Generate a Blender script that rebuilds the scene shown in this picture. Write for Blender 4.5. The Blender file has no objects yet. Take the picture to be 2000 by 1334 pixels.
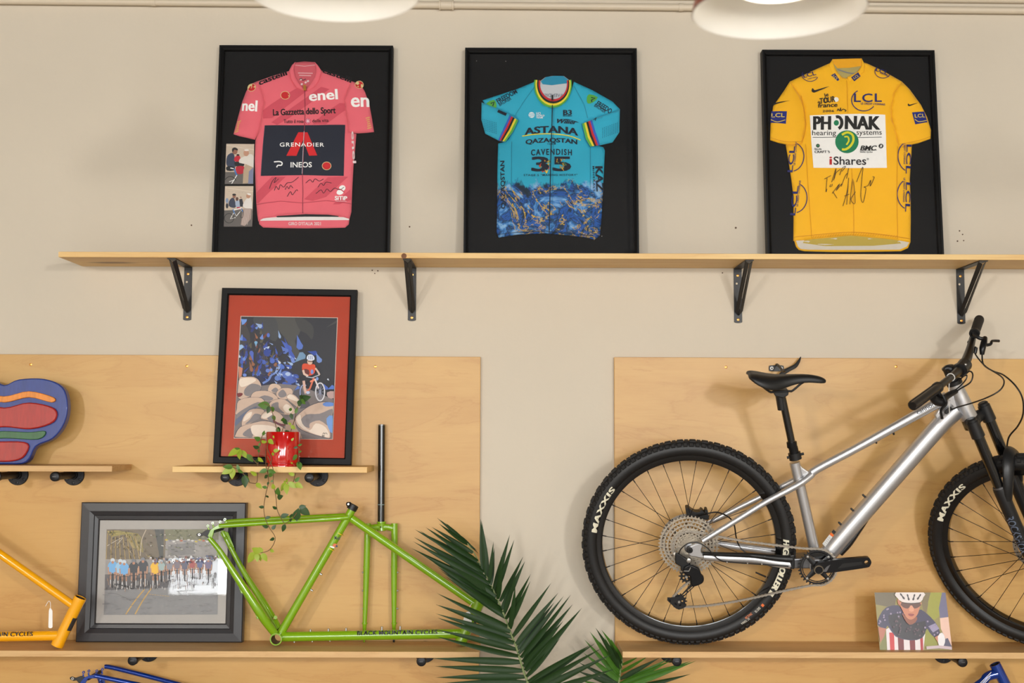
import bpy, bmesh, math, random
from mathutils import Vector, Matrix, noise
from mathutils.geometry import delaunay_2d_cdt, tessellate_polygon
random.seed(7)
R = math.radians
sc = bpy.context.scene
col = sc.collection
V = Vector

# ------------------------------------------------------------------ camera
FPX, CX, CY, ZC = 2400.0, 1000.0, 667.0, 4.35
CAM = V((0, -ZC, 1.6))
CR = (Matrix.Rotation(math.pi / 2 + math.atan((845 - 667) / FPX), 3, 'X') @ Matrix.Rotation(0.003, 3, 'Z'))
cd = bpy.data.cameras.new('camera')
cd.sensor_width = 36
cd.lens = FPX / 2000 * 36
cd.dof.use_dof = True
cd.dof.focus_distance = 4.18
cd.dof.aperture_fstop = 1.9
cam = bpy.data.objects.new('camera', cd)
col.objects.link(cam)
cam.matrix_world = Matrix.Translation(CAM) @ CR.to_4x4()
sc.camera = cam

# ------------------------------------------------------------------ world, large lights, exposure
w = bpy.data.worlds.new('world')
sc.world = w
w.use_nodes = True
w.node_tree.nodes['Background'].inputs[0].default_value = (0.75, 0.85, 1.0, 1)
w.node_tree.nodes['Background'].inputs[1].default_value = 0.9
vs = sc.view_settings
vs.view_transform = 'Standard'
vs.look = 'None'
vs.gamma = 1
vs.use_curve_mapping = False
vs.exposure = 0.25
WINDOWS = [(-2.4, -0.6, 1.1, 2.75, 1.0), (-0.3, 1.5, 1.1, 2.75, 1.0), (1.8, 3.6, 1.1, 2.75, 1.0), (-3.64, -2.85, 0.62, 1.02, 2.6)]
FRONT_Y = -9.0
DAY = 32.0
for (x0, x1, z0, z1, k) in WINDOWS:
    ld = bpy.data.lights.new('daylight', 'AREA')
    ld.shape = 'RECTANGLE'
    ld.size = x1 - x0 - .04
    ld.size_y = z1 - z0 - .04
    ld.energy = DAY * k * (x1 - x0) * (z1 - z0)
    ld.color = (0.93, 0.965, 0.98)
    lo = bpy.data.objects.new('daylight', ld)
    col.objects.link(lo)
    lo.location = ((x0 + x1) / 2, FRONT_Y + .02, (z0 + z1) / 2)
    lo.rotation_euler = (R(90), 0, 0)
LAMP_W = 3.0
SHOP_W = 430.0


# ------------------------------------------------------------------ helpers
def ray(px, py):
    return CR @ V(((px - CX) / FPX, -(py - CY) / FPX, -1))


def P(px, py, d):
    """world point seen at photo pixel px,py at distance d in front of the back wall"""
    r = ray(px, py)
    return CAM + r * ((-d - CAM.y) / r.y)


def lin(c):
    o = []
    for x in c[:3]:
        x = x / 255
        o.append(x / 12.92 if x <= .04045 else ((x + .055) / 1.055) ** 2.4)
    return (o[0], o[1], o[2], 1)


MATS = {}


def nodes_of(name):
    m = bpy.data.materials.new(name)
    m.use_nodes = True
    nt = m.node_tree
    b = nt.nodes['Principled BSDF']
    MATS[name] = m
    return m, nt, b


def N(nt, typ, **kw):
    n = nt.nodes.new(typ)
    for k, v in kw.items():
        if k.startswith('i_'):
            n.inputs[k[2:].replace('_', ' ')].default_value = v
        else:
            setattr(n, k, v)
    return n


def mixcol(nt, a, b, fac):
    n = N(nt, 'ShaderNodeMix', data_type='RGBA')
    for s, v in ((n.inputs[6], a), (n.inputs[7], b), (n.inputs[0], fac)):
        if isinstance(v, (tuple, list, float, int)):
            s.default_value = v
        else:
            nt.links.new(v, s)
    return n.outputs[2]


def mat(name, rgb, rough=.5, metal=0, var=.07, scale=25, bump=0, bscale=None, coat=0, spec=.5, stretch=(1, 1, 1), sheen=0):
    if name in MATS:
        return MATS[name]
    m, nt, b = nodes_of(name)
    tc = N(nt, 'ShaderNodeTexCoord')
    mp = N(nt, 'ShaderNodeMapping')
    mp.inputs['Scale'].default_value = stretch
    nt.links.new(tc.outputs['Object'], mp.inputs[0])
    nz = N(nt, 'ShaderNodeTexNoise', i_Scale=scale, i_Detail=5.0)
    nt.links.new(mp.outputs[0], nz.inputs['Vector'])
    c = lin(rgb)
    lo = tuple(x * (1 - var) for x in c[:3]) + (1,)
    hi = tuple(min(1, x * (1 + var)) for x in c[:3]) + (1,)
    nt.links.new(mixcol(nt, lo, hi, nz.outputs['Fac']), b.inputs['Base Color'])
    b.inputs['Roughness'].default_value = rough
    b.inputs['Metallic'].default_value = metal
    b.inputs['Specular IOR Level'].default_value = spec
    b.inputs['Coat Weight'].default_value = coat
    b.inputs['Coat Roughness'].default_value = .06
    b.inputs['Sheen Weight'].default_value = sheen
    if bump:
        bn = N(nt, 'ShaderNodeBump', i_Strength=bump, i_Distance=.002)
        nz2 = N(nt, 'ShaderNodeTexNoise', i_Scale=bscale or scale * 3, i_Detail=4.0)
        nt.links.new(mp.outputs[0], nz2.inputs['Vector'])
        nt.links.new(nz2.outputs['Fac'], bn.inputs['Height'])
        nt.links.new(bn.outputs[0], b.inputs['Normal'])
    return m


def wood(name, light, dark, rough=.5, stretch=(1.2, 9, 9), ring=2.0, knots=0.0, off=(0, 0, 0), fine=.5, lines=3.0):
    m, nt, b = nodes_of(name)
    tc = N(nt, 'ShaderNodeTexCoord')
    mp = N(nt, 'ShaderNodeMapping')
    mp.inputs['Scale'].default_value = stretch
    mp.inputs['Location'].default_value = off
    nt.links.new(tc.outputs['Object'], mp.inputs[0])
    n1 = N(nt, 'ShaderNodeTexNoise', i_Scale=ring, i_Detail=6.0, i_Roughness=.6, i_Distortion=.6)
    nt.links.new(mp.outputs[0], n1.inputs['Vector'])
    mp2 = N(nt, 'ShaderNodeMapping')
    mp2.inputs['Scale'].default_value = (stretch[0] * 1.5, stretch[1] * 7, stretch[2] * 7)
    nt.links.new(tc.outputs['Object'], mp2.inputs[0])
    n2 = N(nt, 'ShaderNodeTexNoise', i_Scale=4.0, i_Detail=4.0)
    nt.links.new(mp2.outputs[0], n2.inputs['Vector'])
    n3 = N(nt, 'ShaderNodeTexNoise', i_Scale=1.3, i_Detail=2.0)
    nt.links.new(tc.outputs['Object'], n3.inputs['Vector'])
    # contour lines of the slow noise read as cathedral grain
    mul = N(nt, 'ShaderNodeMath', operation='MULTIPLY')
    mul.inputs[1].default_value = 9.0
    nt.links.new(n1.outputs['Fac'], mul.inputs[0])
    fr = N(nt, 'ShaderNodeMath', operation='PINGPONG')
    fr.inputs[1].default_value = 1.0
    nt.links.new(mul.outputs[0], fr.inputs[0])
    pw = N(nt, 'ShaderNodeMath', operation='POWER')
    pw.inputs[1].default_value = lines
    nt.links.new(fr.outputs[0], pw.inputs[0])
    l, d = lin(light), lin(dark)
    c1 = mixcol(nt, l, d, n1.outputs['Fac'])
    sm = N(nt, 'ShaderNodeMath', operation='MULTIPLY')
    sm.inputs[1].default_value = .5
    nt.links.new(pw.outputs[0], sm.inputs[0])
    c2 = mixcol(nt, c1, d, sm.outputs[0])
    rm = N(nt, 'ShaderNodeMapRange')
    rm.inputs[1].default_value = .5
    rm.inputs[2].default_value = .8
    rm.inputs[4].default_value = fine
    nt.links.new(n2.outputs['Fac'], rm.inputs[0])
    c3 = mixcol(nt, c2, d, rm.outputs[0])
    rm3 = N(nt, 'ShaderNodeMapRange')
    rm3.inputs[1].default_value = .4
    rm3.inputs[2].default_value = .75
    rm3.inputs[4].default_value = .6
    nt.links.new(n3.outputs['Fac'], rm3.inputs[0])
    c4 = mixcol(nt, c3, l, rm3.outputs[0])
    if knots:
        vo = N(nt, 'ShaderNodeTexVoronoi', i_Scale=knots)
        mp3 = N(nt, 'ShaderNodeMapping')
        mp3.inputs['Scale'].default_value = (1, 3.2, 3.2)
        nt.links.new(tc.outputs['Object'], mp3.inputs[0])
        nt.links.new(mp3.outputs[0], vo.inputs['Vector'])
        rk = N(nt, 'ShaderNodeMapRange')
        rk.inputs[1].default_value = .05
        rk.inputs[2].default_value = .11
        rk.inputs[3].default_value = .75
        rk.inputs[4].default_value = 0
        nt.links.new(vo.outputs['Distance'], rk.inputs[0])
        c4 = mixcol(nt, c4, lin((96, 52, 22)), rk.outputs[0])
    nt.links.new(c4, b.inputs['Base Color'])
    b.inputs['Roughness'].default_value = rough
    bn = N(nt, 'ShaderNodeBump', i_Strength=.12, i_Distance=.001)
    nt.links.new(n2.outputs['Fac'], bn.inputs['Height'])
    nt.links.new(bn.outputs[0], b.inputs['Normal'])
    return m


def attrmat(name, rough=.7, bump=.0, coat=0, spec=.5, bscale=900):
    if name in MATS:
        return MATS[name]
    m, nt, b = nodes_of(name)
    a = N(nt, 'ShaderNodeAttribute', attribute_name='Col')
    tc = N(nt, 'ShaderNodeTexCoord')
    nz = N(nt, 'ShaderNodeTexNoise', i_Scale=60.0, i_Detail=4.0)
    nt.links.new(tc.outputs['Object'], nz.inputs['Vector'])
    mr = N(nt, 'ShaderNodeMapRange')
    mr.inputs[3].default_value = .94
    mr.inputs[4].default_value = 1.06
    nt.links.new(nz.outputs['Fac'], mr.inputs[0])
    mm = N(nt, 'ShaderNodeMix', data_type='RGBA', blend_type='MULTIPLY')
    mm.inputs[0].default_value = 1
    nt.links.new(a.outputs['Color'], mm.inputs[6])
    nt.links.new(mr.outputs[0], mm.inputs[7])
    nt.links.new(mm.outputs[2], b.inputs['Base Color'])
    b.inputs['Roughness'].default_value = rough
    b.inputs['Coat Weight'].default_value = coat
    b.inputs['Specular IOR Level'].default_value = spec
    if bump:
        bn = N(nt, 'ShaderNodeBump', i_Strength=bump, i_Distance=.0008)
        nz2 = N(nt, 'ShaderNodeTexNoise', i_Scale=float(bscale), i_Detail=2.0)
        nt.links.new(tc.outputs['Object'], nz2.inputs['Vector'])
        nt.links.new(nz2.outputs['Fac'], bn.inputs['Height'])
        nt.links.new(bn.outputs[0], b.inputs['Normal'])
    return m


def glassmat(name, rough=0.0, ior=1.45):
    m = bpy.data.materials.new(name)
    m.use_nodes = True
    nt = m.node_tree
    nt.nodes.remove(nt.nodes['Principled BSDF'])
    out = nt.nodes['Material Output']
    tr = N(nt, 'ShaderNodeBsdfTransparent')
    tc = N(nt, 'ShaderNodeTexCoord')
    nz = N(nt, 'ShaderNodeTexNoise', i_Scale=8.0, i_Detail=2.0)
    nt.links.new(tc.outputs['Object'], nz.inputs['Vector'])
    nt.links.new(mixcol(nt, (.985, .99, .99, 1), (.995, .995, .995, 1), nz.outputs['Fac']), tr.inputs[0])
    gl = N(nt, 'ShaderNodeBsdfGlossy')
    gl.inputs['Roughness'].default_value = rough
    fr = N(nt, 'ShaderNodeLayerWeight')
    fr.inputs[0].default_value = .5
    pw = N(nt, 'ShaderNodeMath', operation='POWER')
    pw.inputs[1].default_value = 5.0
    nt.links.new(fr.outputs['Facing'], pw.inputs[0])
    ma = N(nt, 'ShaderNodeMath', operation='MULTIPLY_ADD')
    ma.inputs[1].default_value = .6
    ma.inputs[2].default_value = .022
    nt.links.new(pw.outputs[0], ma.inputs[0])
    mx = N(nt, 'ShaderNodeMixShader')
    nt.links.new(ma.outputs[0], mx.inputs[0])
    nt.links.new(tr.outputs[0], mx.inputs[1])
    nt.links.new(gl.outputs[0], mx.inputs[2])
    nt.links.new(mx.outputs[0], out.inputs[0])
    MATS[name] = m
    return m


def emit(name, rgb, s):
    m, nt, b = nodes_of(name)
    b.inputs['Base Color'].default_value = lin(rgb)
    tc = N(nt, 'ShaderNodeTexCoord')
    nz = N(nt, 'ShaderNodeTexNoise', i_Scale=4.0)
    nt.links.new(tc.outputs['Object'], nz.inputs['Vector'])
    c = lin(rgb)
    nt.links.new(mixcol(nt, tuple(x * .97 for x in c[:3]) + (1,), c, nz.outputs['Fac']), b.inputs['Emission Color'])
    b.inputs['Emission Strength'].default_value = s
    return m


WM = {}


def link(o, parent, W):
    col.objects.link(o)
    if parent is not None:
        o.parent = parent
        o.matrix_basis = WM[parent.name].inverted() @ W
    else:
        o.matrix_basis = W
    WM[o.name] = W.copy()
    return o


def tag(o, label=None, cat=None, group=None, kind=None):
    if label:
        o['label'] = label
    if cat:
        o['category'] = cat
    if group:
        o['group'] = group
    if kind:
        o['kind'] = kind
    return o


def thing(name, label, cat, M, group=None):
    if isinstance(M, Vector):
        M = Matrix.Translation(M)
    o = bpy.data.objects.new(name, None)
    o.empty_display_size = .05
    link(o, None, M)
    return tag(o, label, cat, group)


def copy_part(src_mesh, name, parent, W, mats=None):
    o = bpy.data.objects.new(name, src_mesh)
    return link(o, parent, W)


class Fr:
    """a local frame: u right, v up, w toward the viewer"""

    def __init__(s, o, u, v):
        s.o = V(o)
        s.u = V(u).normalized()
        v = V(v)
        s.v = (v - s.u * v.dot(s.u)).normalized()
        s.w = s.u.cross(s.v)
        s.M = Matrix.Translation(s.o) @ Matrix((s.u, s.v, s.w)).transposed().to_4x4()

    def __call__(s, u, v, w=0):
        return s.o + s.u * u + s.v * v + s.w * w

    def uv(s, px, py, w=0):
        r = ray(px, py)
        o = s.o + s.w * w
        t = (o - CAM).dot(s.w) / r.dot(s.w)
        q = CAM + r * t - o
        return q.dot(s.u), q.dot(s.v)

    def px(s, px, py, w=0):
        a, b = s.uv(px, py, w)
        return s(a, b, w)


def smooth_path(pts, n=6):
    """Catmull-Rom through the points"""
    pts = [V(p) for p in pts]
    out = []
    for i in range(len(pts) - 1):
        p0 = pts[max(0, i - 1)]
        p1, p2 = pts[i], pts[i + 1]
        p3 = pts[min(len(pts) - 1, i + 2)]
        for k in range(n):
            t = k / n
            out.append(.5 * ((2 * p1) + (p2 - p0) * t + (2 * p0 - 5 * p1 + 4 * p2 - p3) * t * t + (3 * p1 - p0 - 3 * p2 + p3) * t ** 3))
    out.append(pts[-1])
    return out


def interp(lst, n):
    out = []
    m = len(lst)
    for i in range(n):
        t = i / (n - 1) * (m - 1)
        k = min(int(t), m - 2)
        a, b = lst[k], lst[k + 1]
        f = t - k
        if isinstance(a, (tuple, list)):
            out.append(tuple(x + (y - x) * f for x, y in zip(a, b)))
        else:
            out.append(a + (b - a) * f)
    return out


def cdt(poly, pts=(), holes=()):
    vs_ = [V((p[0], p[1])) for p in poly]
    n = len(vs_)
    edges = [(i, (i + 1) % n) for i in range(n)]
    for h in holes:
        k = len(vs_)
        vs_ += [V((p[0], p[1])) for p in h]
        edges += [(k + i, k + (i + 1) % len(h)) for i in range(len(h))]
    vs_ += [V((p[0], p[1])) for p in pts]
    r = delaunay_2d_cdt(vs_, edges, [], 1, 1e-7)
    vv = [(v.x, v.y) for v in r[0]]
    ff = [tuple(f) for f in r[2]]
    if holes:
        ff = [f for f in ff if not any(inside((sum(vv[i][0] for i in f) / len(f), sum(vv[i][1] for i in f) / len(f)), h) for h in holes)]
    return vv, ff


def inside(p, poly):
    x, y = p
    c = False
    n = len(poly)
    for i in range(n):
        x1, y1 = poly[i]
        x2, y2 = poly[i - 1]
        if (y1 > y) != (y2 > y) and x < (x2 - x1) * (y - y1) / (y2 - y1) + x1:
            c = not c
    return c


def pdist(p, poly):
    x, y = p
    best = 1e9
    n = len(poly)
    for i in range(n):
        ax, ay = poly[i]
        bx, by = poly[i - 1]
        dx, dy = bx - ax, by - ay
        L = dx * dx + dy * dy
        t = 0 if L == 0 else max(0, min(1, ((x - ax) * dx + (y - ay) * dy) / L))
        d = (x - ax - t * dx) ** 2 + (y - ay - t * dy) ** 2
        if d < best:
            best = d
    return math.sqrt(best)


def fillgrid(poly, g):
    xs = [p[0] for p in poly]
    ys = [p[1] for p in poly]
    out = []
    nx = int((max(xs) - min(xs)) / g)
    ny = int((max(ys) - min(ys)) / g)
    for i in range(1, nx + 1):
        for j in range(1, ny + 1):
            p = (min(xs) + (i - .5 * (j % 2)) * g, min(ys) + j * g)
            if inside(p, poly) and pdist(p, poly) > g * .35:
                out.append(p)
    return out


def densify(poly, g, closed=True):
    out = []
    n = len(poly)
    for i in range(n if closed else n - 1):
        a, b = poly[i], poly[(i + 1) % n]
        k = max(1, int(math.hypot(b[0] - a[0], b[1] - a[1]) / g))
        for j in range(k):
            out.append((a[0] + (b[0] - a[0]) * j / k, a[1] + (b[1] - a[1]) * j / k))
    if not closed:
        out.append(poly[-1])
    return out


def rounded(poly, n=4):
    """closed Catmull-Rom in 2D"""
    out = []
    m = len(poly)
    for i in range(m):
        p0, p1, p2, p3 = [V(poly[(i + k) % m]) for k in (-1, 0, 1, 2)]
        for k in range(n):
            t = k / n
            q = .5 * ((2 * p1) + (p2 - p0) * t + (2 * p0 - 5 * p1 + 4 * p2 - p3) * t * t + (3 * p1 - p0 - 3 * p2 + p3) * t ** 3)
            out.append((q.x, q.y))
    return out


class MB:
    def __init__(s):
        s.v, s.f, s.c = [], [], []

    def add(s, vs_, fs, X=None, color=None):
        k = len(s.v)
        s.v += [(X @ V(v)) if X is not None else V(v) for v in vs_]
        s.f += [tuple(i + k for i in f) for f in fs]
        s.c += [color] * len(fs)
        return s

    def box(s, x0, x1, y0, y1, z0, z1, X=None):
        vs_ = [(x, y, z) for x in (x0, x1) for y in (y0, y1) for z in (z0, z1)]
        fs = [(0, 1, 3, 2), (4, 6, 7, 5), (0, 4, 5, 1), (2, 3, 7, 6), (0, 2, 6, 4), (1, 5, 7, 3)]
        return s.add(vs_, fs, X)

    def tube(s, pts, r, n=12, caps=True, up=None, smooth=0):
        pts = [V(p) for p in pts]
        if smooth:
            m = len(pts)
            pts = smooth_path(pts, smooth)
            if isinstance(r, (list, tuple)):
                r = interp(list(r), len(pts))
        if not isinstance(r, list):
            r = [r] * len(pts)
        elif len(r) != len(pts):
            r = interp(r, len(pts))
        T = []
        for i in range(len(pts)):
            t = pts[min(i + 1, len(pts) - 1)] - pts[max(i - 1, 0)]
            T.append(t.normalized() if t.length > 1e-9 else V((0, 0, 1)))
        a = V(up) if up is not None else (V((0, 1, 0)) if abs(T[0].y) < .9 else V((1, 0, 0)))
        a = (a - T[0] * a.dot(T[0])).normalized()
        vs_, fs = [], []
        for i, p in enumerate(pts):
            a = (a - T[i] * a.dot(T[i])).normalized()
            b = T[i].cross(a)
            ri = r[i]
            ra, rb = ri if isinstance(ri, (tuple, list)) else (ri, ri)
            for k in range(n):
                t = 2 * math.pi * k / n
                vs_.append(p + a * (ra * math.cos(t)) + b * (rb * math.sin(t)))
        for i in range(len(pts) - 1):
            for k in range(n):
                q = (k + 1) % n
                fs.append((i * n + k, i * n + q, (i + 1) * n + q, (i + 1) * n + k))
        if caps:
            fs.append(tuple(range(n))[::-1])
            fs.append(tuple((len(pts) - 1) * n + k for k in range(n)))
        return s.add(vs_, fs)

    def lathe(s, prof, o, axis, n=24, ref=None, closed=False, a0=0, a1=2 * math.pi):
        """prof: (radius, height along axis)"""
        ax = V(axis).normalized()
        a = V(ref) if ref is not None else (V((1, 0, 0)) if abs(ax.x) < .9 else V((0, 1, 0)))
        a = (a - ax * a.dot(ax)).normalized()
        b = ax.cross(a)
        o = V(o)
        m = len(prof)
        full = abs(a1 - a0 - 2 * math.pi) < 1e-6
        cnt = n if full else n + 1
        vs_ = []
        for k in range(cnt):
            t = a0 + (a1 - a0) * k / n
            d = a * math.cos(t) + b * math.sin(t)
            for (r, h) in prof:
                vs_.append(o + ax * h + d * r)
        fs = []
        for k in range(n):
            q = (k + 1) % cnt
            for i in range(m if closed else m - 1):
                j = (i + 1) % m
                fs.append((k * m + i, q * m + i, q * m + j, k * m + j))
        return s.add(vs_, fs)

    def cyl(s, a, b, r, n=16):
        return s.tube([a, b], r, n)

    def disc_stack(s, prof, o, axis, n=20):
        """solid lathe closed at the axis"""
        return s.lathe([(1e-5, prof[0][1])] + list(prof) + [(1e-5, prof[-1][1])], o, axis, n)

    def prism(s, poly, F, w0, w1, holes=()):
        """poly in the uv of frame F, extruded from w0 to w1"""
        if holes:
            vv, ff = cdt(poly, (), holes)
            k = len(vv)
            fs = [f for f in ff] + [tuple(i + k for i in f[::-1]) for f in ff]
            cnt = {}
            for f in ff:
                for i in range(len(f)):
                    e = (f[i], f[(i + 1) % len(f)])
                    cnt[e] = 1
            for (a, b) in list(cnt):
                if (b, a) not in cnt:
                    fs.append((b, a, a + k, b + k))
            return s.add([F(x, y, w1) for x, y in vv] + [F(x, y, w0) for x, y in vv], fs)
        n = len(poly)
        ar = sum(poly[i - 1][0] * poly[i][1] - poly[i][0] * poly[i - 1][1] for i in range(n))
        if ar < 0:
            poly = list(poly)[::-1]
        fs = [tuple(range(n)), tuple(range(2 * n - 1, n - 1, -1))]
        for i in range(n):
            j = (i + 1) % n
            fs.append((j, i, i + n, j + n))
        return s.add([F(x, y, w1) for x, y in poly] + [F(x, y, w0) for x, y in poly], fs)

    def sphere(s, c, r, n=12, m=8, sx=(1, 1, 1), X=None):
        vs_, fs = [], []
        for i in range(m + 1):
            t = math.pi * i / m
            for k in range(n):
                p = 2 * math.pi * k / n
                vs_.append((c[0] + r * sx[0] * math.sin(t) * math.cos(p), c[1] + r * sx[1] * math.sin(t) * math.sin(p), c[2] + r * sx[2] * math.cos(t)))
        for i in range(m):
            for k in range(n):
                q = (k + 1) % n
                fs.append((i * n + k, (i + 1) * n + k, (i + 1) * n + q, i * n + q))
        return s.add(vs_, fs, X)

    def mesh(s, name, M, smooth=True, mats=()):
        me = bpy.data.meshes.new(name)
        I = M.inverted()
        me.from_pydata([I @ v for v in s.v], [], s.f)
        if any(c is not None for c in s.c):
            at = me.color_attributes.new('Col', 'FLOAT_COLOR', 'CORNER')
            i = 0
            for p in me.polygons:
                c = s.c[p.index] or (1, 1, 1, 1)
                for k in range(p.loop_total):
                    at.data[i].color = c
                    i += 1
        if smooth:
            me.polygons.foreach_set('use_smooth', [True] * len(me.polygons))
        me.update()
        for m in mats:
            me.materials.append(m)
        return me

    def build(s, name, m, parent=None, smooth=True, bevel=0, sharp=35, M=None, subsurf=0, kind=None, label=None, fix=False):
        if parent is not None:
            W = WM[parent.name]
        elif M is not None:
            W = M
        else:
            xs, ys, zs = zip(*[tuple(v) for v in s.v])
            W = Matrix.Translation(((min(xs) + max(xs)) / 2, (min(ys) + max(ys)) / 2, min(zs)))
        me = s.mesh(name, W, smooth, [m])
        if fix:
            bm = bmesh.new()
            bm.from_mesh(me)
            bmesh.ops.remove_doubles(bm, verts=bm.verts, dist=1e-6)
            bmesh.ops.recalc_face_normals(bm, faces=bm.faces)
            bm.to_mesh(me)
            bm.free()
        if smooth and sharp:
            me.set_sharp_from_angle(angle=R(sharp))
        o = bpy.data.objects.new(name, me)
        link(o, parent, W)
        if bevel:
            b = o.modifiers.new('bevel', 'BEVEL')
            b.width = bevel
            b.segments = 2
            b.limit_method = 'ANGLE'
            b.angle_limit = R(40)
        if subsurf:
            b = o.modifiers.new('sub', 'SUBSURF')
            b.levels = b.render_levels = subsurf
        tag(o, label=label, kind=kind)
        return o


# ------------------------------------------------------------------ lettering and print
TXT = {}


def text_geo(t, bold=0.0, shear=0.0, space=1.0):
    bold = min(bold, .016)
    key = (t, bold, shear, space)
    if key in TXT:
        return TXT[key]
    c = bpy.data.curves.new('t', 'FONT')
    c.body = t
    c.offset = bold
    c.shear = shear
    c.space_character = space
    c.resolution_u = 3
    o = bpy.data.objects.new('t', c)
    me = bpy.data.meshes.new_from_object(o)
    vs_ = [(v.co.x, v.co.y) for v in me.vertices]
    fs = [tuple(p.vertices) for p in me.polygons]
    bpy.data.objects.remove(o)
    bpy.data.meshes.remove(me)
    x0, x1 = min(v[0] for v in vs_), max(v[0] for v in vs_)
    y0, y1 = min(v[1] for v in vs_), max(v[1] for v in vs_)
    vs_ = [((v[0] - x0) / (x1 - x0), (v[1] - y0) / (y1 - y0)) for v in vs_]
    TXT[key] = (vs_, fs)
    return TXT[key]


def refine(uvs, fs, g):
    bm = bmesh.new()
    vv = [bm.verts.new((u, v, 0)) for u, v in uvs]
    for f in fs:
        try:
            bm.faces.new([vv[i] for i in f])
        except ValueError:
            pass
    for _ in range(4):
        es = [e for e in bm.edges if e.calc_length() > g]
        if not es:
            break
        bmesh.ops.subdivide_edges(bm, edges=es, cuts=1)
        bmesh.ops.triangulate(bm, faces=[f for f in bm.faces if len(f.verts) > 3])
    bm.verts.index_update()
    o = [(v.co.x, v.co.y) for v in bm.verts]
    q = [tuple(v.index for v in f.verts) for f in bm.faces]
    bm.free()
    return o, q


def clip_poly(q, cp_):
    n = len(cp_)
    ar = sum(cp_[i - 1][0] * cp_[i][1] - cp_[i][0] * cp_[i - 1][1] for i in range(n))
    if ar < 0:
        cp_ = cp_[::-1]
    for i in range(n):
        a, b = cp_[i], cp_[(i + 1) % n]
        out = []
        sd = lambda p: (b[0] - a[0]) * (p[1] - a[1]) - (b[1] - a[1]) * (p[0] - a[0])
        for k in range(len(q)):
            p, r_ = q[k], q[(k + 1) % len(q)]
            d0, d1 = sd(p), sd(r_)
            if d0 >= 0:
                out.append(p)
            if d0 * d1 < 0:
                t = d0 / (d0 - d1)
                out.append((p[0] + (r_[0] - p[0]) * t, p[1] + (r_[1] - p[1]) * t))
        q = out
        if len(q) < 3:
            return []
    return q


class Pr:
    """flat print laid on a surface: tr maps drawing coordinates to photo pixels, hf gives the surface height over frame F"""

    def __init__(s, F, tr, hf, w0, eps=.00003, grid=None):
        s.F, s.tr, s.hf, s.w0, s.e, s.k, s.g = F, tr, hf, w0, eps, 1, grid
        s.mb = MB()
        s.b = .0011 if grid else .0001
        s.clip = None

    def uv(s, p):
        return s.F.uv(*s.tr(p[0], p[1]), s.w0)

    def put(s, uvs, fs, c, lift=0):
        o = s.b + s.e * s.k + (lift if s.g else 0)
        s.k += 1
        s.mb.add([s.F(u, v, s.hf(u, v) + o) for u, v in uvs], fs, None, lin(c))

    def poly(s, pts, c, rnd=0, lift=0):
        if rnd:
            pts = rounded(pts, rnd)
        q = [s.uv(p) for p in pts]
        if s.clip:
            q = clip_poly(q, s.clip)
            if not q:
                return
        ar = sum(q[i - 1][0] * q[i][1] - q[i][0] * q[i - 1][1] for i in range(len(q)))
        if ar < 0:
            q = q[::-1]
        if s.g:
            q = densify(q, s.g)
            vv, ff = cdt(q, fillgrid(q, s.g))
        else:
            vv = q
            try:
                vv, ff = cdt(q)
            except Exception:
                ff = [tuple(range(len(q)))]
        s.put(vv, ff, c, lift)

    def blob(s, cx, cy, rx, ry, ang, c, n=14):
        a = R(ang)
        s.poly([(cx + rx * math.cos(t) * math.cos(a) - ry * math.sin(t) * math.sin(a), cy - rx * math.cos(t) * math.sin(a) - ry * math.sin(t) * math.cos(a)) for t in [2 * math.pi * k / n for k in range(n)]], c, lift=.0003)

    def drop(s, x0, y0, x1, y1, wd, c):
        """teardrop from its point x0,y0 to its round end"""
        dx, dy = x1 - x0, y1 - y0
        nx, ny = -dy, dx
        L = math.hypot(nx, ny)
        nx, ny = nx / L * wd, ny / L * wd
        s.poly([(x0, y0), (x0 + dx * .5 + nx * .55, y0 + dy * .5 + ny * .55), (x0 + dx * .8 + nx, y0 + dy * .8 + ny), (x0 + dx + nx * .5, y0 + dy + ny * .5), (x1 - nx * .5, y1 - ny * .5), (x0 + dx * .8 - nx, y0 + dy * .8 - ny), (x0 + dx * .5 - nx * .55, y0 + dy * .5 - ny * .55)], c)

    def line(s, pts, wd, c, smooth=0):
        if smooth:
            pts = [(p.x, p.y) for p in smooth_path([(p[0], p[1], 0) for p in pts], smooth)]
        q = [s.uv(p) for p in pts]
        if s.g:
            q = densify(q, .008, False)
        q = [V(p) for p in q]
        # width is given in drawing units
        a, b = s.uv((0, 0)), s.uv((100, 0))
        hw = wd * abs(b[0] - a[0]) / 100 / 2
        vs_, fs = [], []
        for i, p in enumerate(q):
            t = (q[min(i + 1, len(q) - 1)] - q[max(0, i - 1)])
            t = t.normalized() if t.length > 0 else V((1, 0))
            nn = V((-t.y, t.x)) * hw
            vs_ += [tuple(p - nn), tuple(p + nn)]
        for i in range(len(q) - 1):
            fs.append((2 * i, 2 * i + 2, 2 * i + 3, 2 * i + 1))
        s.put(vs_, fs, c, .00055)

    def text(s, t, cx, cy, wd, h, c, ang=0, bold=.012, shear=0, space=1.0, warp=None, mirror=False):
        vs_, fs = text_geo(t, bold, shear, space)
        a = R(ang)
        k_ = .035 * h * min(1.5, (bold - .016) / .014) if bold > .016 else 0
        for sh in ((-k_, 0, k_) if k_ else (0,)):
            out = []
            for (x, y) in vs_:
                if mirror:
                    x = 1 - x
                X, Y = (x - .5) * (wd - 2 * k_) + sh, (y - .5) * h
                if warp:
                    X, Y = warp(X, Y)
                out.append(s.uv((cx + X * math.cos(a) - Y * math.sin(a), cy - X * math.sin(a) - Y * math.cos(a))))
            if s.g:
                q, f2 = refine(out, fs, .009)
                s.put(q, f2, c, .00055)
            else:
                s.put(out, fs, c)

    def build(s, name, m, parent, label=None):
        return s.mb.build(name, m, parent, smooth=False, label=label)


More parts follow.
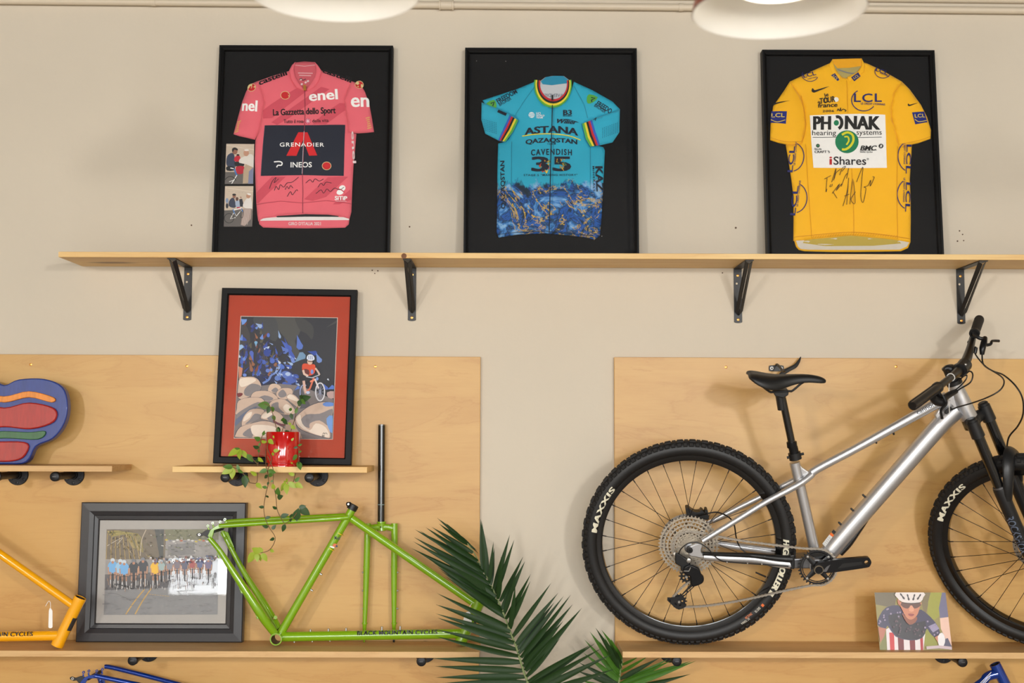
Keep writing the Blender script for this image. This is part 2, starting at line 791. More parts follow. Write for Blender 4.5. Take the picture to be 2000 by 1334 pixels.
# ------------------------------------------------------------------ materials shared
M_wall = mat('painted_plaster', (204, 193, 175), .75, var=.04, scale=3, bump=.35, bscale=38)
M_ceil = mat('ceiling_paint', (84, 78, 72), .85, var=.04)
M_floor = mat('concrete_floor', (158, 146, 132), .5, var=.15, scale=6)
M_ply = wood('maple_plywood', (212, 171, 102), (180, 128, 62), .4, stretch=(1.1, 4, 4.5), ring=1.7, fine=.22, lines=7.0)
M_pine = wood('pine_board', (238, 206, 142), (205, 156, 88), .5, stretch=(.9, 12, 10), ring=2.0, knots=1.1)
M_pine2 = wood('pine_board_worn', (226, 190, 134), (186, 138, 84), .5, stretch=(1.0, 12, 9), ring=2.2, knots=.9, off=(3, 1, 5))
M_black = mat('black_powder_coat', (26, 25, 25), .45, var=.2, scale=60, bump=.1)
M_iron = mat('black_iron_pipe', (38, 38, 40), .42, .6, var=.25, scale=50, bump=.15)
M_brass = mat('brass_screw', (226, 160, 84), .3, .9, var=.1)
M_rubber = mat('black_rubber', (24, 24, 24), .55, var=.15, scale=80)
M_white = mat('white_plastic', (238, 236, 232), .45, var=.03)
M_steel = mat('bright_steel', (200, 198, 194), .28, .9, var=.06)
M_frameblk = mat('black_lacquer_frame', (9, 9, 10), .5, var=.2, scale=12, spec=.2)
M_dark = mat('dark_void', (8, 8, 8), .9)
M_glass = glassmat('picture_glass')

# ------------------------------------------------------------------ room
XL, XR, CEIL = -5.2, 5.2, 3.55


def structure(o, label=None):
    o['kind'] = 'structure'
    if label:
        o['label'] = label
    return o


wall = structure(MB().box(XL, XR, 0, .15, 0, CEIL).build('wall_back', M_wall, smooth=False), 'cream painted plaster back wall with faint trowel marks')
structure(MB().box(XL, XR, FRONT_Y - .15, .15, -.1, 0).build('floor', M_floor, smooth=False), 'grey concrete shop floor')
structure(MB().box(XL, XR, FRONT_Y - .15, .15, CEIL, CEIL + .1).build('ceiling', M_ceil, smooth=False), 'off-white shop ceiling')
structure(MB().box(XL - .15, XL, FRONT_Y - .15, .15, 0, CEIL).build('wall_left', M_wall, smooth=False), 'cream side wall beyond the frame')
structure(MB().box(XR, XR + .15, FRONT_Y - .15, .15, 0, CEIL).build('wall_right', M_wall, smooth=False), 'cream side wall at the far end')
# street-side wall, with openings for its windows
xs = sorted(set([XL, XR] + [v for q in WINDOWS for v in q[:2]]))
fw = MB()
for a, b in zip(xs[:-1], xs[1:]):
    op = [q for q in WINDOWS if q[0] <= a and q[1] >= b]
    if op:
        fw.box(a, b, FRONT_Y - .15, FRONT_Y, 0, op[0][2])
        fw.box(a, b, FRONT_Y - .15, FRONT_Y, op[0][3], CEIL)
    else:
        fw.box(a, b, FRONT_Y - .15, FRONT_Y, 0, CEIL)
structure(fw.build('wall_front', mat('street_wall_paint', (150, 138, 122), .8), smooth=False), 'painted street-side wall with window openings')
for i, (x0, x1, z0, z1, k) in enumerate(WINDOWS):
    wf = MB()
    for (a, b, c, d) in ((x0, x1, z0, z0 + .06), (x0, x1, z1 - .06, z1), (x0, x0 + .06, z0, z1), (x1 - .06, x1, z0, z1)):
        wf.box(a, b, FRONT_Y - .13, FRONT_Y - .03, c, d)
    structure(wf.build('window_%d' % (i + 1), M_black, smooth=False), 'black framed street window, number %d along the street wall' % (i + 1))

# nail holes left in the plaster
for (hx, hy, hr) in ((374, 440, 1.6), (800, 443, 1.6), (1437, 445, 2.0), (1874, 451, 1.5), (1880, 458, 1.3), (1870, 471, 1.5), (1882, 470, 1.3), (1411, 533, 1.3), (727, 528, 1.4), (738, 529, 1.4), (732, 534, 1.2)):
    p = P(hx, hy, .0)
    hm = MB().disc_stack([(hr * .0018, .0), (hr * .0018, .0012)], p, (0, -1, 0), 10)
    hm.build('nail_hole', mat('hole_brown', (92, 72, 56), .9), wall)

# conduit along the top of the wall
a, b = P(-60, 1, .02), P(2080, 21.5, .02)
pipe = thing('conduit_pipe', 'cream painted conduit pipe running along the top of the wall', 'pipe', (a + b) / 2)
M_pipe = mat('pipe_paint', (208, 194, 172), .5, var=.03)
MB().tube([a, b], .0125, 16).build('tube', M_pipe, pipe)
dr = (b - a).normalized()
for (k, r_, wd) in ((872, .0185, .026), ):
    c = P(k, 1 + (k + 60) / 2140 * 20.5, .02)
    MB().lathe([(.0126, -wd), (r_, -wd), (r_, -wd + .005), (r_ - .0025, -wd + .006), (r_ - .0025, wd - .006), (r_, wd - .005), (r_, wd), (.0126, wd)], c, dr, 20).build('coupling', M_pipe, pipe)
for k in (300, 1330):
    c = P(k, 1 + (k + 60) / 2140 * 20.5, .02)
    MB().lathe([(.0126, -.008), (.0145, -.008), (.0145, .008), (.0126, .008)], c, dr, 20).build('clip', M_pipe, pipe)
structure(MB().tube([P(-60, -22, .01), P(2080, 1, .01)], .013, 12).build('trim_1', M_pipe), 'upper cream wall moulding above the conduit')

# ------------------------------------------------------------------ plywood sheets
PT = .018


def sheet(x0, y0, x1, y1, label, screws):
    a, b = P(x0, y0, PT), P(x1, y1, PT)
    t = thing('plywood_panel', label, 'panel', V(((a.x + b.x) / 2, -PT / 2, 0.02)))
    X = Matrix.Translation((0, 0, 0))
    mb = MB()
    vs_ = []
    for (x, z) in ((a.x, .02), (b.x, .02), (b.x, b.z), (a.x, a.z)):
        vs_ += [(x, -PT, z), (x, -.0005, z)]
    mb.add(vs_, [(0, 2, 4, 6), (7, 5, 3, 1), (0, 1, 3, 2), (2, 3, 5, 4), (4, 5, 7, 6), (6, 7, 1, 0)])
    mb.build('sheet', M_ply, t, smooth=False, bevel=.0015)
    for (sx, sy) in screws:
        c = P(sx, sy, PT)
        MB().disc_stack([(.0052, -.001), (.005, .0008), (.0035, .0014)], c, (0, -1, 0), 12).build('screw', M_brass, t)
    return t


sheet(-330, 690, 938.5, 697, 'maple plywood sheet behind the red pot and green frame', ((365, 715), (733, 716), (60, 712)))
sheet(1199.5, 697.5, 2330, 702.5, 'maple plywood sheet behind the silver mountain bike', ((1418, 717), (1750, 716)))

# ------------------------------------------------------------------ shelves
D = .235


def board(name, label, x0, x1, ytop, d0, d1, th, m, group=None, slope=0, M2=None):
    z = P((x0 + x1) / 2, ytop, d1).z
    a, b = P(x0, ytop, d1).x, P(x1, ytop, d1).x
    mb = MB()
    mb.box(a, b, -d1, -d0, z - th, z)
    o = mb.build(name, m, bevel=.0012, smooth=False)
    tag(o, label, 'shelf')
    return o, z, a, b


_, Z_TOP, xa, xb = board('shelf_board', 'long pine shelf holding the three jersey frames', 114, 2150, 494.5, .001, D, .0185, M_pine)
_, Z_LOW, _, _ = board('shelf_board', 'pine shelf under the cyclists picture and green frame', -300, 936, 1271.6, PT + .0085, D, .020, M_pine2)
_, Z_LOWR, _, _ = board('shelf_board', 'pine shelf carrying the silver mountain bike', 1216, 2300, 1274.2, PT + .0085, D, .020, M_pine2)
_, Z_MID, _, _ = board('shelf_board', 'short pine shelf under the red pot', 336.5, 717, 911.5, PT + .0085, D, .0195, M_pine)
M_plyedge = wood('plywood_shelf', (222, 186, 130), (180, 132, 80), .5, stretch=(1, 10, 40), ring=2.0)
_, Z_MIDL, _, xr_ = board('shelf_board', 'short plywood shelf under the painted wooden carving', -200, 219, 909.3, PT + .0085, D, .0195, M_plyedge)
_, Z_BOT, _, _ = board('shelf_board', 'bottom pine shelf under the blue rear triangle', -300, 936, 1703, PT + .0085, D, .02, M_pine2)
_, Z_BOTR, _, _ = board('shelf_board', 'bottom pine shelf under the blue head tube', 1216, 2300, 1563, PT + .0085, D, .02, M_pine2)
# knots on the front edges
kn = MB()
c = P(789, 500, D)
o = MB().disc_stack([(.0092, 0), (.0092, .0006), (.006, .0012)], c, (0, -1, 0), 14)
tag(o.build('wood_knot', mat('knot', (112, 66, 28), .6, var=.5, scale=120)), 'dark round knot in the front edge of the top shelf', 'knot')


def bracket(x, label, y0=None):
    """folded steel shelf bracket; x = wall plate centre in the photo at the wall"""
    W = .0285
    zt = Z_TOP - .0185
    X0 = P(x, 560, .002).x
    zb = P(x, 627, .002).z
    if y0:
        zb = P(x, y0, .002).z
    t = thing('shelf_bracket', label, 'bracket', V((X0, 0, zb)), 'steel brackets under the top shelf')
    F = Fr((X0, 0, 0), (1, 0, 0), (0, 0, 1))
    h = W / 2
    # wall plate with a rounded foot
    poly = [(-h, zt - .004), (-h, zb + .004)] + [(h * math.sin(R(a)), zb + .004 - .004 * math.cos(R(a))) for a in range(-80, 81, 20)] + [(h, zb + .004), (h, zt - .004)]
    MB().prism(poly, F, .0006, .0032).build('wall_plate', M_black, t, smooth=False, bevel=.0006)
    MB().box(X0 - h, X0 + h, -(D - .012), -.0006, zt - .0035, zt - .0005).build('top_plate', M_black, t, smooth=False, bevel=.0006)
    # folded strut: two flanges meeting in a V
    a, b = V((X0, -(D - .03), zt - .004)), V((X0, -.005, zb + .03))
    ax = (b - a).normalized()
    out = V((0, -ax.z, ax.y)) if True else None
    if out.y > 0:
        out = -out
    mb = MB()
    hw = .0125
    for sg in (-1, 1):
        q = [a + V((sg * hw, 0, 0)), a + out * .011 + V((sg * .001, 0, 0)), b + out * .004 + V((sg * .001, 0, 0)), b - ax * .018 + V((sg * hw, 0, 0))]
        nrm = (q[1] - q[0]).cross(q[2] - q[0]).normalized() * .0016
        mb.add(q + [p + nrm for p in q], [(0, 1, 2, 3), (7, 6, 5, 4), (0, 4, 5, 1), (1, 5, 6, 2), (2, 6, 7, 3), (3, 7, 4, 0)])
    mb.build('strut', M_black, t, smooth=False, fix=True)
    for (zz, m_) in ((zt - .026, M_brass), (zb + .012, M_brass)):
        MB().disc_stack([(.0048, .003), (.0046, .0045), (.002, .0052)], V((X0, 0, zz)), (0, -1, 0), 12).build('screw', m_, t)
    MB().disc_stack([(.0036, .0031), (.0036, .0034)], V((X0 - .004, 0, zt - .055)), (0, -1, 0), 12).build('screw_hole', mat('hole_paint', (214, 200, 176), .8), t)
    return t


bracket(367, 'black bracket below the pink jersey frame, nearest the top shelf end', 626)
bracket(805, 'black bracket just right of the pink jersey frame corner', 627)
bracket(1441, 'black bracket left of the yellow jersey frame', 631)
bracket(1876, 'black bracket above the bicycle handlebar', 633)


def pipe_support(px_, py_, zsh, label, dcap=None, px_fl=None):
    """wall flange, pipe nipple and end cap; px_,py_ = cap centre in the photo"""
    dc = dcap or D - .035
    c = P(px_, py_, dc)
    c.z = zsh - .021 - .0165
    f = V((c.x, -PT, c.z))
    t = thing('pipe_support', label, 'pipe support', f, 'black iron pipe shelf supports')
    ax = V((0, -1, 0))
    MB().lathe([(.0001, 0), (.0372, 0), (.0372, .004), (.0355, .006), (.0165, .007), (.016, .02), (.0135, .02)], f, ax, 28).build('flange', M_iron, t)
    for a in (35, 145, 215, 270, 325):
        q = f + V((.028 * math.cos(R(a)), 0, .028 * math.sin(R(a))))
        MB().disc_stack([(.0052, .006), (.005, .0085), (.003, .009)], q, ax, 10).build('screw', M_iron, t)
    MB().tube([f - V((0, .012, 0)), V((c.x, -(dc - .012), c.z))], .0125, 18).build('pipe', M_iron, t)
    MB().lathe([(.0126, -.02), (.0155, -.02), (.0165, -.014), (.0165, 0), (.0155, .004), (.012, .006), (.0001, .0062)], V((c.x, -dc, c.z)), ax, 22).build('end_cap', M_iron, t)
    m = MB().box(c.x - .006, c.x + .006, -dc - .0066, -dc - .006, c.z - .0014, c.z + .0014)
    m.build('stamped_mark', mat('worn_iron', (78, 78, 80), .4, .6), t)
    return t


pipe_support(107, 933, Z_MIDL, 'black pipe support under the short plywood shelf, mid shelf')
pipe_support(-7, 933, Z_MIDL, 'black pipe support under the plywood shelf at the photo edge')
pipe_support(440, 932, Z_MID, 'black pipe support behind the trailing vine leaves')
pipe_support(604, 933, Z_MID, 'black pipe support under the short pine shelf, right of the red pot')
pipe_support(259, 1293, Z_LOW, 'black pipe support below the cyclists picture')
pipe_support(823, 1293, Z_LOW, 'black pipe support below the palm leaf tips')
pipe_support(1322, 1297, Z_LOWR, 'black pipe support under the bicycle rear wheel')
pipe_support(1880, 1297, Z_LOWR, 'black pipe support below the cyclist postcard')
for x in (259, 823, 1322, 1880):
    pipe_support(x, 1585 if x > 1000 else 1724, Z_BOT if x < 1000 else Z_BOTR, 'black pipe support of the bottom shelf, under x%d' % x if False else {259: 'pipe support of the bottom shelf below the blue rear triangle', 823: 'pipe support of the bottom shelf beside the palm', 1322: 'pipe support of the bottom shelf below the rear wheel', 1880: 'pipe support of the bottom shelf below the blue head tube'}[x])

# ------------------------------------------------------------------ pendant lamps
M_shade_in = mat('white_enamel', (236, 234, 228), .3, var=.02)
M_shade_out = mat('copper_enamel', (176, 92, 70), .35, .2, var=.1)
M_bulb = emit('lit_diffuser', (255, 246, 232), 7)
DL = 1.75
LR = .186


def pendant(c, label, watts=None, soft=.06):
    t = thing('pendant_lamp', label, 'lamp', c, 'round enamel pendant lamps')
    up = (0, 0, 1)
    inner = [(LR, -.001), (LR - .001, -.002), (LR - .005, .002), (LR * .93, .035), (LR * .75, .075), (LR * .52, .105), (.06, .125), (.0001, .127)]
    outer = [(LR, 0), (LR * .97, .034), (LR * .79, .078), (LR * .55, .111), (.064, .133), (.0001, .14)]
    MB().lathe(inner, c, up, 48).build('shade_lining', M_shade_in, t)
    MB().lathe([(LR + .001, 0.0)] + outer[1:], c, up, 48).build('shade', M_shade_out, t)
    MB().disc_stack([(.088, .052), (.088, .064)], c, up, 32).build('diffuser', M_bulb, t)
    MB().lathe([(.089, .05), (.094, .05), (.094, .09), (.089, .09)], c, up, 32).build('diffuser_ring', M_shade_in, t)
    MB().tube([c + V((0, 0, .138)), c + V((0, 0, .2))], .028, 16).build('socket', M_black, t)
    MB().tube([c + V((0, 0, .2)), V((c.x, c.y, CEIL))], .004, 8).build('cord', M_black, t)
    ld = bpy.data.lights.new('lamp_light', 'POINT' if watts else 'SPOT')
    ld.energy = watts or LAMP_W * 4
    if not watts:
        ld.spot_size = R(150)
        ld.spot_blend = .6
    ld.shadow_soft_size = soft
    ld.color = (1.0, .975, .93)
    lo = bpy.data.objects.new('lamp_light', ld)
    link(lo, t, Matrix.Translation(c + V((0, 0, .045 if not watts else -.06))))
    return t


cl, cr_ = P(652, -14, DL), P(1521, 22, DL)
pendant(cl, 'white lined pendant lamp above the pink jersey frame')
pendant(cr_, 'copper and white pendant lamp with lit disc near the yellow jersey')
st = cr_ - cl
for (x, lb) in ((-3.3, 'pendant lamp deep in the shop behind the camera, window end'), (2.7, 'pendant lamp deep in the shop behind the camera, door end')):
    pendant(V((x, -7.7, 2.8)), lb, SHOP_W, .22)


# ------------------------------------------------------------------ framed jerseys
M_back = mat('black_felt', (15, 15, 17), .95, var=.25, scale=200, bump=.4, bscale=500, stretch=(1, 8, 1))
M_print = attrmat('jersey_print', .75, .15)
M_photo = attrmat('photo_print', .35)


def shadow_frame(name, label, cat, xbl, xbr, z0, db, ytop, dt, rail, depth, m=M_frameblk, tilt=0, profile=None, back=M_back, recess=.024):
    """picture frame standing on z0: bottom corners xbl,xbr (photo px) at depth db, top edge at ytop/dt. returns root, Fr, width, height"""
    ym = 0
    zb = z0 + depth * (db - dt) * 1.4 + .0006
    # pixel row of the bottom at that depth
    lo = P(xbl, 600, db)
    a = V((P(xbl, 500 if zb > 2 else 1000, db).x, -db, zb))
    # solve x at the bottom height: project row by bisection
    def row(px_, z, d):
        y0, y1 = -200.0, 2000.0
        for _ in range(50):
            ymid = (y0 + y1) / 2
            if P(px_, ymid, d).z > z:
                y0 = ymid
            else:
                y1 = ymid
        return (y0 + y1) / 2
    yb = row((xbl + xbr) / 2, zb, db)
    A, B = P(xbl, yb, db), P(xbr, yb, db)
    A.z = B.z = zb
    T = P((xbl + xbr) / 2, ytop, dt)
    o = (A + B) / 2
    u = V((1, 0, 0))
    v = V((0, T.y - o.y, T.z - o.z))
    H = v.length
    W = (B - A).length
    if tilt:
        u = V((math.cos(tilt), 0, math.sin(tilt)))
        o.z += abs(math.sin(tilt)) * W / 2
    F = Fr(o, u, v)
    t = thing(name, label, cat, F.M)
    h = W / 2
    prof = profile or [(0, -depth), (0, 0), (rail * .45, .0), (rail * .6, -.002), (rail, -.006), (rail, -depth)]
    # four mitred rails
    cor = [(-h, 0), (h, 0), (h, H), (-h, H)]
    inn = [(1, 1), (-1, 1), (-1, -1), (1, -1)]
    for i in range(4):
        j = (i + 1) % 4
        vs_ = []
        for c, s_ in ((cor[i], inn[i]), (cor[j], inn[j])):
            for (a_, w_) in prof:
                vs_.append(F(c[0] + s_[0] * a_, c[1] + s_[1] * a_, w_))
        n = len(prof)
        fs = [(k, k + n, (k + 1) % n + n, (k + 1) % n) for k in range(n)] + [tuple(range(n)), tuple(range(2 * n - 1, n - 1, -1))]
        MB().add(vs_, fs).build('frame_rail', m, t, smooth=False, fix=True)
    i_ = rail - .002
    MB().add([F(x, y, z) for z in (-recess - .004, -recess) for (x, y) in ((-h + i_, i_), (h - i_, i_), (h - i_, H - i_), (-h + i_, H - i_))], [(3, 2, 1, 0), (4, 5, 6, 7), (0, 1, 5, 4), (1, 2, 6, 5), (2, 3, 7, 6), (3, 0, 4, 7)]).build('backing_board', back, t, smooth=False)
    return t, F, W, H


def pane(t, F, W, H, rail, w):
    h = W / 2 - rail + .001
    b = rail - .001
    MB().add([F(x, y, z) for z in (w - .002, w) for (x, y) in ((-h, b), (h, b), (h, H - b), (-h, H - b))], [(3, 2, 1, 0), (4, 5, 6, 7), (0, 1, 5, 4), (1, 2, 6, 5), (2, 3, 7, 6), (3, 0, 4, 7)]).build('glass_pane', M_glass, t, smooth=False)


def cloth(t, F, pts, tr, base, puff, m, name, wr=.0020, seed=0, g=.011, rnd=0, fold=()):
    """a puffed cloth piece: outline in drawing units -> mesh with relief; returns object and its height function"""
    q = [F.uv(*tr(*p), base) for p in pts]
    if rnd:
        q = rounded(q, rnd)
    q = densify(q, g)
    def hf(u, v):
        d = pdist((u, v), q) if inside((u, v), q) else 0.0
        k = 1 - math.exp(-d / .016)
        wv = noise.noise(V((u * 14 + seed, v * 6, seed * 1.7))) * 1.3 + noise.noise(V((u * 6 + v * 9, v * 15 - u * 8, seed + 5.1)))
        hh = base + puff * k + wr * wv * k
        for (fx, fy, tx, ty, amp, wd) in fold:
            ax, ay = tx - fx, ty - fy
            L = math.hypot(ax, ay)
            s_ = ((u - fx) * ax + (v - fy) * ay) / L
            e = ((u - fx) * -ay + (v - fy) * ax) / L
            if 0 < s_ < L:
                hh += amp * math.exp(-(e / wd) ** 2) * math.sin(math.pi * s_ / L)
        return hh
    vv, ff = cdt(q, fillgrid(q, g))
    n = len(q)
    vs_ = [F(u, v, hf(u, v)) for u, v in vv]
    # skirt down to the backing
    k = len(vs_)
    edge = {}
    for f in ff:
        for i in range(len(f)):
            edge[(f[i], f[(i + 1) % len(f)])] = 1
    bd = [e for e in edge if (e[1], e[0]) not in edge]
    mp = {}
    fs = list(ff)
    for a, b in bd:
        for i in (a, b):
            if i not in mp:
                mp[i] = len(vs_)
                vs_.append(F(vv[i][0], vv[i][1], base - .0045))
        fs.append((b, a, mp[a], mp[b]))
    o = MB().add(vs_, fs).build(name, m, t, sharp=0)
    return o, hf


def crop(x0, y0, kx, ky):
    return lambda a, b: (x0 + a * kx, y0 + b * ky)


def band(pr, a, b, offs, cols):
    """parallel stripes between two polylines a (outer) and b (inner)"""
    n = len(cols)
    for i, c in enumerate(cols):
        f0, f1 = i / n, (i + 1) / n
        l0 = [(p[0] + (q[0] - p[0]) * f0, p[1] + (q[1] - p[1]) * f0) for p, q in zip(a, b)]
        l1 = [(p[0] + (q[0] - p[0]) * f1, p[1] + (q[1] - p[1]) * f1) for p, q in zip(a, b)]
        pr.poly(l0 + l1[::-1], c)


REC = .024     # depth of the backing behind the front edge
BW = -REC + .005


def arc(cx, cy, rx, ry, a0, a1, n=14):
    return [(cx + rx * math.cos(R(a0 + (a1 - a0) * k / n)), cy - ry * math.sin(R(a0 + (a1 - a0) * k / n))) for k in range(n + 1)]


# ---- pink jersey
c1 = crop(400, 60, .32976, .32984)
M_pink = mat('pink_jersey_knit', (236, 106, 120), .8, var=.05, scale=14, bump=.25, bscale=700, sheen=.2)
t, F, W, H = shadow_frame('framed_jersey', 'black framed pink cycling jersey with two small photos beside it', 'framed jersey', 413, 760.5, Z_TOP, .087, 88.5, .0368, .0155, .036)
NAVY, INK, WHT = (24, 30, 48), (16, 16, 20), (252, 250, 248)
hem, hf_h = cloth(t, F, [(318, 1100), (322, 1145), (345, 1164), (470, 1168), (600, 1169), (720, 1168), (830, 1165), (852, 1145), (858, 1100), (740, 1075), (590, 1068), (440, 1075)], c1, BW, .001, M_pink, 'back_hem', wr=.0002)
pr = Pr(F, c1, hf_h, BW, grid=.01)
pr.poly([(326, 1112), (450, 1103), (600, 1100), (740, 1102), (856, 1106), (854, 1122), (700, 1123), (330, 1126)], (232, 226, 224))
pr.poly([(420, 1098), (600, 1086), (800, 1092), (790, 1103), (600, 1102), (430, 1106)], (26, 26, 30))
pr.text("GIRO D'ITALIA 2021", 592, 1143, 192, 20, (238, 214, 214), bold=.02)
pr.build('hem_print', M_print, hem)
lin_, hf_l = cloth(t, F, [(532, 188), (590, 182), (652, 186), (676, 240), (680, 300), (640, 345), (592, 356), (545, 340), (508, 300), (510, 240)], c1, BW, .0015, mat('pink_lining', (205, 92, 104), .85, var=.08), 'collar_lining', wr=.0003)
pr = Pr(F, c1, hf_l, BW, grid=.009)
pr.line([(535, 205), (592, 212), (655, 204)], 3, (232, 190, 192))
for y, x0, x1 in ((252, 553, 640), (266, 560, 630)):
    pr.line([(x0, y), (x1, y + 2)], 6, (226, 170, 174))
for x, y in ((570, 290), (598, 308), (575, 318), (612, 300)):
    pr.blob(x, y, 7, 6, 20, (230, 200, 200))
pr.line([(560, 290), (575, 284), (580, 296), (600, 288)], 5, (70, 40, 48))
pr.build('collar_label', M_print, lin_)
body, hf = cloth(t, F, [(500, 238), (400, 268), (318, 298), (335, 350), (352, 420), (345, 470), (332, 540), (318, 600), (300, 650), (296, 760), (300, 900), (305, 1020), (310, 1080), (316, 1128), (345, 1112), (480, 1088), (590, 1082), (700, 1085), (800, 1098), (856, 1114), (868, 1070), (872, 950), (880, 800), (890, 700), (897, 610), (850, 600), (846, 540), (835, 470), (828, 420), (845, 350), (870, 300), (780, 262), (690, 236), (676, 290), (645, 330), (594, 352), (545, 332), (514, 290)], c1, BW + .002, .0075, M_pink, 'jersey', seed=1)
pr = Pr(F, c1, hf, BW + .005, grid=.009)
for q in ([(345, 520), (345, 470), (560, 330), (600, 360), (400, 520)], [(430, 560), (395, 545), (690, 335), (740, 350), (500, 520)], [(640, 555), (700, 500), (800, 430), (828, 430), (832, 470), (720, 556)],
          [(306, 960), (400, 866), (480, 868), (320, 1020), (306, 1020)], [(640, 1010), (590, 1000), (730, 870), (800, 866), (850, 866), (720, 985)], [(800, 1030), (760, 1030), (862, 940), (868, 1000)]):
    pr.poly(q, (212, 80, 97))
pr.poly([(357, 562), (590, 562), (832, 558), (828, 700), (824, 862), (580, 858), (334, 862), (345, 700)], NAVY)
pr.line([(357, 562), (345, 700), (334, 862)], 3, (60, 66, 84))
pr.text('La Gazzetta dello Sport', 591, 486, 372, 50, INK, ang=2, bold=.022, space=1.0)
pr.text('Tutto il rosa', 528, 539, 118, 22, INK, ang=0, bold=.008)
pr.text('della vita', 686, 535, 96, 19, INK, ang=2, bold=.008)
pr.blob(612, 538, 17, 17, 0, (214, 70, 110))
for k in range(8):
    a = R(45 * k)
    pr.line([(612, 538), (612 + 15 * math.cos(a), 538 + 15 * math.sin(a))], 2.5, (240, 220, 226))
pr.text('enel', 703, 385, 172, 62, WHT, ang=4, bold=.025)
for (x, y) in ((478, 386), (723, 803)):
    pr.blob(x, y, 28, 25, 0, (228, 208, 150))
    pr.blob(x, y, 25, 22, 0, (206, 32, 40))
    pr.drop(x - 12, y + 14, x + 6, y - 8, 9, WHT)
    pr.drop(x + 14, y - 14, x - 4, y + 4, 6, WHT)
pr.poly([(556, 605), (610, 605), (668, 742), (620, 744), (585, 650), (545, 744), (485, 744)], (214, 30, 38), lift=.0003)
pr.text('GRENADIER', 577, 678, 262, 24, WHT, bold=.012, space=1.15)
pr.text('INEOS', 573, 797, 126, 32, WHT, bold=.016)
pr.line([(412, 780), (445, 778), (460, 786), (455, 800), (435, 800), (428, 812)], 7, WHT, 3)
# sitip mark
pr.blob(815, 935, 20, 17, 30, WHT)
pr.blob(803, 958, 22, 16, 20, WHT)
pr.line([(792, 938), (812, 946), (828, 960)], 6, (212, 84, 98))
pr.text('SiTiP', 808, 994, 74, 24, WHT, bold=.03)
pr.line([(775, 1012), (842, 1013)], 4, (232, 170, 176))
# signatures
for q in ([(385, 940), (402, 895), (425, 872), (412, 905), (440, 880)], [(415, 950), (425, 925), (440, 945), (450, 915), (470, 930), (490, 905), (520, 900), (558, 870)], [(478, 945), (490, 925), (500, 940), (510, 920), (524, 935)], [(490, 985), (510, 955), (520, 975), (545, 945), (552, 952)],
          [(600, 905), (625, 885), (640, 900), (655, 880), (680, 893), (705, 880)], [(672, 930), (690, 905), (705, 920), (720, 900), (752, 905)], [(660, 968), (690, 945), (705, 965), (725, 940), (745, 955), (770, 935), (800, 945), (826, 928)]):
    pr.line(q, 3, (40, 30, 42), 4)
# zip
pr.line([(592, 352), (596, 470), (590, 640), (580, 860), (583, 960), (580, 1082)], 3.5, (150, 58, 76))
pr.line([(590, 600), (584, 720), (578, 850)], 2.5, (196, 200, 206))
pr.line([(306, 1030), (450, 1012), (580, 1022), (720, 1008), (868, 1026)], 3, (186, 72, 88))
pr.text('enel', 882, 690, 190, 20, (236, 214, 214), ang=-87, bold=.02)
pr.build('lettering', M_print, body)
for side in (0, 1):
    if side == 0:
        pts = [(320, 296), (270, 316), (245, 360), (222, 420), (200, 500), (170, 612), (200, 622), (250, 633), (296, 644), (318, 600), (332, 540), (345, 470), (354, 420), (338, 350)]
    else:
        pts = [(868, 298), (925, 320), (950, 365), (975, 440), (990, 520), (1002, 598), (960, 603), (905, 606), (850, 600), (846, 540), (835, 470), (826, 420), (845, 350)]
    sl, hs = cloth(t, F, pts, c1, BW + .002, .009, M_pink, 'sleeve', seed=3 + side)
    o2 = sl
    pr = Pr(F, c1, hs, BW + .005, grid=.009)
    x, y = ((278, 338), (915, 320))[side]
    pr.blob(x, y, 26, 25, 0, (228, 208, 150))
    pr.blob(x, y, 23, 22, 0, (206, 32, 40))
    pr.drop(x - 10, y + 12, x + 6, y - 6, 8, WHT)
    if side == 0:
        pr.text('nel', 268, 447, 92, 66, WHT, ang=-4, bold=.025)
    else:
        pr.text('en', 920, 426, 108, 58, WHT, ang=2, bold=.025)
    for k in range(6):
        yy = 515 + 12 * k + (22 if side == 0 else 0)
        xx = (204 - 3 * k) if side == 0 else (966 + 2 * k)
        wdt = (20, 16, 12, 14, 18, 20)[k]
        pr.line([(xx - wdt * .6, yy + 6), (xx + wdt * .6, yy - 2)], 5, (226, 186, 104))
    pr.build('lettering', M_print, sl)
pr = Pr(F, c1, hf, BW + .005, grid=.009)
pr.text('castelli', 402, 278, 178, 34, INK, ang=20, bold=.03)
pr.text('castelli', 785, 262, 182, 34, INK, ang=-20, bold=.03)
pr.build('shoulder_lettering', M_print, body)
for pts in ([(536, 184), (515, 205), (498, 238), (512, 290), (540, 335), (585, 356), (590, 345), (560, 312), (536, 272), (526, 228)], [(650, 184), (672, 208), (692, 238), (678, 290), (648, 335), (604, 356), (600, 345), (628, 312), (652, 272), (660, 228)]):
    cloth(t, F, pts, c1, BW + .006, .006, M_pink, 'collar', wr=.0003, seed=9, g=.007)
MB().add([F(*F.uv(*c1(x, y), BW + .016), BW + .016 + z) for z in (0, .003) for (x, y) in ((584, 322), (600, 322), (600, 354), (584, 354))], [(3, 2, 1, 0), (4, 5, 6, 7), (0, 1, 5, 4), (1, 2, 6, 5), (2, 3, 7, 6), (3, 0, 4, 7)]).build('zip_pull', M_brass, t, smooth=False, fix=True)
pane(t, F, W, H, .0155, -.004)

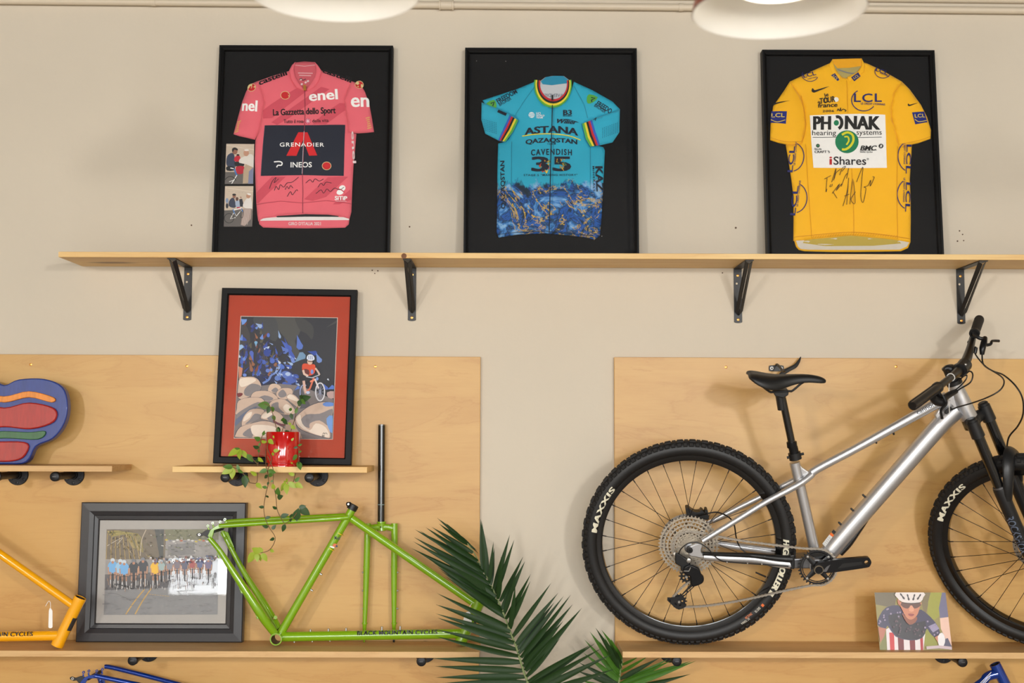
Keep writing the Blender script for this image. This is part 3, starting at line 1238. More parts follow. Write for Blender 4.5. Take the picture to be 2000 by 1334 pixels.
# two photographs mounted beside the pink jersey
cph = crop(436, 276, .1275, .12744)
PEO = [(0, lambda pr: None)]
for (box, kind) in ((((48, 38), (474, 42), (458, 652), (24, 652)), 0), (((28, 686), (462, 686), (440, 1306), (8, 1306)), 1)):
    q = [F.uv(*cph(*p), -REC + .003) for p in box]
    ph = MB()
    n4 = [F(a, b, z) for z in (-REC + .001, -REC + .003) for a, b in q]
    ph.add(n4, [(0, 1, 2, 3), (7, 6, 5, 4), (0, 4, 5, 1), (1, 5, 6, 2), (2, 6, 7, 3), (3, 7, 4, 0)])
    po = ph.build('mounted_photo', M_white, t, smooth=False, fix=True)
    pr = Pr(F, cph, lambda u, v: -REC + .003, -REC + .003)
    pr.clip = q
    pr.poly(box, (206, 188, 168))
    if kind == 0:
        pr.poly([(30, 470), (466, 470), (458, 652), (24, 652)], (104, 98, 94))
        pr.line([(50, 60), (472, 130)], 10, (222, 208, 190))
        pr.poly([(60, 230), (120, 180), (165, 200), (180, 300), (195, 385), (100, 400), (48, 350)], (54, 64, 88), 3)      # suit
        pr.blob(178, 150, 42, 52, 0, (150, 104, 84))
        pr.poly([(135, 150), (140, 110), (180, 95), (222, 118), (218, 140), (170, 128), (150, 165)], (30, 26, 26), 3)
        pr.poly([(170, 300), (180, 240), (230, 215), (260, 240), (260, 320)], (196, 30, 52), 3)
        pr.blob(225, 210, 24, 14, 0, (50, 36, 30))
        pr.poly([(176, 315), (300, 320), (325, 345), (300, 390), (190, 380)], (28, 26, 30), 2)
        pr.poly([(196, 390), (318, 385), (320, 480), (250, 505), (205, 480)], (184, 22, 48), 2)
        pr.poly([(255, 270), (330, 230), (420, 195), (466, 240), (466, 380), (440, 400), (350, 350), (245, 330)], (224, 218, 208), 2)
        pr.blob(352, 180, 42, 50, 0, (196, 148, 122))
        pr.blob(358, 136, 36, 14, 0, (236, 230, 222))
        pr.poly([(310, 440), (345, 350), (460, 400), (400, 640), (300, 650)], (186, 164, 138), 1)
        pr.poly([(395, 460), (462, 400), (458, 650), (380, 650)], (124, 130, 160))
        pr.poly([(45, 400), (90, 380), (180, 400), (160, 450), (60, 450)], (22, 24, 30), 2)
        pr.line([(170, 420), (190, 480), (210, 530)], 22, (70, 120, 190))
        pr.line([(210, 520), (130, 650)], 12, WHT)
        pr.line([(180, 590), (90, 620)], 8, WHT)
        pr.line([(210, 540), (150, 640)], 6, (30, 30, 36))
        pr.line(arc(110, 640, 90, 100, 20, 150), 10, (22, 22, 24))
        pr.line([(110, 410), (160, 420)], 14, WHT)
    else:
        pr.poly([(14, 1060), (446, 1040), (440, 1306), (8, 1306)], (96, 90, 86))
        pr.line([(30, 710), (460, 775)], 8, (226, 212, 194))
        for k in range(6):
            pr.line([(80 + 50 * k, 770 + 4 * k), (105 + 50 * k, 772 + 4 * k)], 10, (190, 176, 160))
        pr.poly([(90, 920), (130, 868), (170, 880), (195, 1000), (150, 1020), (85, 990)], (50, 58, 80), 2)
        pr.blob(168, 842, 26, 34, 0, (146, 100, 80))
        pr.blob(168, 818, 30, 16, 0, (30, 26, 26))
        pr.poly([(185, 930), (215, 900), (255, 930), (262, 1000), (200, 1010)], (164, 178, 200), 2)
        pr.blob(212, 885, 22, 30, 0, (90, 56, 44))
        pr.poly([(245, 890), (290, 880), (310, 960), (300, 1005), (258, 1000)], (34, 36, 46), 1)
        pr.blob(270, 862, 12, 16, 0, (170, 130, 110))
        pr.poly([(300, 980), (340, 900), (420, 850), (440, 1030), (330, 1020)], (226, 220, 214), 2)
        pr.blob(385, 840, 34, 36, 0, (188, 140, 112))
        pr.blob(396, 812, 30, 14, -15, (240, 236, 230))
        pr.poly([(310, 1030), (435, 1030), (425, 1190), (330, 1300), (268, 1280)], (172, 150, 140), 1)
        for k in range(4):
            pr.line([(340 + 22 * k, 1040), (290 + 26 * k, 1280)], 6, (206, 190, 182))
        pr.poly([(208, 1010), (262, 1005), (268, 1040), (215, 1046)], (186, 26, 50))
        pr.line([(150, 1060), (280, 1020)], 14, WHT)
        pr.line([(165, 1075), (200, 1150), (290, 1040)], 10, WHT)
        pr.line([(160, 1100), (110, 1190), (190, 1170)], 10, WHT)
        pr.line([(280, 1030), (300, 1080)], 14, (70, 130, 200))
        pr.line([(150, 1040), (175, 1110)], 14, (70, 130, 200))
        pr.line(arc(90, 1180, 72, 72, 0, 360, 26), 9, (22, 22, 24))
        pr.line(arc(285, 1110, 26, 66, 0, 360, 20), 7, (24, 24, 26))
        pr.blob(60, 910, 22, 40, 0, (130, 150, 180))
        pr.blob(60, 990, 20, 40, 0, (40, 40, 48))
    pr.build('photo_print', M_photo, po)
tag(po, label=None)

# ---- blue jersey
c2 = crop(880, 60, .32976, .32984)
t, F, W, H = shadow_frame('framed_jersey', 'black framed turquoise cycling jersey with marbled gold and navy hem', 'framed jersey', 905, 1248.5, Z_TOP, .087, 93.5, .0368, .0155, .036)
TEAL = (40, 172, 204)


def marble_mat():
    m, nt, b = nodes_of('turquoise_marble_knit')
    tc = N(nt, 'ShaderNodeTexCoord')
    sp = N(nt, 'ShaderNodeSeparateXYZ')
    nt.links.new(tc.outputs['Object'], sp.inputs[0])
    n0 = N(nt, 'ShaderNodeTexNoise', i_Scale=13.0, i_Detail=5.0, i_Roughness=.7)
    mp = N(nt, 'ShaderNodeMapping')
    mp.inputs['Scale'].default_value = (1.6, .6, 1)
    nt.links.new(tc.outputs['Object'], mp.inputs[0])
    nt.links.new(mp.outputs[0], n0.inputs['Vector'])
    nd = N(nt, 'ShaderNodeTexNoise', i_Scale=11.0, i_Detail=6.0, i_Roughness=.62, i_Distortion=1.4)
    nt.links.new(tc.outputs['Object'], nd.inputs['Vector'])
    cr = N(nt, 'ShaderNodeValToRGB')
    e = cr.color_ramp.elements
    e[0].position, e[0].color = .3, lin((16, 34, 46))
    e[1].position, e[1].color = .78, lin((176, 208, 232))
    for p_, c_ in ((.40, (18, 48, 78)), (.46, (28, 92, 178)), (.5, (20, 42, 66)), (.56, (52, 120, 190)), (.62, (126, 172, 214))):
        q = e.new(p_)
        q.color = lin(c_)
    nt.links.new(nd.outputs['Fac'], cr.inputs[0])
    nv = N(nt, 'ShaderNodeTexNoise', i_Scale=8.5, i_Detail=7.0, i_Roughness=.68, i_Distortion=.8)
    mpv = N(nt, 'ShaderNodeMapping')
    mpv.inputs['Location'].default_value = (3.3, 1.2, .4)
    nt.links.new(tc.outputs['Object'], mpv.inputs[0])
    nt.links.new(mpv.outputs[0], nv.inputs['Vector'])
    sb = N(nt, 'ShaderNodeMath', operation='SUBTRACT')
    sb.inputs[1].default_value = .54
    nt.links.new(nv.outputs['Fac'], sb.inputs[0])
    ab = N(nt, 'ShaderNodeMath', operation='ABSOLUTE')
    nt.links.new(sb.outputs[0], ab.inputs[0])
    rv = N(nt, 'ShaderNodeMapRange')
    rv.inputs[1].default_value = .004
    rv.inputs[2].default_value = .011
    rv.inputs[3].default_value = 1
    rv.inputs[4].default_value = 0
    nt.links.new(ab.outputs[0], rv.inputs[0])
    g = mixcol(nt, cr.outputs[0], lin((216, 176, 40)), rv.outputs[0])
    # marble below a ragged line; the knit is turquoise above it
    vlin = F.uv(*c2(600, 905), BW)[1]
    ad = N(nt, 'ShaderNodeMath', operation='MULTIPLY_ADD')
    ad.inputs[1].default_value = .16
    ad.inputs[2].default_value = vlin - .08
    nt.links.new(n0.outputs['Fac'], ad.inputs[0])
    df = N(nt, 'ShaderNodeMath', operation='SUBTRACT')
    nt.links.new(ad.outputs[0], df.inputs[0])
    nt.links.new(sp.outputs['Y'], df.inputs[1])
    rm = N(nt, 'ShaderNodeMapRange')
    rm.inputs[1].default_value = -.004
    rm.inputs[2].default_value = .012
    nt.links.new(df.outputs[0], rm.inputs[0])
    nt.links.new(mixcol(nt, lin(TEAL), g, rm.outputs[0]), b.inputs['Base Color'])
    b.inputs['Roughness'].default_value = .75
    bn = N(nt, 'ShaderNodeBump', i_Strength=.2, i_Distance=.0008)
    nf = N(nt, 'ShaderNodeTexNoise', i_Scale=700.0)
    nt.links.new(tc.outputs['Object'], nf.inputs['Vector'])
    nt.links.new(nf.outputs['Fac'], bn.inputs['Height'])
    nt.links.new(bn.outputs[0], b.inputs['Normal'])
    return m


M_marble = marble_mat()
M_teal = mat('turquoise_knit', TEAL, .75, var=.05, scale=14, bump=.25, bscale=700, sheen=.2)
ln, hfl = cloth(t, F, [(528, 300), (560, 276), (600, 268), (672, 269), (700, 290), (705, 360), (670, 420), (600, 440), (540, 420), (512, 360)], c2, BW, .0015, mat('pale_lining', (196, 200, 206), .85, var=.06), 'collar_lining', wr=.0004)
pr = Pr(F, c2, hfl, BW, grid=.01)
pr.poly([(535, 300), (565, 275), (610, 268), (668, 269), (694, 288), (692, 312), (600, 324), (545, 318)], (32, 140, 176))
pr.text('CAVENDISH', 612, 384, 150, 20, (120, 128, 142), bold=.01, mirror=True)
pr.build('lining_lettering', M_print, ln)
body, hf = cloth(t, F, [(512, 296), (395, 345), (190, 412), (205, 435), (300, 470), (385, 512), (400, 528), (345, 640), (325, 657), (282, 668), (278, 800), (276, 1000), (273, 1190), (285, 1224), (400, 1206), (560, 1199), (700, 1211), (820, 1226), (852, 1238), (885, 1210), (895, 1100), (905, 900), (914, 710), (905, 690), (870, 680), (825, 686), (800, 640), (778, 555), (810, 535), (1003, 465), (960, 420), (840, 352), (730, 302), (716, 352), (690, 405), (650, 440), (603, 455), (555, 440), (518, 402), (502, 352)], c2, BW + .002, .0075, M_marble, 'jersey', seed=21)
pr = Pr(F, c2, hf, BW + .005, grid=.009)
IN2 = (22, 30, 46)
band(pr, arc(606, 318, 112, 138, 168, 372, 22), arc(610, 312, 80, 92, 168, 372, 22), 0, [(92, 176, 66), (236, 212, 50), (26, 26, 26), (196, 34, 44)])
pr.text('FREEDOM', 333, 390, 132, 30, IN2, ang=29, bold=.02)
pr.text('BROKER', 322, 421, 80, 21, IN2, ang=29, bold=.01)
pr.poly([(212, 430), (258, 410), (272, 440), (266, 460), (236, 452)], (86, 168, 62), 2)
pr.line([(238, 432), (258, 424), (250, 446)], 7, IN2)
pr.text('FREEDO', 910, 455, 100, 30, IN2, ang=-31, bold=.02)
pr.text('BROKER', 886, 462, 76, 20, IN2, ang=-31, bold=.01)
pr.poly([(820, 378), (872, 396), (842, 428), (812, 434), (806, 405)], (86, 168, 62), 2)
pr.line([(832, 398), (856, 402), (834, 414), (836, 426)], 7, IN2)
pr.blob(480, 502, 19, 17, 0, (236, 240, 242))
for k in range(3):
    pr.line([(462, 496 + 8 * k), (498, 494 + 7 * k)], 3, TEAL)
pr.text('UCI', 520, 492, 26, 13, (236, 240, 242), bold=.02)
pr.text('WORLD', 531, 505, 50, 11, (236, 240, 242), bold=.02)
pr.text('TEAM', 526, 517, 40, 11, (236, 240, 242), bold=.02)
pr.text('B3', 692, 487, 52, 30, IN2, bold=.03)
pr.text('BECKMAN', 692, 507, 52, 9, IN2)
pr.text('Wilier', 690, 541, 120, 26, IN2, bold=.03, shear=.35, ang=-3)
pr.line([(630, 535), (690, 528), (758, 545)], 3, IN2, 3)


def bowl(X, Y):
    return X, Y - (X / 160) ** 2 * 14


pr.text('ASTANA', 596, 587, 320, 42, IN2, bold=.035, warp=lambda X, Y: (X, Y - (X / 160) ** 2 * 18))
pr.line([(424, 628), (510, 616), (600, 614), (700, 626), (770, 650)], 6, (226, 214, 60), 3)
pr.text('QAZAQSTAN', 597, 653, 306, 32, IN2, bold=.03, warp=lambda X, Y: (X, Y - (X / 160) ** 2 * 14))
pr.text('TEAM', 597, 674, 50, 9, IN2, space=1.5)
pr.text('CAVENDISH', 597, 721, 242, 36, IN2, bold=.02, space=1.3, warp=lambda X, Y: (X, Y + (X / 121) ** 2 * -4))
pr.text('35', 596, 792, 236, 88, IN2, bold=.07, space=1.05)
for k in range(26):
    x, y = 555 + random.uniform(-22, 32), 800 + random.uniform(-42, 34)
    pr.drop(x, y, x + random.uniform(-14, 14), y + random.uniform(10, 24), random.uniform(3, 7), random.choice([(226, 182, 40), (200, 60, 40), (86, 130, 70), (232, 206, 80), (178, 130, 40)]))
for k in range(18):
    x, y = 650 + random.uniform(-22, 24), 770 + random.uniform(-18, 50)
    pr.drop(x, y, x + random.uniform(-14, 14), y + random.uniform(8, 20), random.uniform(2, 5), random.choice([(166, 132, 40), (70, 110, 80), (206, 160, 50)]))
pr.text('STAGE 5 "MAKING HISTORY"', 592, 858, 318, 12, IN2, bold=.005, space=1.2)
pr.text('QAZAQSTAN', 311, 915, 285, 30, IN2, ang=91, bold=.02)
pr.text('KAZ', 882, 880, 150, 44, IN2, ang=-87, bold=.03)
pr.text('MINERALS', 848, 880, 150, 11, IN2, ang=-88, space=1.2)
pr.line([(603, 440), (600, 560), (592, 800), (588, 1000), (584, 1198)], 5, (16, 34, 48))
pr.line([(612, 455), (608, 700), (600, 1190)], 1.5, (22, 96, 122))
pr.line([(500, 330), (430, 430), (372, 520)], 2, (24, 120, 146))
pr.line([(730, 330), (790, 440), (812, 520)], 2, (24, 120, 146))
pr.line([(362, 660), (360, 900), (356, 1190)], 2, (24, 110, 140))
pr.line([(828, 690), (828, 940), (824, 1200)], 2, (24, 110, 140))
pr.line([(280, 1208), (400, 1194), (560, 1188), (700, 1200), (840, 1216)], 2.5, (20, 44, 70))
pr.build('lettering', M_print, body)
for side in (0, 1):
    pts = ([(184, 424), (205, 432), (300, 470), (385, 510), (402, 530), (370, 598), (325, 658), (286, 650), (205, 608), (182, 525)], [(1003, 466), (1001, 530), (1000, 600), (960, 660), (890, 676), (828, 686), (800, 640), (778, 550), (820, 530), (900, 503)])[side]
    sl, hs = cloth(t, F, pts, c2, BW + .009, .0045, M_teal, 'sleeve', seed=30 + side)
    pr = Pr(F, c2, hs, BW + .012, grid=.009)
    cols = [(92, 176, 66), (236, 212, 50), (26, 26, 26), (196, 34, 44), (52, 92, 190)]
    if side == 0:
        band(pr, [(400, 530), (368, 598), (324, 656)], [(350, 500), (318, 570), (282, 648)], 0, cols)
        pr.line([(280, 475), (330, 497)], 18, IN2)
    else:
        band(pr, [(780, 550), (802, 640), (828, 685)], [(838, 528), (858, 600), (886, 676)], 0, cols)
        pr.text('A', 858, 522, 16, 22, IN2, ang=-35, bold=.02)
    for i in range(9):
        for j in range(7):
            x, y = (190 + 10 * i, 525 + 10 * j + 3 * i) if side == 0 else (900 + 11 * i, 580 + 9 * j - 4 * i)
            if inside((x, y), pts) and (x < 275 if side == 0 else x > 895):
                pr.blob(x, y, 2.6, 2.6, 0, (20, 106, 132), 6)
    pr.build('sleeve_print', M_print, sl)
MB().add([F(*F.uv(*c2(x, y), BW + .012), BW + .012 + z) for z in (0, .003) for (x, y) in ((598, 382), (608, 382), (608, 412), (598, 412))], [(3, 2, 1, 0), (4, 5, 6, 7), (0, 1, 5, 4), (1, 2, 6, 5), (2, 3, 7, 6), (3, 0, 4, 7)]).build('zip_pull', M_black, t, smooth=False, fix=True)
for (x, y) in ((154, 179), (327, 181), (896, 1217)):
    u, v = F.uv(*c2(x, y), -REC)
    MB().disc_stack([(.0013, 0), (.0013, .001)], F(u, v, -REC), F.w, 8).build('pin', M_steel, t)
pane(t, F, W, H, .0155, -.004)

# ---- yellow jersey
c3 = crop(1470, 60, .33727, .33733)
M_yel = mat('yellow_jersey_knit', (253, 186, 10), .75, var=.05, scale=14, bump=.25, bscale=700, sheen=.15)
t, F, W, H = shadow_frame('framed_jersey', 'black framed yellow cycling jersey with a white chest panel and signature', 'framed jersey', 1499.5, 1844.5, Z_TOP, .087, 97.5, .0368, .0155, .036)
YEL, BLU, BK = (246, 178, 14), (30, 36, 104), (30, 28, 26)
hem, hfh = cloth(t, F, [(240, 1208), (252, 1250), (268, 1268), (300, 1276), (450, 1280), (600, 1280), (750, 1278), (860, 1276), (900, 1258), (914, 1222), (840, 1205), (570, 1178), (300, 1205)], c3, BW, .001, M_yel, 'back_hem', wr=.0002)
pr = Pr(F, c3, hfh, BW, grid=.01)
pr.poly([(250, 1215), (262, 1250), (278, 1264), (320, 1268), (600, 1270), (850, 1268), (892, 1250), (908, 1222), (840, 1212), (570, 1186), (300, 1212)], (214, 205, 190))
pr.poly([(300, 1212), (570, 1186), (840, 1212), (860, 1232), (700, 1246), (420, 1248), (290, 1230)], (188, 164, 70))
pr.build('hem_print', M_print, hem)
ln, hfl = cloth(t, F, [(462, 168), (545, 164), (630, 162), (640, 200), (622, 250), (560, 278), (520, 274), (486, 250), (464, 205)], c3, BW, .0015, mat('olive_lining', (176, 160, 96), .85, var=.08), 'collar_lining', wr=.0005)
pr = Pr(F, c3, hfl, BW, grid=.01)
pr.poly([(460, 166), (545, 163), (632, 161), (630, 205), (560, 216), (490, 218), (468, 190)], (238, 168, 16))
pr.line([(490, 225), (550, 245), (600, 250)], 7, (128, 128, 128), 3)
pr.build('collar_stand', M_print, ln)
body, hf = cloth(t, F, [(458, 183), (430, 195), (330, 240), (215, 295), (275, 380), (300, 450), (305, 540), (290, 620), (280, 655), (193, 660), (210, 760), (225, 860), (238, 960), (238, 1100), (237, 1216), (300, 1213), (420, 1197), (570, 1186), (700, 1196), (840, 1213), (914, 1226), (916, 1100), (915, 980), (910, 860), (920, 700), (922, 655), (850, 672), (825, 560), (808, 520), (805, 450), (820, 360), (865, 295), (760, 235), (664, 190), (640, 183), (636, 225), (605, 262), (545, 276), (505, 265), (474, 228)], c3, BW + .002, .0075, M_yel, 'jersey', seed=41)
pr = Pr(F, c3, hf, BW + .005, grid=.009)
pr.poly([(330, 492), (470, 488), (620, 484), (765, 490), (770, 640), (775, 796), (560, 798), (350, 796), (338, 640)], (248, 245, 240))
GRN = (22, 128, 84)
pr.text('PH', 400, 537, 104, 78, BK, ang=0, bold=.035)
pr.text('NAK', 634, 536, 206, 78, BK, ang=-1, bold=.035)
pr.line(arc(488, 536, 26, 34, -75, 110, 14), 18, BK)
pr.blob(482, 537, 15, 16, 0, GRN)
pr.text('hearing', 412, 598, 138, 38, BK, bold=.004)
pr.text('systems', 671, 599, 146, 34, BK, bold=.004)
pr.line([(346, 620), (484, 620)], 3, BK)
pr.line([(604, 622), (744, 620)], 3, BK)
pr.blob(543, 646, 68, 66, 0, GRN, 28)
pr.line([(514, 606), (545, 592), (574, 606), (580, 640), (562, 672), (535, 690), (514, 690)], 13, (222, 216, 40), 4)
pr.line([(528, 618), (548, 618), (554, 640), (540, 664)], 9, (222, 216, 40), 4)
pr.blob(376, 668, 11, 11, 0, BK)
pr.blob(376, 668, 7, 7, 0, (70, 130, 90))
pr.text('Skoda', 376, 687, 42, 11, BK, bold=.02)
pr.text('CRAFT', 391, 704, 70, 14, BK, bold=.03)
for k in range(5):
    pr.blob(433 + 5 * (k % 2) + k * 1.5, 698 + 3 * k, 2.6, 2.6, 0, BK, 6)
pr.text('BMC', 668, 682, 98, 28, BK, bold=.045, shear=.25)
pr.line([(618, 700), (716, 694)], 2.5, BK)
pr.text('swiss cycles', 656, 706, 72, 10, BK, bold=.02)
pr.blob(740, 671, 14, 13, 0, BK)
pr.text('B', 740, 671, 12, 14, (248, 245, 240), shear=.25, bold=.03)
pr.text('i', 449, 756, 16, 46, (190, 32, 36), bold=.02)
pr.text('Shares', 560, 756, 190, 48, (38, 34, 40), bold=.012)
pr.text('o', 664, 746, 11, 11, (38, 34, 40))
# swooshes, wordmarks
def swoosh(x, y, k, ang=0):
    q = [(0, 0), (-6, 16), (4, 26), (22, 22), (98, -10), (30, 8), (10, 12)]
    a = R(ang)
    pr.poly([(x + k * (p[0] * math.cos(a) + p[1] * math.sin(a)), y + k * (p[1] * math.cos(a) - p[0] * math.sin(a))) for p in q], BK, 2, lift=.0004)
swoosh(345, 335, 1.0)
for (tx, x, y, wd, h, an) in (('le', 424, 375, 24, 22, 20), ('TOUR', 430, 405, 88, 34, 8), ('de', 382, 416, 16, 14, 5), ('france', 432, 434, 112, 26, 2)):
    pr.text(tx, x, y, wd, h, BK, ang=an, bold=.02, shear=.1)
pr.line(arc(424, 406, 11, 13, 0, 360, 14), 4, BK)
pr.blob(480, 403, 15, 14, 0, (240, 236, 226))
pr.text('2006', 435, 469, 66, 13, BK, bold=.02, space=1.15)
pr.line([(486, 470), (492, 456), (500, 470), (506, 450), (508, 470), (520, 458), (538, 466), (530, 472)], 4, BK, 3)
pr.text('LCL', 664, 392, 160, 50, BLU, bold=.012, space=1.1)
pr.text('LE CREDIT LYONNAIS', 694, 428, 140, 12, BLU, ang=-3)
pr.line(arc(640, 406, 70, 62, 120, 325, 26), 5, BLU)
for (x, y, an, sg) in ((328, 255, 14, 1), (748, 236, -20, 1)):
    pr.text('LCL', x, y, 74, 26, BLU, ang=an, bold=.012)
    pr.line(arc(x + 3, y + 4, 46, 38, 150, 340, 16), 3.5, BLU)
    pr.text('LE CREDIT LYONNAIS', x + 14, y + 22, 56, 7, BLU, ang=an)
for (x, y, an, s_) in ((222, 745, 85, 1), (240, 985, 84, 1), (902, 745, -92, -1), (898, 965, -92, -1)):
    pr.text('LCL', x, y, 170 if y > 900 or s_ < 0 else 150, 30, BLU, ang=an, bold=.014)
    pr.text('LE CREDIT LYONNAIS', x + 24 * s_, y - 40, 150 if s_ > 0 else 140, 10, BLU, ang=an)
    if s_ > 0:
        pr.line(arc(x + 2, y - 15, 70, 86, -80, 62, 14), 5, BLU)
    else:
        pr.line(arc(x + 2, y - 15, 66, 86, 118, 250, 14), 5, BLU)
# seams, signature
for q in ([(305, 660), (318, 900), (340, 1200)], [(838, 670), (832, 900), (838, 1205)], [(543, 290), (548, 480)], [(570, 800), (580, 1000), (584, 1185)], [(280, 376), (308, 540), (285, 650)], [(240, 1196), (420, 1178), (570, 1168), (720, 1178), (914, 1206)]):
    pr.line(q, 2, (206, 136, 10), 3)
for q in ([(412, 862), (450, 842)], [(428, 856), (422, 935), (428, 918)], [(450, 892), (444, 906), (456, 902), (458, 890)], [(466, 870), (480, 800), (455, 880)], [(470, 860), (480, 826), (505, 806)], [(500, 840), (515, 800), (535, 790), (512, 820)],
          [(462, 935), (486, 972)], [(458, 945), (500, 890), (480, 930), (512, 890), (510, 905), (530, 850), (545, 830), (540, 860), (552, 800)],
          [(520, 1018), (545, 930), (552, 856), (542, 1010)], [(528, 960), (556, 950)], [(560, 1008), (576, 862), (590, 1000), (566, 980), (592, 936)], [(598, 880), (634, 792), (630, 850), (622, 960), (636, 998), (652, 920), (640, 910), (664, 900), (680, 868), (676, 905), (700, 854), (690, 850)]):
    pr.line(q, 3, (60, 44, 20), 4)
# ribbed hem gathers
for k in range(34):
    x = 345 + k * 14.5
    pr.line([(x, 1206 - 20 * math.sin(math.pi * (k + 2) / 38)), (x + 9, 1192 - 20 * math.sin(math.pi * (k + 2) / 38))], 2, (222, 152, 10))
pr.build('lettering', M_print, body)
for side in (0, 1):
    pts = ([(215, 295), (180, 350), (120, 435), (105, 540), (102, 632), (150, 648), (200, 658), (280, 655), (292, 620), (306, 540), (300, 450), (275, 380)], [(865, 295), (910, 340), (975, 430), (1010, 500), (1033, 575), (1030, 625), (960, 650), (850, 672), (838, 620), (822, 560), (806, 500), (804, 440), (820, 360)])[side]
    sl, hs = cloth(t, F, pts, c3, BW + .003, .0085, M_yel, 'sleeve', seed=50 + side, wr=.002)
    pr = Pr(F, c3, hs, BW + .006, grid=.009)
    if side == 0:
        pr.poly([(124, 418), (116, 432), (140, 424), (214, 408), (160, 412)], BK)
        pr.poly([(108, 466), (196, 470), (190, 542), (103, 532)], (26, 38, 122))
        pr.text('LCL', 146, 491, 74, 24, (230, 200, 80), bold=.012, ang=-2)
        pr.line([(106, 514), (140, 530), (186, 520)], 4, (230, 200, 80), 4)
        pr.line([(104, 618), (150, 634), (200, 644), (282, 642)], 2, (204, 134, 10), 3)
        q0 = [(230, 470), (270, 490), (298, 520)]
    else:
        swoosh(898, 424, .62, 0)
        pr.poly([(920, 476), (994, 468), (1012, 530), (938, 546)], (26, 38, 122))
        pr.text('LCL', 966, 494, 62, 22, (230, 200, 80), bold=.012, ang=4)
        pr.line([(936, 516), (960, 530), (1008, 520)], 4, (230, 200, 80), 4)
        pr.line([(1031, 612), (960, 636), (850, 658)], 2, (204, 134, 10), 3)
    pr.build('sleeve_print', M_print, sl)
for k, pts in enumerate(([(462, 166), (440, 200), (452, 240), (500, 300), (515, 268), (486, 232), (472, 200)], [(632, 162), (650, 196), (646, 240), (560, 296), (548, 268), (606, 240), (632, 200)])):
    cl_, hc = cloth(t, F, pts, c3, BW + .006, .005, M_yel, 'collar', wr=.0003, seed=60 + k, g=.007)
    pr = Pr(F, c3, hc, BW + .009, grid=.01)
    q = ([(453, 258), (476, 246), (502, 282), (488, 298)], [(570, 270), (612, 240), (626, 262), (590, 292)])[k]
    pr.poly(q, (26, 32, 100))
    pr.text('LCL', sum(p[0] for p in q) / 4, sum(p[1] for p in q) / 4, 34, 14, (226, 196, 80), ang=(-48, 32)[k], bold=.01)
    pr.build('collar_badge', M_print, cl_)
pane(t, F, W, H, .0155, -.004)


# ------------------------------------------------------------------ framed painting
cp = crop(455, 610, .18885, .18891)
t, F, W, H = shadow_frame('framed_painting', 'black framed painting of a mountain biker among boulders, red mat', 'painting', 415.5, 685.5, Z_MID, .096, 565.5, .046, .024, .026, tilt=-.012, recess=.012, back=mat('rust_red_mat', (178, 62, 36), .8, var=.1, scale=9, bump=.1),
                          profile=[(0, -.026), (0, -.001), (.002, .0), (.02, .0), (.024, -.004), (.024, -.026)])
q = [(80, 38), (1084, 55), (1034, 1316), (8, 1304)]
RW = -.0115
u4 = [F.uv(*cp(*p), RW) for p in q]
pb = MB().add([F(a, b, z) for z in (RW - .0004, RW + .0006) for a, b in u4], [(0, 1, 2, 3), (7, 6, 5, 4), (0, 4, 5, 1), (1, 5, 6, 2), (2, 6, 7, 3), (3, 7, 4, 0)]).build('artwork', mat('paper_edge', (214, 200, 190), .8), t, smooth=False, fix=True)
pr = Pr(F, cp, lambda u, v: RW + .0006, RW)
pr.clip = [pr.uv(p) for p in ((86, 44), (1078, 60), (1028, 1310), (15, 1298))]
pr.poly([(86, 44), (1078, 60), (1028, 1310), (15, 1298)], (38, 40, 50))
# dark cliffs
pr.poly([(420, 50), (660, 54), (700, 190), (640, 300), (690, 420), (640, 500), (560, 300), (470, 180)], (72, 72, 70), 3)
pr.poly([(640, 54), (720, 60), (830, 150), (820, 280), (760, 220), (690, 180)], (58, 58, 60), 3)
pr.poly([(960, 160), (1075, 80), (1070, 110)], (64, 64, 66))
pr.poly([(220, 50), (420, 50), (470, 180), (440, 300), (330, 240), (240, 150)], (62, 64, 68), 3)
pr.poly([(86, 120), (150, 160), (180, 300), (100, 500), (70, 620), (66, 330)], (62, 58, 60), 2)
pr.poly([(200, 640), (300, 560), (470, 520), (620, 620), (690, 700), (640, 800), (400, 720), (300, 800), (270, 700)], (30, 38, 78), 3)
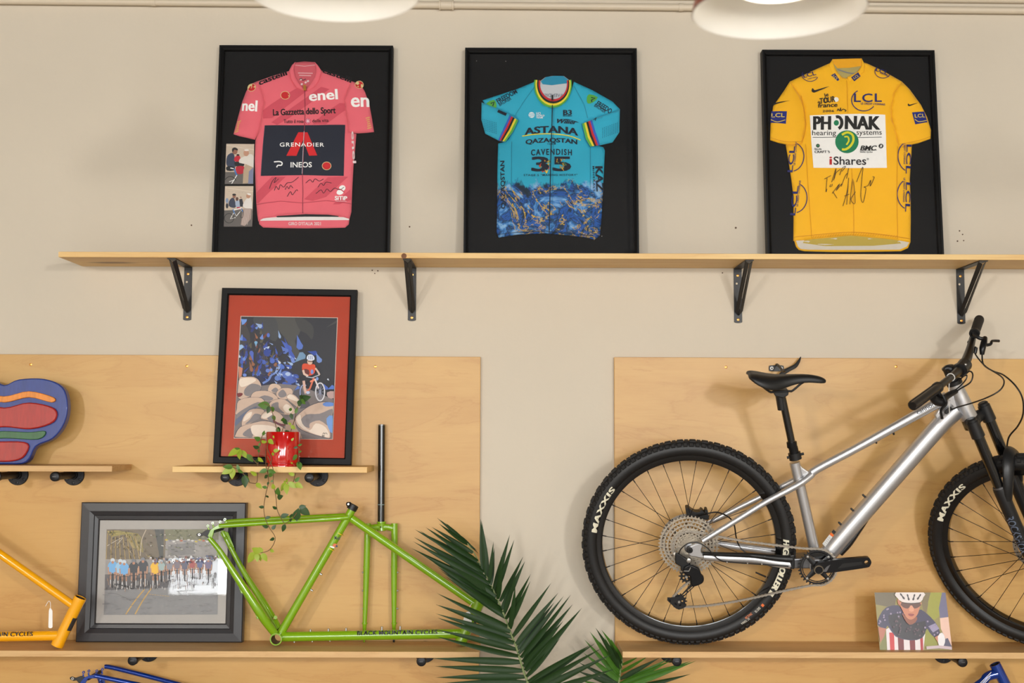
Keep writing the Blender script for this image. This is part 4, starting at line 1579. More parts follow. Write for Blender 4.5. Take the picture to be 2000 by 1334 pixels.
# leaf dapples
rnd = random.Random(11)
BL = [(46, 70, 158), (60, 92, 186), (34, 48, 116), (104, 138, 212), (24, 34, 84)]
WM_ = [(122, 58, 44), (88, 84, 66), (70, 66, 54), (150, 96, 66), (60, 56, 70)]
for k in range(95):
    x = rnd.uniform(90, 520)
    y = rnd.uniform(80, 650)
    if x > 330 + (y - 100) * .45:
        continue
    L = rnd.uniform(45, 120)
    a = rnd.uniform(-.5, .9) + math.pi / 2
    c = rnd.choice(BL if rnd.random() < .58 else WM_)
    x2, y2 = x + L * math.cos(a), min(660, y + L * math.sin(a))
    pr.drop(max(92, x), y, max(92, x2), y2, rnd.uniform(10, 26), c)
for (x0, y0, x1, y1, wd, c) in ((235, 115, 300, 155, 24, (150, 176, 220)), (665, 235, 700, 385, 36, (84, 116, 200)), (470, 185, 490, 270, 14, (150, 180, 226)), (500, 290, 600, 400, 34, (66, 96, 190)), (530, 260, 640, 520, 26, (60, 88, 184)), (500, 350, 560, 420, 34, (88, 118, 200)), (575, 430, 640, 520, 24, (110, 140, 214)), (560, 510, 620, 545, 16, (160, 186, 226)), (530, 540, 610, 575, 22, (60, 90, 180)),
                                (640, 520, 740, 430, 44, (110, 146, 180)), (770, 405, 870, 430, 26, (40, 70, 160)), (860, 420, 905, 520, 30, (110, 140, 205)), (85, 70, 130, 110, 40, (110, 150, 220)), (66, 400, 100, 340, 24, (150, 184, 226)), (70, 440, 68, 470, 16, (190, 210, 230)), (240, 360, 240, 300, 18, (120, 170, 210)), (215, 520, 190, 400, 22, (76, 100, 190)), (100, 300, 130, 270, 30, (50, 78, 170))):
    pr.drop(x0, y0, x1, y1, wd, c)
for (x, y, rx, ry, a, c) in ((360, 420, 34, 40, 0, (40, 66, 150)), (410, 505, 26, 24, 20, (74, 104, 196)), (362, 604, 22, 20, 0, (96, 126, 206)), (398, 598, 14, 18, 0, (110, 140, 210)), (124, 650, 20, 16, 0, (110, 140, 214)), (368, 238, 16, 22, 0, (84, 114, 200)), (470, 680, 38, 30, 15, (96, 126, 196)), (500, 560, 40, 24, -30, (76, 110, 200)), (560, 650, 60, 40, -20, (90, 116, 190)), (600, 700, 60, 40, 10, (70, 96, 180)), (560, 745, 50, 24, -10, (64, 92, 176)), (650, 670, 34, 30, 0, (50, 76, 160)), (570, 640, 28, 20, 0, (170, 190, 226))):
    pr.blob(x, y, rx, ry, a, c)
pr.line([(310, 735), (370, 700), (400, 650), (450, 620), (490, 540)], 22, (108, 136, 200), 5)
pr.drop(430, 640, 480, 560, 20, (140, 166, 216))
for k in range(70):
    x, y = rnd.uniform(300, 690), rnd.uniform(300, 760)
    if y < 330 + (x - 300) * .55 - 60 or y > 800 or x > 700:
        continue
    a = rnd.uniform(-1.2, .4)
    L = rnd.uniform(16, 60)
    pr.drop(x, y, x + L * math.cos(a), y - L * math.sin(a), rnd.uniform(5, 14), rnd.choice([(150, 174, 222), (84, 116, 198), (48, 74, 160), (196, 208, 230), (30, 40, 90), (96, 84, 76)]))
# boulders: body, shade, light
SND, SHD, LGT, BLS = (198, 172, 154), (128, 122, 124), (226, 210, 194), (96, 104, 128)


def boulder(pts, shade=None, light=None, base=SND):
    pr.poly([(x + (x - sum(p[0] for p in pts) / len(pts)) * .03, y + (y - sum(p[1] for p in pts) / len(pts)) * .03) for x, y in pts], (48, 50, 66), 3)
    pr.poly(pts, base, 3)
    if shade:
        pr.poly(shade, SHD, 3)
    if light:
        pr.poly(light, LGT, 3)


pr.poly([(60, 560), (105, 580), (90, 680), (64, 700)], (196, 130, 104))
pr.poly([(50, 700), (300, 760), (480, 740), (700, 760), (1040, 900), (1028, 1308), (15, 1296)], (120, 112, 112))
pr.poly([(640, 800), (700, 760), (760, 900), (800, 960), (700, 1000), (620, 900)], (84, 82, 90), 2)
boulder([(70, 690), (120, 672), (220, 672), (280, 720), (290, 800), (180, 870), (60, 890)], [(130, 790), (200, 740), (285, 760), (285, 805), (180, 868), (120, 850)], [(80, 690), (200, 680), (240, 710), (120, 770), (76, 760)])
pr.poly([(44, 840), (100, 836), (100, 860), (60, 880)], (110, 40, 44), 2)
boulder([(365, 810), (390, 750), (450, 742), (500, 775), (480, 830), (400, 830)], [(400, 815), (440, 780), (470, 800), (450, 832)], None, (204, 178, 158))
boulder([(190, 870), (240, 820), (380, 820), (470, 890), (400, 920), (220, 910)], [(260, 900), (330, 860), (420, 890), (380, 918)], None)
boulder([(450, 840), (500, 790), (600, 790), (620, 840), (560, 900), (480, 890)], [(470, 845), (520, 800), (560, 860), (500, 885)], None)
boulder([(560, 880), (590, 845), (650, 865), (700, 930), (690, 990), (600, 930)], None, [(565, 885), (595, 850), (650, 880), (690, 930)])
boulder([(45, 1000), (60, 920), (160, 885), (300, 890), (330, 960), (200, 1000), (40, 1060)], [(40, 1060), (120, 1000), (260, 930), (330, 960), (240, 1000), (60, 1100)], None)
pr.poly([(35, 1110), (180, 1000), (260, 980), (120, 1090), (30, 1180)], BLS, 2)
boulder([(380, 950), (440, 905), (540, 905), (630, 985), (640, 1050), (540, 1060), (420, 1010)], [(400, 960), (470, 930), (480, 990), (540, 1050), (440, 1020)], [(520, 990), (560, 950), (620, 1000), (600, 1040), (560, 1040)])
boulder([(95, 1170), (110, 1090), (180, 1010), (280, 1000), (330, 1030), (250, 1110), (120, 1180)], [(180, 1110), (230, 1050), (300, 1070), (240, 1120), (130, 1160)], [(110, 1130), (140, 1060), (200, 1030), (180, 1090)])
boulder([(290, 1090), (330, 1030), (440, 1020), (520, 1080), (540, 1160), (440, 1130), (330, 1110)], [(360, 1090), (420, 1060), (440, 1120), (380, 1120)], [(300, 1080), (340, 1040), (420, 1050), (340, 1100)])
pr.poly([(420, 1110), (480, 1150), (560, 1160), (520, 1180), (430, 1150)], (104, 50, 60), 2)
boulder([(30, 1270), (80, 1190), (200, 1150), (340, 1125), (480, 1170), (560, 1230), (540, 1300), (200, 1296), (40, 1290)], [(110, 1250), (180, 1200), (210, 1240), (200, 1294), (120, 1280)], [(190, 1190), (250, 1165), (420, 1180), (480, 1240), (420, 1290), (230, 1280)])
boulder([(650, 1100), (700, 1040), (800, 970), (930, 930), (1040, 960), (1030, 1060), (1000, 1180), (1010, 1296), (940, 1290), (800, 1250), (680, 1190)], [(700, 1140), (760, 1060), (900, 1050), (1030, 1000), (1020, 1080), (1000, 1180), (900, 1120), (800, 1150), (790, 1200)], [(660, 1110), (700, 1060), (720, 1150), (800, 1220), (860, 1150), (960, 1190), (1000, 1290), (880, 1270), (720, 1200)])
pr.poly([(930, 950), (970, 930), (1042, 940), (1040, 970), (960, 975)], (96, 134, 204), 2)
pr.poly([(970, 1100), (1034, 1070), (1030, 1250), (990, 1200)], (110, 150, 210), 2)
pr.poly([(550, 1150), (640, 1110), (660, 1200), (720, 1300), (560, 1300)], (170, 144, 128), 2)
pr.poly([(975, 830), (1050, 820), (1046, 890), (990, 885)], (178, 150, 146), 2)
for (x0, y0, x1, y1, wd, c) in ((980, 800, 1048, 770, 24, (80, 116, 196)), (640, 810, 690, 770, 18, (80, 110, 190)), (940, 740, 980, 800, 18, (70, 100, 190)), (1000, 710, 980, 690, 10, (200, 206, 220))):
    pr.drop(x0, y0, x1, y1, wd, c)
# the rider and bike in the painting
pr.line(arc(905, 825, 46, 92, 0, 360, 28), 13, (206, 206, 214))
for k in range(6):
    a = R(30 * k)
    pr.line([(905 - 40 * math.cos(a), 825 - 84 * math.sin(a)), (905 + 40 * math.cos(a), 825 + 84 * math.sin(a))], 4, (150, 156, 180))
pr.line(arc(740, 830, 42, 80, 60, 300, 18), 9, (150, 166, 210))
pr.line([(840, 680), (800, 790), (760, 830)], 18, (206, 110, 84))
pr.line([(800, 720), (850, 700)], 18, (226, 130, 100))
pr.line([(850, 690), (890, 790)], 16, (214, 200, 200))
pr.poly([(700, 660), (790, 650), (800, 720), (740, 720), (700, 710)], (26, 28, 38), 2)
pr.line([(735, 710), (745, 790), (760, 840)], 26, (206, 170, 156))
pr.poly([(718, 560), (740, 532), (800, 540), (850, 545), (856, 600), (840, 640), (780, 660), (730, 640)], (206, 72, 40), 3)
pr.poly([(740, 590), (790, 600), (790, 650), (745, 640)], (96, 36, 36), 2)
pr.line([(730, 600), (740, 640), (780, 662)], 22, (218, 186, 170))
pr.line([(856, 580), (885, 620), (900, 650)], 18, (206, 176, 164))
pr.line([(760, 668), (820, 680), (900, 650)], 9, (186, 190, 200))
pr.blob(800, 515, 28, 30, 0, (214, 178, 160))
pr.poly([(766, 480), (780, 445), (820, 440), (846, 470), (840, 498), (790, 500)], (206, 214, 230), 3)
for k in range(3):
    pr.line([(785 + 18 * k, 452), (790 + 18 * k, 490)], 5, (70, 86, 140))
pr.line([(780, 508), (830, 514)], 8, (36, 34, 40))
pr.blob(822, 618, 15, 24, 0, (110, 140, 205))
pr.blob(875, 690, 14, 18, 0, (120, 146, 205))
pr.blob(780, 832, 20, 16, 0, (176, 190, 220))
for q_ in ([(930, 1262), (945, 1246), (950, 1262), (965, 1248), (980, 1264)], [(922, 1280), (936, 1270), (928, 1292), (948, 1272), (944, 1294)]):
    pr.line(q_, 4, (30, 28, 30), 3)
pr.build('paint', attrmat('painted_art', .6, .1), pb)
pane(t, F, W, H, .024, -.006)

# ------------------------------------------------------------------ framed photograph of a bunch of road cyclists
cc = crop(190, 1000, .16493, .16492)
M_fr2 = mat('dark_grey_moulding', (44, 43, 46), .38, var=.15, scale=30)
t, F, W, H = shadow_frame('framed_photograph', 'wide dark framed photograph of road cyclists, reflecting a window', 'framed photo', 147, 472.5, Z_LOW, .076, 981.5, .056, .062, .034, m=M_fr2, recess=.018, tilt=0,
                          back=mat('grey_mount_board', (176, 172, 168), .6, var=.04),
                          profile=[(0, -.034), (0, -.004), (.003, -.001), (.03, .0), (.044, -.006), (.046, -.010), (.058, -.012), (.062, -.016), (.062, -.034)])
q = [(112, 204), (1440, 200), (1424, 1214), (78, 1218)]
RW = -.0178
u4 = [F.uv(*cc(*p), RW) for p in q]
pb = MB().add([F(a, b, z) for z in (RW - .0001, RW + .0007) for a, b in u4], [(0, 1, 2, 3), (7, 6, 5, 4), (0, 4, 5, 1), (1, 5, 6, 2), (2, 6, 7, 3), (3, 7, 4, 0)]).build('photo', M_white, t, smooth=False, fix=True)
pr = Pr(F, cc, lambda u, v: RW + .0007, RW)
pr.clip = [pr.uv(p) for p in q]
pr.poly(q, (150, 146, 144))
pr.poly([(112, 206), (820, 206), (800, 560), (100, 560)], (112, 100, 84))
pr.poly([(800, 206), (1440, 202), (1436, 330), (820, 330)], (112, 112, 84))
pr.poly([(680, 206), (790, 206), (780, 540), (740, 540)], (66, 70, 70))
pr.poly([(840, 390), (1150, 360), (1160, 500), (830, 520)], (124, 122, 122))
for k in range(9):
    a = k / 8
    pr.line([(120 + 40 * a, 230 + 60 * a), (300 + 180 * a, 240 - 20 * a + 40 * a), (420 + 120 * a, 420 + 60 * a)], 9, random.choice([(150, 138, 70), (110, 104, 56), (170, 152, 90)]), 4)
for k in range(8):
    x = 125 + 45 * k
    pr.line([(x, 250 + 22 * k % 50), (x - 20 + 12 * k, 560)], 10, (160, 136, 84))
for k in range(14):
    x = 820 + 44 * k
    pr.blob(x, 330 + 10 * (k % 3), 18, 10, 0, random.choice([(206, 204, 200), (190, 170, 60), (170, 90, 60), (120, 120, 130)]))
pr.line([(580, 210), (530, 330), (510, 520)], 10, (186, 170, 150), 4)
pr.line([(120, 400), (300, 300), (240, 380)], 7, (186, 176, 160), 4)
# road
pr.poly([(92, 920), (600, 905), (1000, 890), (1430, 840), (1424, 1214), (78, 1218)], (128, 128, 130))
pr.poly([(92, 740), (600, 720), (1430, 560), (1430, 860), (1000, 890), (92, 925)], (88, 86, 90))
for (a, b) in (((340, 1210), (560, 915)), ((450, 1210), (640, 905))):
    pr.line([a, ((a[0] + b[0]) / 2 + 30 - 40, (a[1] + b[1]) / 2), b], 15, (190, 152, 84), 4)
pr.line([(130, 965), (230, 968), (400, 1050)], 4, (90, 90, 92), 4)
for k in range(8):
    pr.line([(620 + 30 * k, 975 + 3 * k), (640 + 30 * k, 976 + 3 * k)], 6, (180, 150, 90))
# riders
RID = [(185, 570, (110, 170, 220)), (275, 580, (150, 190, 220)), (322, 590, (110, 170, 222)), (435, 580, (50, 54, 62)), (545, 560, (58, 60, 68)), (690, 580, (226, 178, 40)), (765, 580, (150, 170, 170)), (860, 570, (130, 130, 140)), (950, 560, (120, 110, 120)), (1040, 570, (90, 90, 110)), (1130, 550, (160, 80, 80)), (1220, 550, (90, 100, 140)), (1320, 560, (110, 100, 130))]
for (x, y, c) in RID:
    k = 1.0 if x < 700 else .75
    pr.poly([(x - 60 * k, y + 80 * k), (x - 30 * k, y + 20 * k), (x + 35 * k, y + 20 * k), (x + 60 * k, y + 80 * k), (x + 30 * k, y + 150 * k), (x - 30 * k, y + 150 * k)], c, 2)
    pr.blob(x, y, 26 * k, 24 * k, 0, tuple(min(255, v + 60) for v in c) if c[0] < 100 else (196, 206, 216))
    pr.blob(x, y + 26 * k, 16 * k, 16 * k, 0, (176, 124, 96))
    for s_ in (-1, 1):
        pr.line([(x + 24 * k * s_, y + 140 * k), (x + 26 * k * s_, y + 230 * k)], 16 * k, (176, 130, 104))
        pr.line([(x + 26 * k * s_, y + 230 * k), (x + 28 * k * s_, y + 320 * k)], 10 * k, (216, 214, 214))
        pr.line([(x + 52 * k * s_, y + 80 * k), (x + 46 * k * s_, y + 170 * k)], 13 * k, (186, 140, 112))
    pr.line([(x, y + 150 * k), (x, y + 330 * k)], 10 * k, (30, 30, 32))
    pr.line([(x - 48 * k, y + 175 * k), (x + 48 * k, y + 172 * k)], 6 * k, (36, 36, 40))
pr.line([(200, 850), (310, 870), (430, 910)], 9, (40, 38, 42), 3)
rg = random.Random(21)
for k in range(150):
    x, y = rg.uniform(120, 1420), rg.uniform(215, 545)
    cs = [(150, 132, 84), (78, 72, 60), (176, 160, 128), (96, 92, 60)] if x < 640 else [(120, 124, 96), (168, 166, 160), (84, 84, 78), (196, 192, 186), (104, 108, 78)]
    pr.blob(x, y, rg.uniform(5, 20), rg.uniform(2, 7), rg.uniform(40, 130) if x < 640 else rg.uniform(-20, 20), rg.choice(cs), 6)
for k in range(170):
    x, y = rg.uniform(100, 1420), rg.uniform(760, 905)
    y -= max(0, x - 700) * .08
    pr.line([(x, y), (x + rg.uniform(-4, 4), y + rg.uniform(14, 60))], rg.uniform(3, 7), rg.choice([(36, 34, 36), (60, 58, 60), (196, 194, 192), (150, 120, 100), (110, 106, 106)]))
for k in range(60):
    x = rg.uniform(640, 1420)
    y = 545 - (x - 640) * .02 + rg.uniform(-14, 60)
    pr.blob(x, y, rg.uniform(8, 18), rg.uniform(7, 14), 0, rg.choice([(206, 206, 208), (60, 62, 80), (120, 70, 66), (90, 96, 130), (170, 150, 140)]), 7)
for k in range(90):
    x, y = rg.uniform(90, 1420), rg.uniform(925, 1205)
    pr.blob(x, y, rg.uniform(10, 40), rg.uniform(1.5, 4), rg.uniform(-12, 12), rg.choice([(120, 120, 122), (138, 138, 140), (108, 108, 112)]), 6)
pr.build('photo_print', M_photo, pb)
pane(t, F, W, H, .062, -.0145)

# ------------------------------------------------------------------ loose postcard of a racing cyclist
ck = crop(1680, 1130, .15289, .15292)
yb = 1130 + 915 * .1529
q = [(183, 178), (1090, 178), (1176, 915), (252, 915)]
dB = .19
zc = Z_LOWR
o_ = P(1680 + 714 * .1529, 1274, D)
base = V((P(1680 + 712 * .1529, 1268, dB).x, -dB, zc))
Fk = Fr(base, (1, 0, 0), (0, .035, .20))
Wk = [Fk.uv(*ck(*p), 0) for p in q]
vmin = min(p[1] for p in Wk)
Wk = [(p[0], max(p[1], 0.0)) for p in Wk]
card = thing('postcard', 'small glossy photo card of a cyclist in stars and stripes jersey', 'photo card', Fk.M)
cbd = MB().add([Fk(a, b, z) for z in (-.0008, 0) for a, b in Wk], [(0, 1, 2, 3), (7, 6, 5, 4), (0, 4, 5, 1), (1, 5, 6, 2), (2, 6, 7, 3), (3, 7, 4, 0)]).build('card', M_white, card, smooth=False, fix=True)
leg = MB().add([Fk(x, y, z) for (x, y, z) in ((-.03, .0225, -.12), (.03, .0225, -.12), (.012, .12, -.001), (-.012, .12, -.001), (-.03, .0225, -.118), (.03, .0225, -.118), (.012, .123, -.001), (-.012, .123, -.001))], [(0, 1, 2, 3), (7, 6, 5, 4), (0, 4, 5, 1), (1, 5, 6, 2), (2, 6, 7, 3), (3, 7, 4, 0)])
pr = Pr(Fk, ck, lambda u, v: 0.0, 0)
pr.clip = Wk
pr.poly(q, (142, 130, 66))
pr.poly([(183, 178), (470, 178), (440, 380), (200, 330)], (104, 92, 66), 1)
pr.poly([(800, 180), (920, 180), (860, 360), (830, 480), (790, 330)], (120, 104, 68), 2)
pr.poly([(900, 180), (1040, 180), (1010, 480), (900, 520), (860, 420)], (150, 148, 44), 2)
pr.poly([(820, 700), (860, 640), (960, 760), (980, 860), (830, 860)], (140, 140, 44), 2)
pr.poly([(240, 880), (330, 700), (350, 912), (252, 912)], (120, 120, 56))
# second rider at the edge
pr.poly([(1045, 180), (1090, 180), (1126, 490), (1020, 505), (1005, 380)], (104, 100, 130), 1)
pr.poly([(1018, 505), (1128, 492), (1172, 860), (1110, 810), (1030, 640)], (226, 186, 168))
pr.poly([(1060, 780), (1120, 760), (1170, 870), (1040, 870)], (76, 74, 100), 1)
# rider: torso, stripes, arms
pr.poly([(330, 650), (380, 620), (840, 620), (830, 700), (808, 912), (345, 912)], (222, 212, 214))
for (x0, x1, c) in ((375, 440, (196, 34, 40)), (480, 560, (110, 18, 28)), (630, 705, (120, 18, 28)), (765, 806, (170, 24, 34))):
    pr.poly([(x0 - 4, 690), (x1 - 8, 690), (x1, 912), (x0 + 8, 912)], c)
pr.poly([(218, 590), (250, 470), (330, 370), (480, 340), (560, 420), (640, 540), (740, 400), (830, 430), (960, 560), (1020, 690), (950, 750), (880, 680), (850, 640), (790, 760), (640, 790), (450, 740), (350, 600), (320, 650)], (52, 46, 78), 2)
pr.poly([(360, 470), (560, 460), (640, 580), (830, 540), (830, 700), (760, 770), (620, 780), (480, 740), (400, 640)], (34, 28, 40), 2)
pr.poly([(870, 610), (960, 570), (1010, 640), (930, 690)], (150, 140, 170), 1)
rs = random.Random(5)
for k in range(90):
    x, y = rs.uniform(230, 1000), rs.uniform(370, 740)
    if inside((x, y), [(230, 580), (330, 390), (480, 360), (640, 560), (740, 420), (960, 570), (1000, 690), (950, 730), (850, 630), (780, 730), (460, 720), (350, 590)]):
        for a in (0, 60, 120):
            pr.line([(x - 13 * math.cos(R(a)), y - 13 * math.sin(R(a))), (x + 13 * math.cos(R(a)), y + 13 * math.sin(R(a)))], 5, (166, 150, 176) if not (420 < x < 820 and y > 500) else (104, 82, 92))
pr.poly([(222, 615), (325, 640), (300, 740), (250, 820), (240, 740)], (178, 108, 82), 1)
pr.poly([(945, 750), (1000, 720), (1040, 800), (990, 820)], (196, 128, 100), 1)
pr.poly([(985, 740), (1040, 690), (1080, 770), (1060, 860), (1005, 880)], (226, 222, 224), 2)
pr.line([(840, 885), (1000, 872), (1165, 890)], 36, (196, 176, 182))
# head
pr.poly([(530, 440), (600, 500), (720, 490), (700, 560), (620, 590), (560, 520)], (140, 78, 54), 2)
pr.poly([(510, 300), (765, 300), (755, 370), (720, 470), (650, 525), (590, 500), (535, 410)], (196, 124, 92), 3)
pr.poly([(470, 270), (500, 280), (510, 340), (480, 330)], (190, 116, 90), 2)
pr.poly([(520, 310), (760, 318), (750, 360), (690, 385), (650, 350), (600, 385), (540, 365)], (96, 58, 46), 2)
pr.poly([(630, 350), (662, 350), (680, 415), (620, 418)], (216, 150, 118), 2)
pr.poly([(606, 452), (640, 448), (686, 458), (660, 482), (620, 476)], (150, 70, 66), 2)
pr.poly([(450, 178), (804, 178), (800, 240), (765, 300), (660, 318), (530, 298), (470, 250)], (222, 212, 208), 2)
for (x0, y0, x1, y1) in ((505, 190, 560, 265), (595, 200, 618, 280), (690, 200, 668, 280), (768, 200, 722, 270)):
    pr.drop(x0, y0, x1, y1, 13, (50, 40, 46))
    pr.drop(x1, y1, x0, y0, 11, (50, 40, 46))
pr.line([(520, 306), (640, 318), (764, 310)], 10, (60, 44, 42), 3)
pr.build('photo_print', M_photo, cbd)
leg.build('easel_strut', mat('grey_card', (150, 144, 138), .8), card, smooth=False, fix=True)

# ------------------------------------------------------------------ painted wooden carving (generic) on the left shelf
M_bluew = mat('blue_stained_wood', (34, 58, 132), .4, var=.3, scale=20, stretch=(6, 1, 1), coat=.3)
M_redw = mat('red_stained_wood', (166, 34, 28), .4, var=.35, scale=20, stretch=(6, 1, 1), coat=.3)
M_grnw = mat('green_stained_wood', (40, 96, 52), .4, var=.3, scale=20, stretch=(6, 1, 1), coat=.3)
M_ambw = mat('amber_stained_wood', (220, 130, 24), .4, var=.4, scale=20, stretch=(6, 1, 1), coat=.3)
dC = .11
oc = P(10, 909, dC)
oc.z = Z_MIDL
Fc = Fr((oc.x, -dC, Z_MIDL), (1, 0, 0), (0, .05, 1))
cv = thing('wooden_carving', 'rounded wooden carving painted in blue, red, green and amber bands', 'ornament', Fc.M)


def slab(name, px_pts, w0, w1, m, rnd=4, bevel=.004):
    q = rounded([Fc.uv(*p, w1) for p in px_pts], rnd)
    q = [(a, max(b, .0008)) for a, b in q]
    return MB().prism(q, Fc, w0, w1).build(name, m, cv, smooth=True, bevel=bevel, sharp=30)


slab('body', [(-118, 790), (-108, 752), (-70, 738), (-20, 740), (8, 752), (36, 741), (86, 740), (122, 756), (132, 790), (126, 826), (104, 856), (70, 872), (52, 902), (10, 909), (-40, 902), (-60, 872), (-92, 856), (-112, 826)], -.012, .022, M_bluew)
slab('red_band', [(-90, 800), (-40, 786), (8, 796), (56, 786), (106, 798), (104, 824), (60, 838), (8, 834), (-44, 838), (-90, 824)], .020, .034, M_redw)
slab('amber_band', [(-84, 778), (-40, 766), (8, 774), (56, 764), (104, 776), (100, 786), (56, 776), (8, 786), (-40, 778), (-82, 788)], .020, .031, M_ambw, bevel=.002)
slab('green_band', [(-70, 846), (-40, 844), (8, 842), (56, 844), (88, 842), (74, 858), (8, 856), (-56, 860)], .020, .030, M_grnw, bevel=.002)
slab('red_base', [(-40, 868), (8, 862), (54, 866), (44, 894), (10, 902), (-28, 896)], .020, .032, M_redw)

# ------------------------------------------------------------------ potted trailing vine
cvn = crop(430, 760, .26243, .26237)
dP = .185
pc = P(552, 911.2, dP)
pc.z = Z_MID
M_pot = mat('red_glazed_ceramic', (190, 12, 8), .12, var=.08, scale=6, coat=1.0)
M_soil = mat('potting_soil', (48, 36, 28), .95, var=.4, scale=90)
M_leafA = mat('vine_leaf_green', (78, 116, 40), .45, var=.4, scale=45, stretch=(1, 4, 1))
M_leafB = mat('vine_leaf_lime', (150, 168, 46), .45, var=.3, scale=45, stretch=(1, 4, 1))
M_leafC = mat('vine_leaf_deep', (44, 74, 30), .45, var=.35, scale=45, stretch=(1, 4, 1))
M_stem = mat('vine_stem', (112, 84, 52), .6, var=.2, scale=60)
vine = thing('potted_vine', 'trailing leafy vine in a glossy red ceramic pot', 'potted plant', pc)
pr_ = .0575
ph_ = .116
MB().lathe([(.0001, 0), (.052, 0), (.052, .004), (.05, .010), (pr_ - .001, .0125), (pr_, .018), (pr_, ph_ - .003), (pr_ - .002, ph_), (pr_ - .005, ph_ - .002), (pr_ - .006, ph_ - .014), (.0001, ph_ - .014)], pc, (0, 0, 1), 48).build('pot', M_pot, vine)
MB().lathe([(.0001, ph_ - .012), (.03, ph_ - .009), (pr_ - .006, ph_ - .013)], pc, (0, 0, 1), 24).build('soil', M_soil, vine)


def leafmesh(name, m, shape, n=7, fold=.18, droop=.12):
    """unit leaf along +x, width +-shape, folded along the midrib"""
    vs_, fs = [], []
    for i in range(n + 1):
        t = i / n
        wd = shape(t)
        z = -droop * t * t
        vs_ += [(t, -wd, z + fold * wd), (t, 0, z), (t, wd, z + fold * wd)]
    for i in range(n):
        for k in range(2):
            a = i * 3 + k
            fs.append((a, a + 3, a + 4, a + 1))
    me = bpy.data.meshes.new(name)
    me.from_pydata(vs_, [], fs)
    me.polygons.foreach_set('use_smooth', [True] * len(me.polygons))
    me.materials.append(m)
    return me


ov = lambda t: .25 * math.sin(math.pi * min(1, t) ** .75) ** .9 if 0 < t < 1 else 0.0
LM = [leafmesh('vine_leaf_a', M_leafA, ov), leafmesh('vine_leaf_b', M_leafB, ov), leafmesh('vine_leaf_c', M_leafC, ov)]
rl = random.Random(3)


def leafmat(b, tip, wscale, roll, toward=V((0, -1, 0))):
    x = (tip - b)
    L = x.length
    x.normalize()
    z = toward - x * toward.dot(x)
    z.normalize()
    y = z.cross(x)
    M_ = Matrix((x, y, z)).transposed().to_4x4()
    return Matrix.Translation(b) @ M_ @ Matrix.Rotation(roll, 4, 'X') @ Matrix.Diagonal((L, L * wscale, L, 1))


def vleaf(bx, by, tx, ty, d, kind=0, ws=1.0):
    b = P(*cvn(bx, by), d)
    tp = P(*cvn(tx, ty), d + rl.uniform(-.012, .02))
    copy_part(LM[kind], 'leaf', vine, leafmat(b, tp, ws * rl.uniform(.9, 1.15), rl.uniform(-.5, .5)))


def vstem(pts, d0, d1):
    n = len(pts)
    q = [P(*cvn(*p), d0 + (d1 - d0) * i / (n - 1)) for i, p in enumerate(pts)]
    MB().tube(q, .0013, 6, smooth=5).build('stem', M_stem, vine)


# upright shoots
vstem([(430, 330), (405, 240), (390, 180), (370, 130), (330, 108)], dP, dP)
vstem([(455, 330), (480, 260), (495, 235)], dP, dP - .01)
vstem([(520, 330), (550, 240), (565, 180), (590, 90)], dP - .02, dP)
for a in ((372, 122, 275, 118, 0), (370, 125, 352, 182, 2), (380, 130, 398, 172, 0), (392, 195, 408, 235, 0), (470, 225, 498, 262, 2), (430, 280, 445, 320, 2), (525, 180, 535, 225, 2), (520, 165, 528, 135, 0), (560, 182, 575, 135, 0), (590, 75, 675, 60, 2), (592, 80, 590, 130, 2), (600, 75, 632, 112, 0), (595, 70, 605, 42, 2), (525, 270, 560, 300, 1), (530, 265, 505, 250, 1), (420, 290, 440, 335, 0), (480, 320, 515, 315, 2), (465, 240, 470, 215, 0)):
    vleaf(*a[:4], dP, a[4], 1.15)
# left trailing branch with the bright rosettes
dF = dP + pr_ + .012
vstem([(345, 325), (315, 345), (300, 400), (285, 480), (282, 560), (278, 650), (268, 700), (215, 695)], dP, dF)
vstem([(282, 560), (250, 530), (210, 490), (150, 450)], dF, dF)
vstem([(215, 695), (190, 650), (140, 600), (90, 580)], dF, dF)
for a in ((318, 345, 330, 310, 0), (300, 380, 255, 360, 0), (305, 390, 345, 395, 1), (300, 400, 285, 425, 0), (290, 440, 245, 425, 2), (285, 450, 290, 470, 0), (280, 510, 320, 545, 1), (282, 520, 265, 555, 2), (145, 445, 55, 495, 1), (145, 445, 140, 522, 1), (160, 455, 205, 520, 1), (200, 485, 248, 545, 0), (150, 448, 105, 440, 0),
          (95, 580, 20, 575, 0), (95, 585, 12, 632, 1), (95, 585, 85, 672, 1), (130, 600, 170, 625, 0), (140, 605, 125, 560, 0), (185, 640, 215, 695, 0), (180, 640, 190, 735, 2), (275, 640, 220, 615, 1), (268, 700, 310, 740, 1)):
    vleaf(*a[:4], dF + .004, a[4], 1.1)
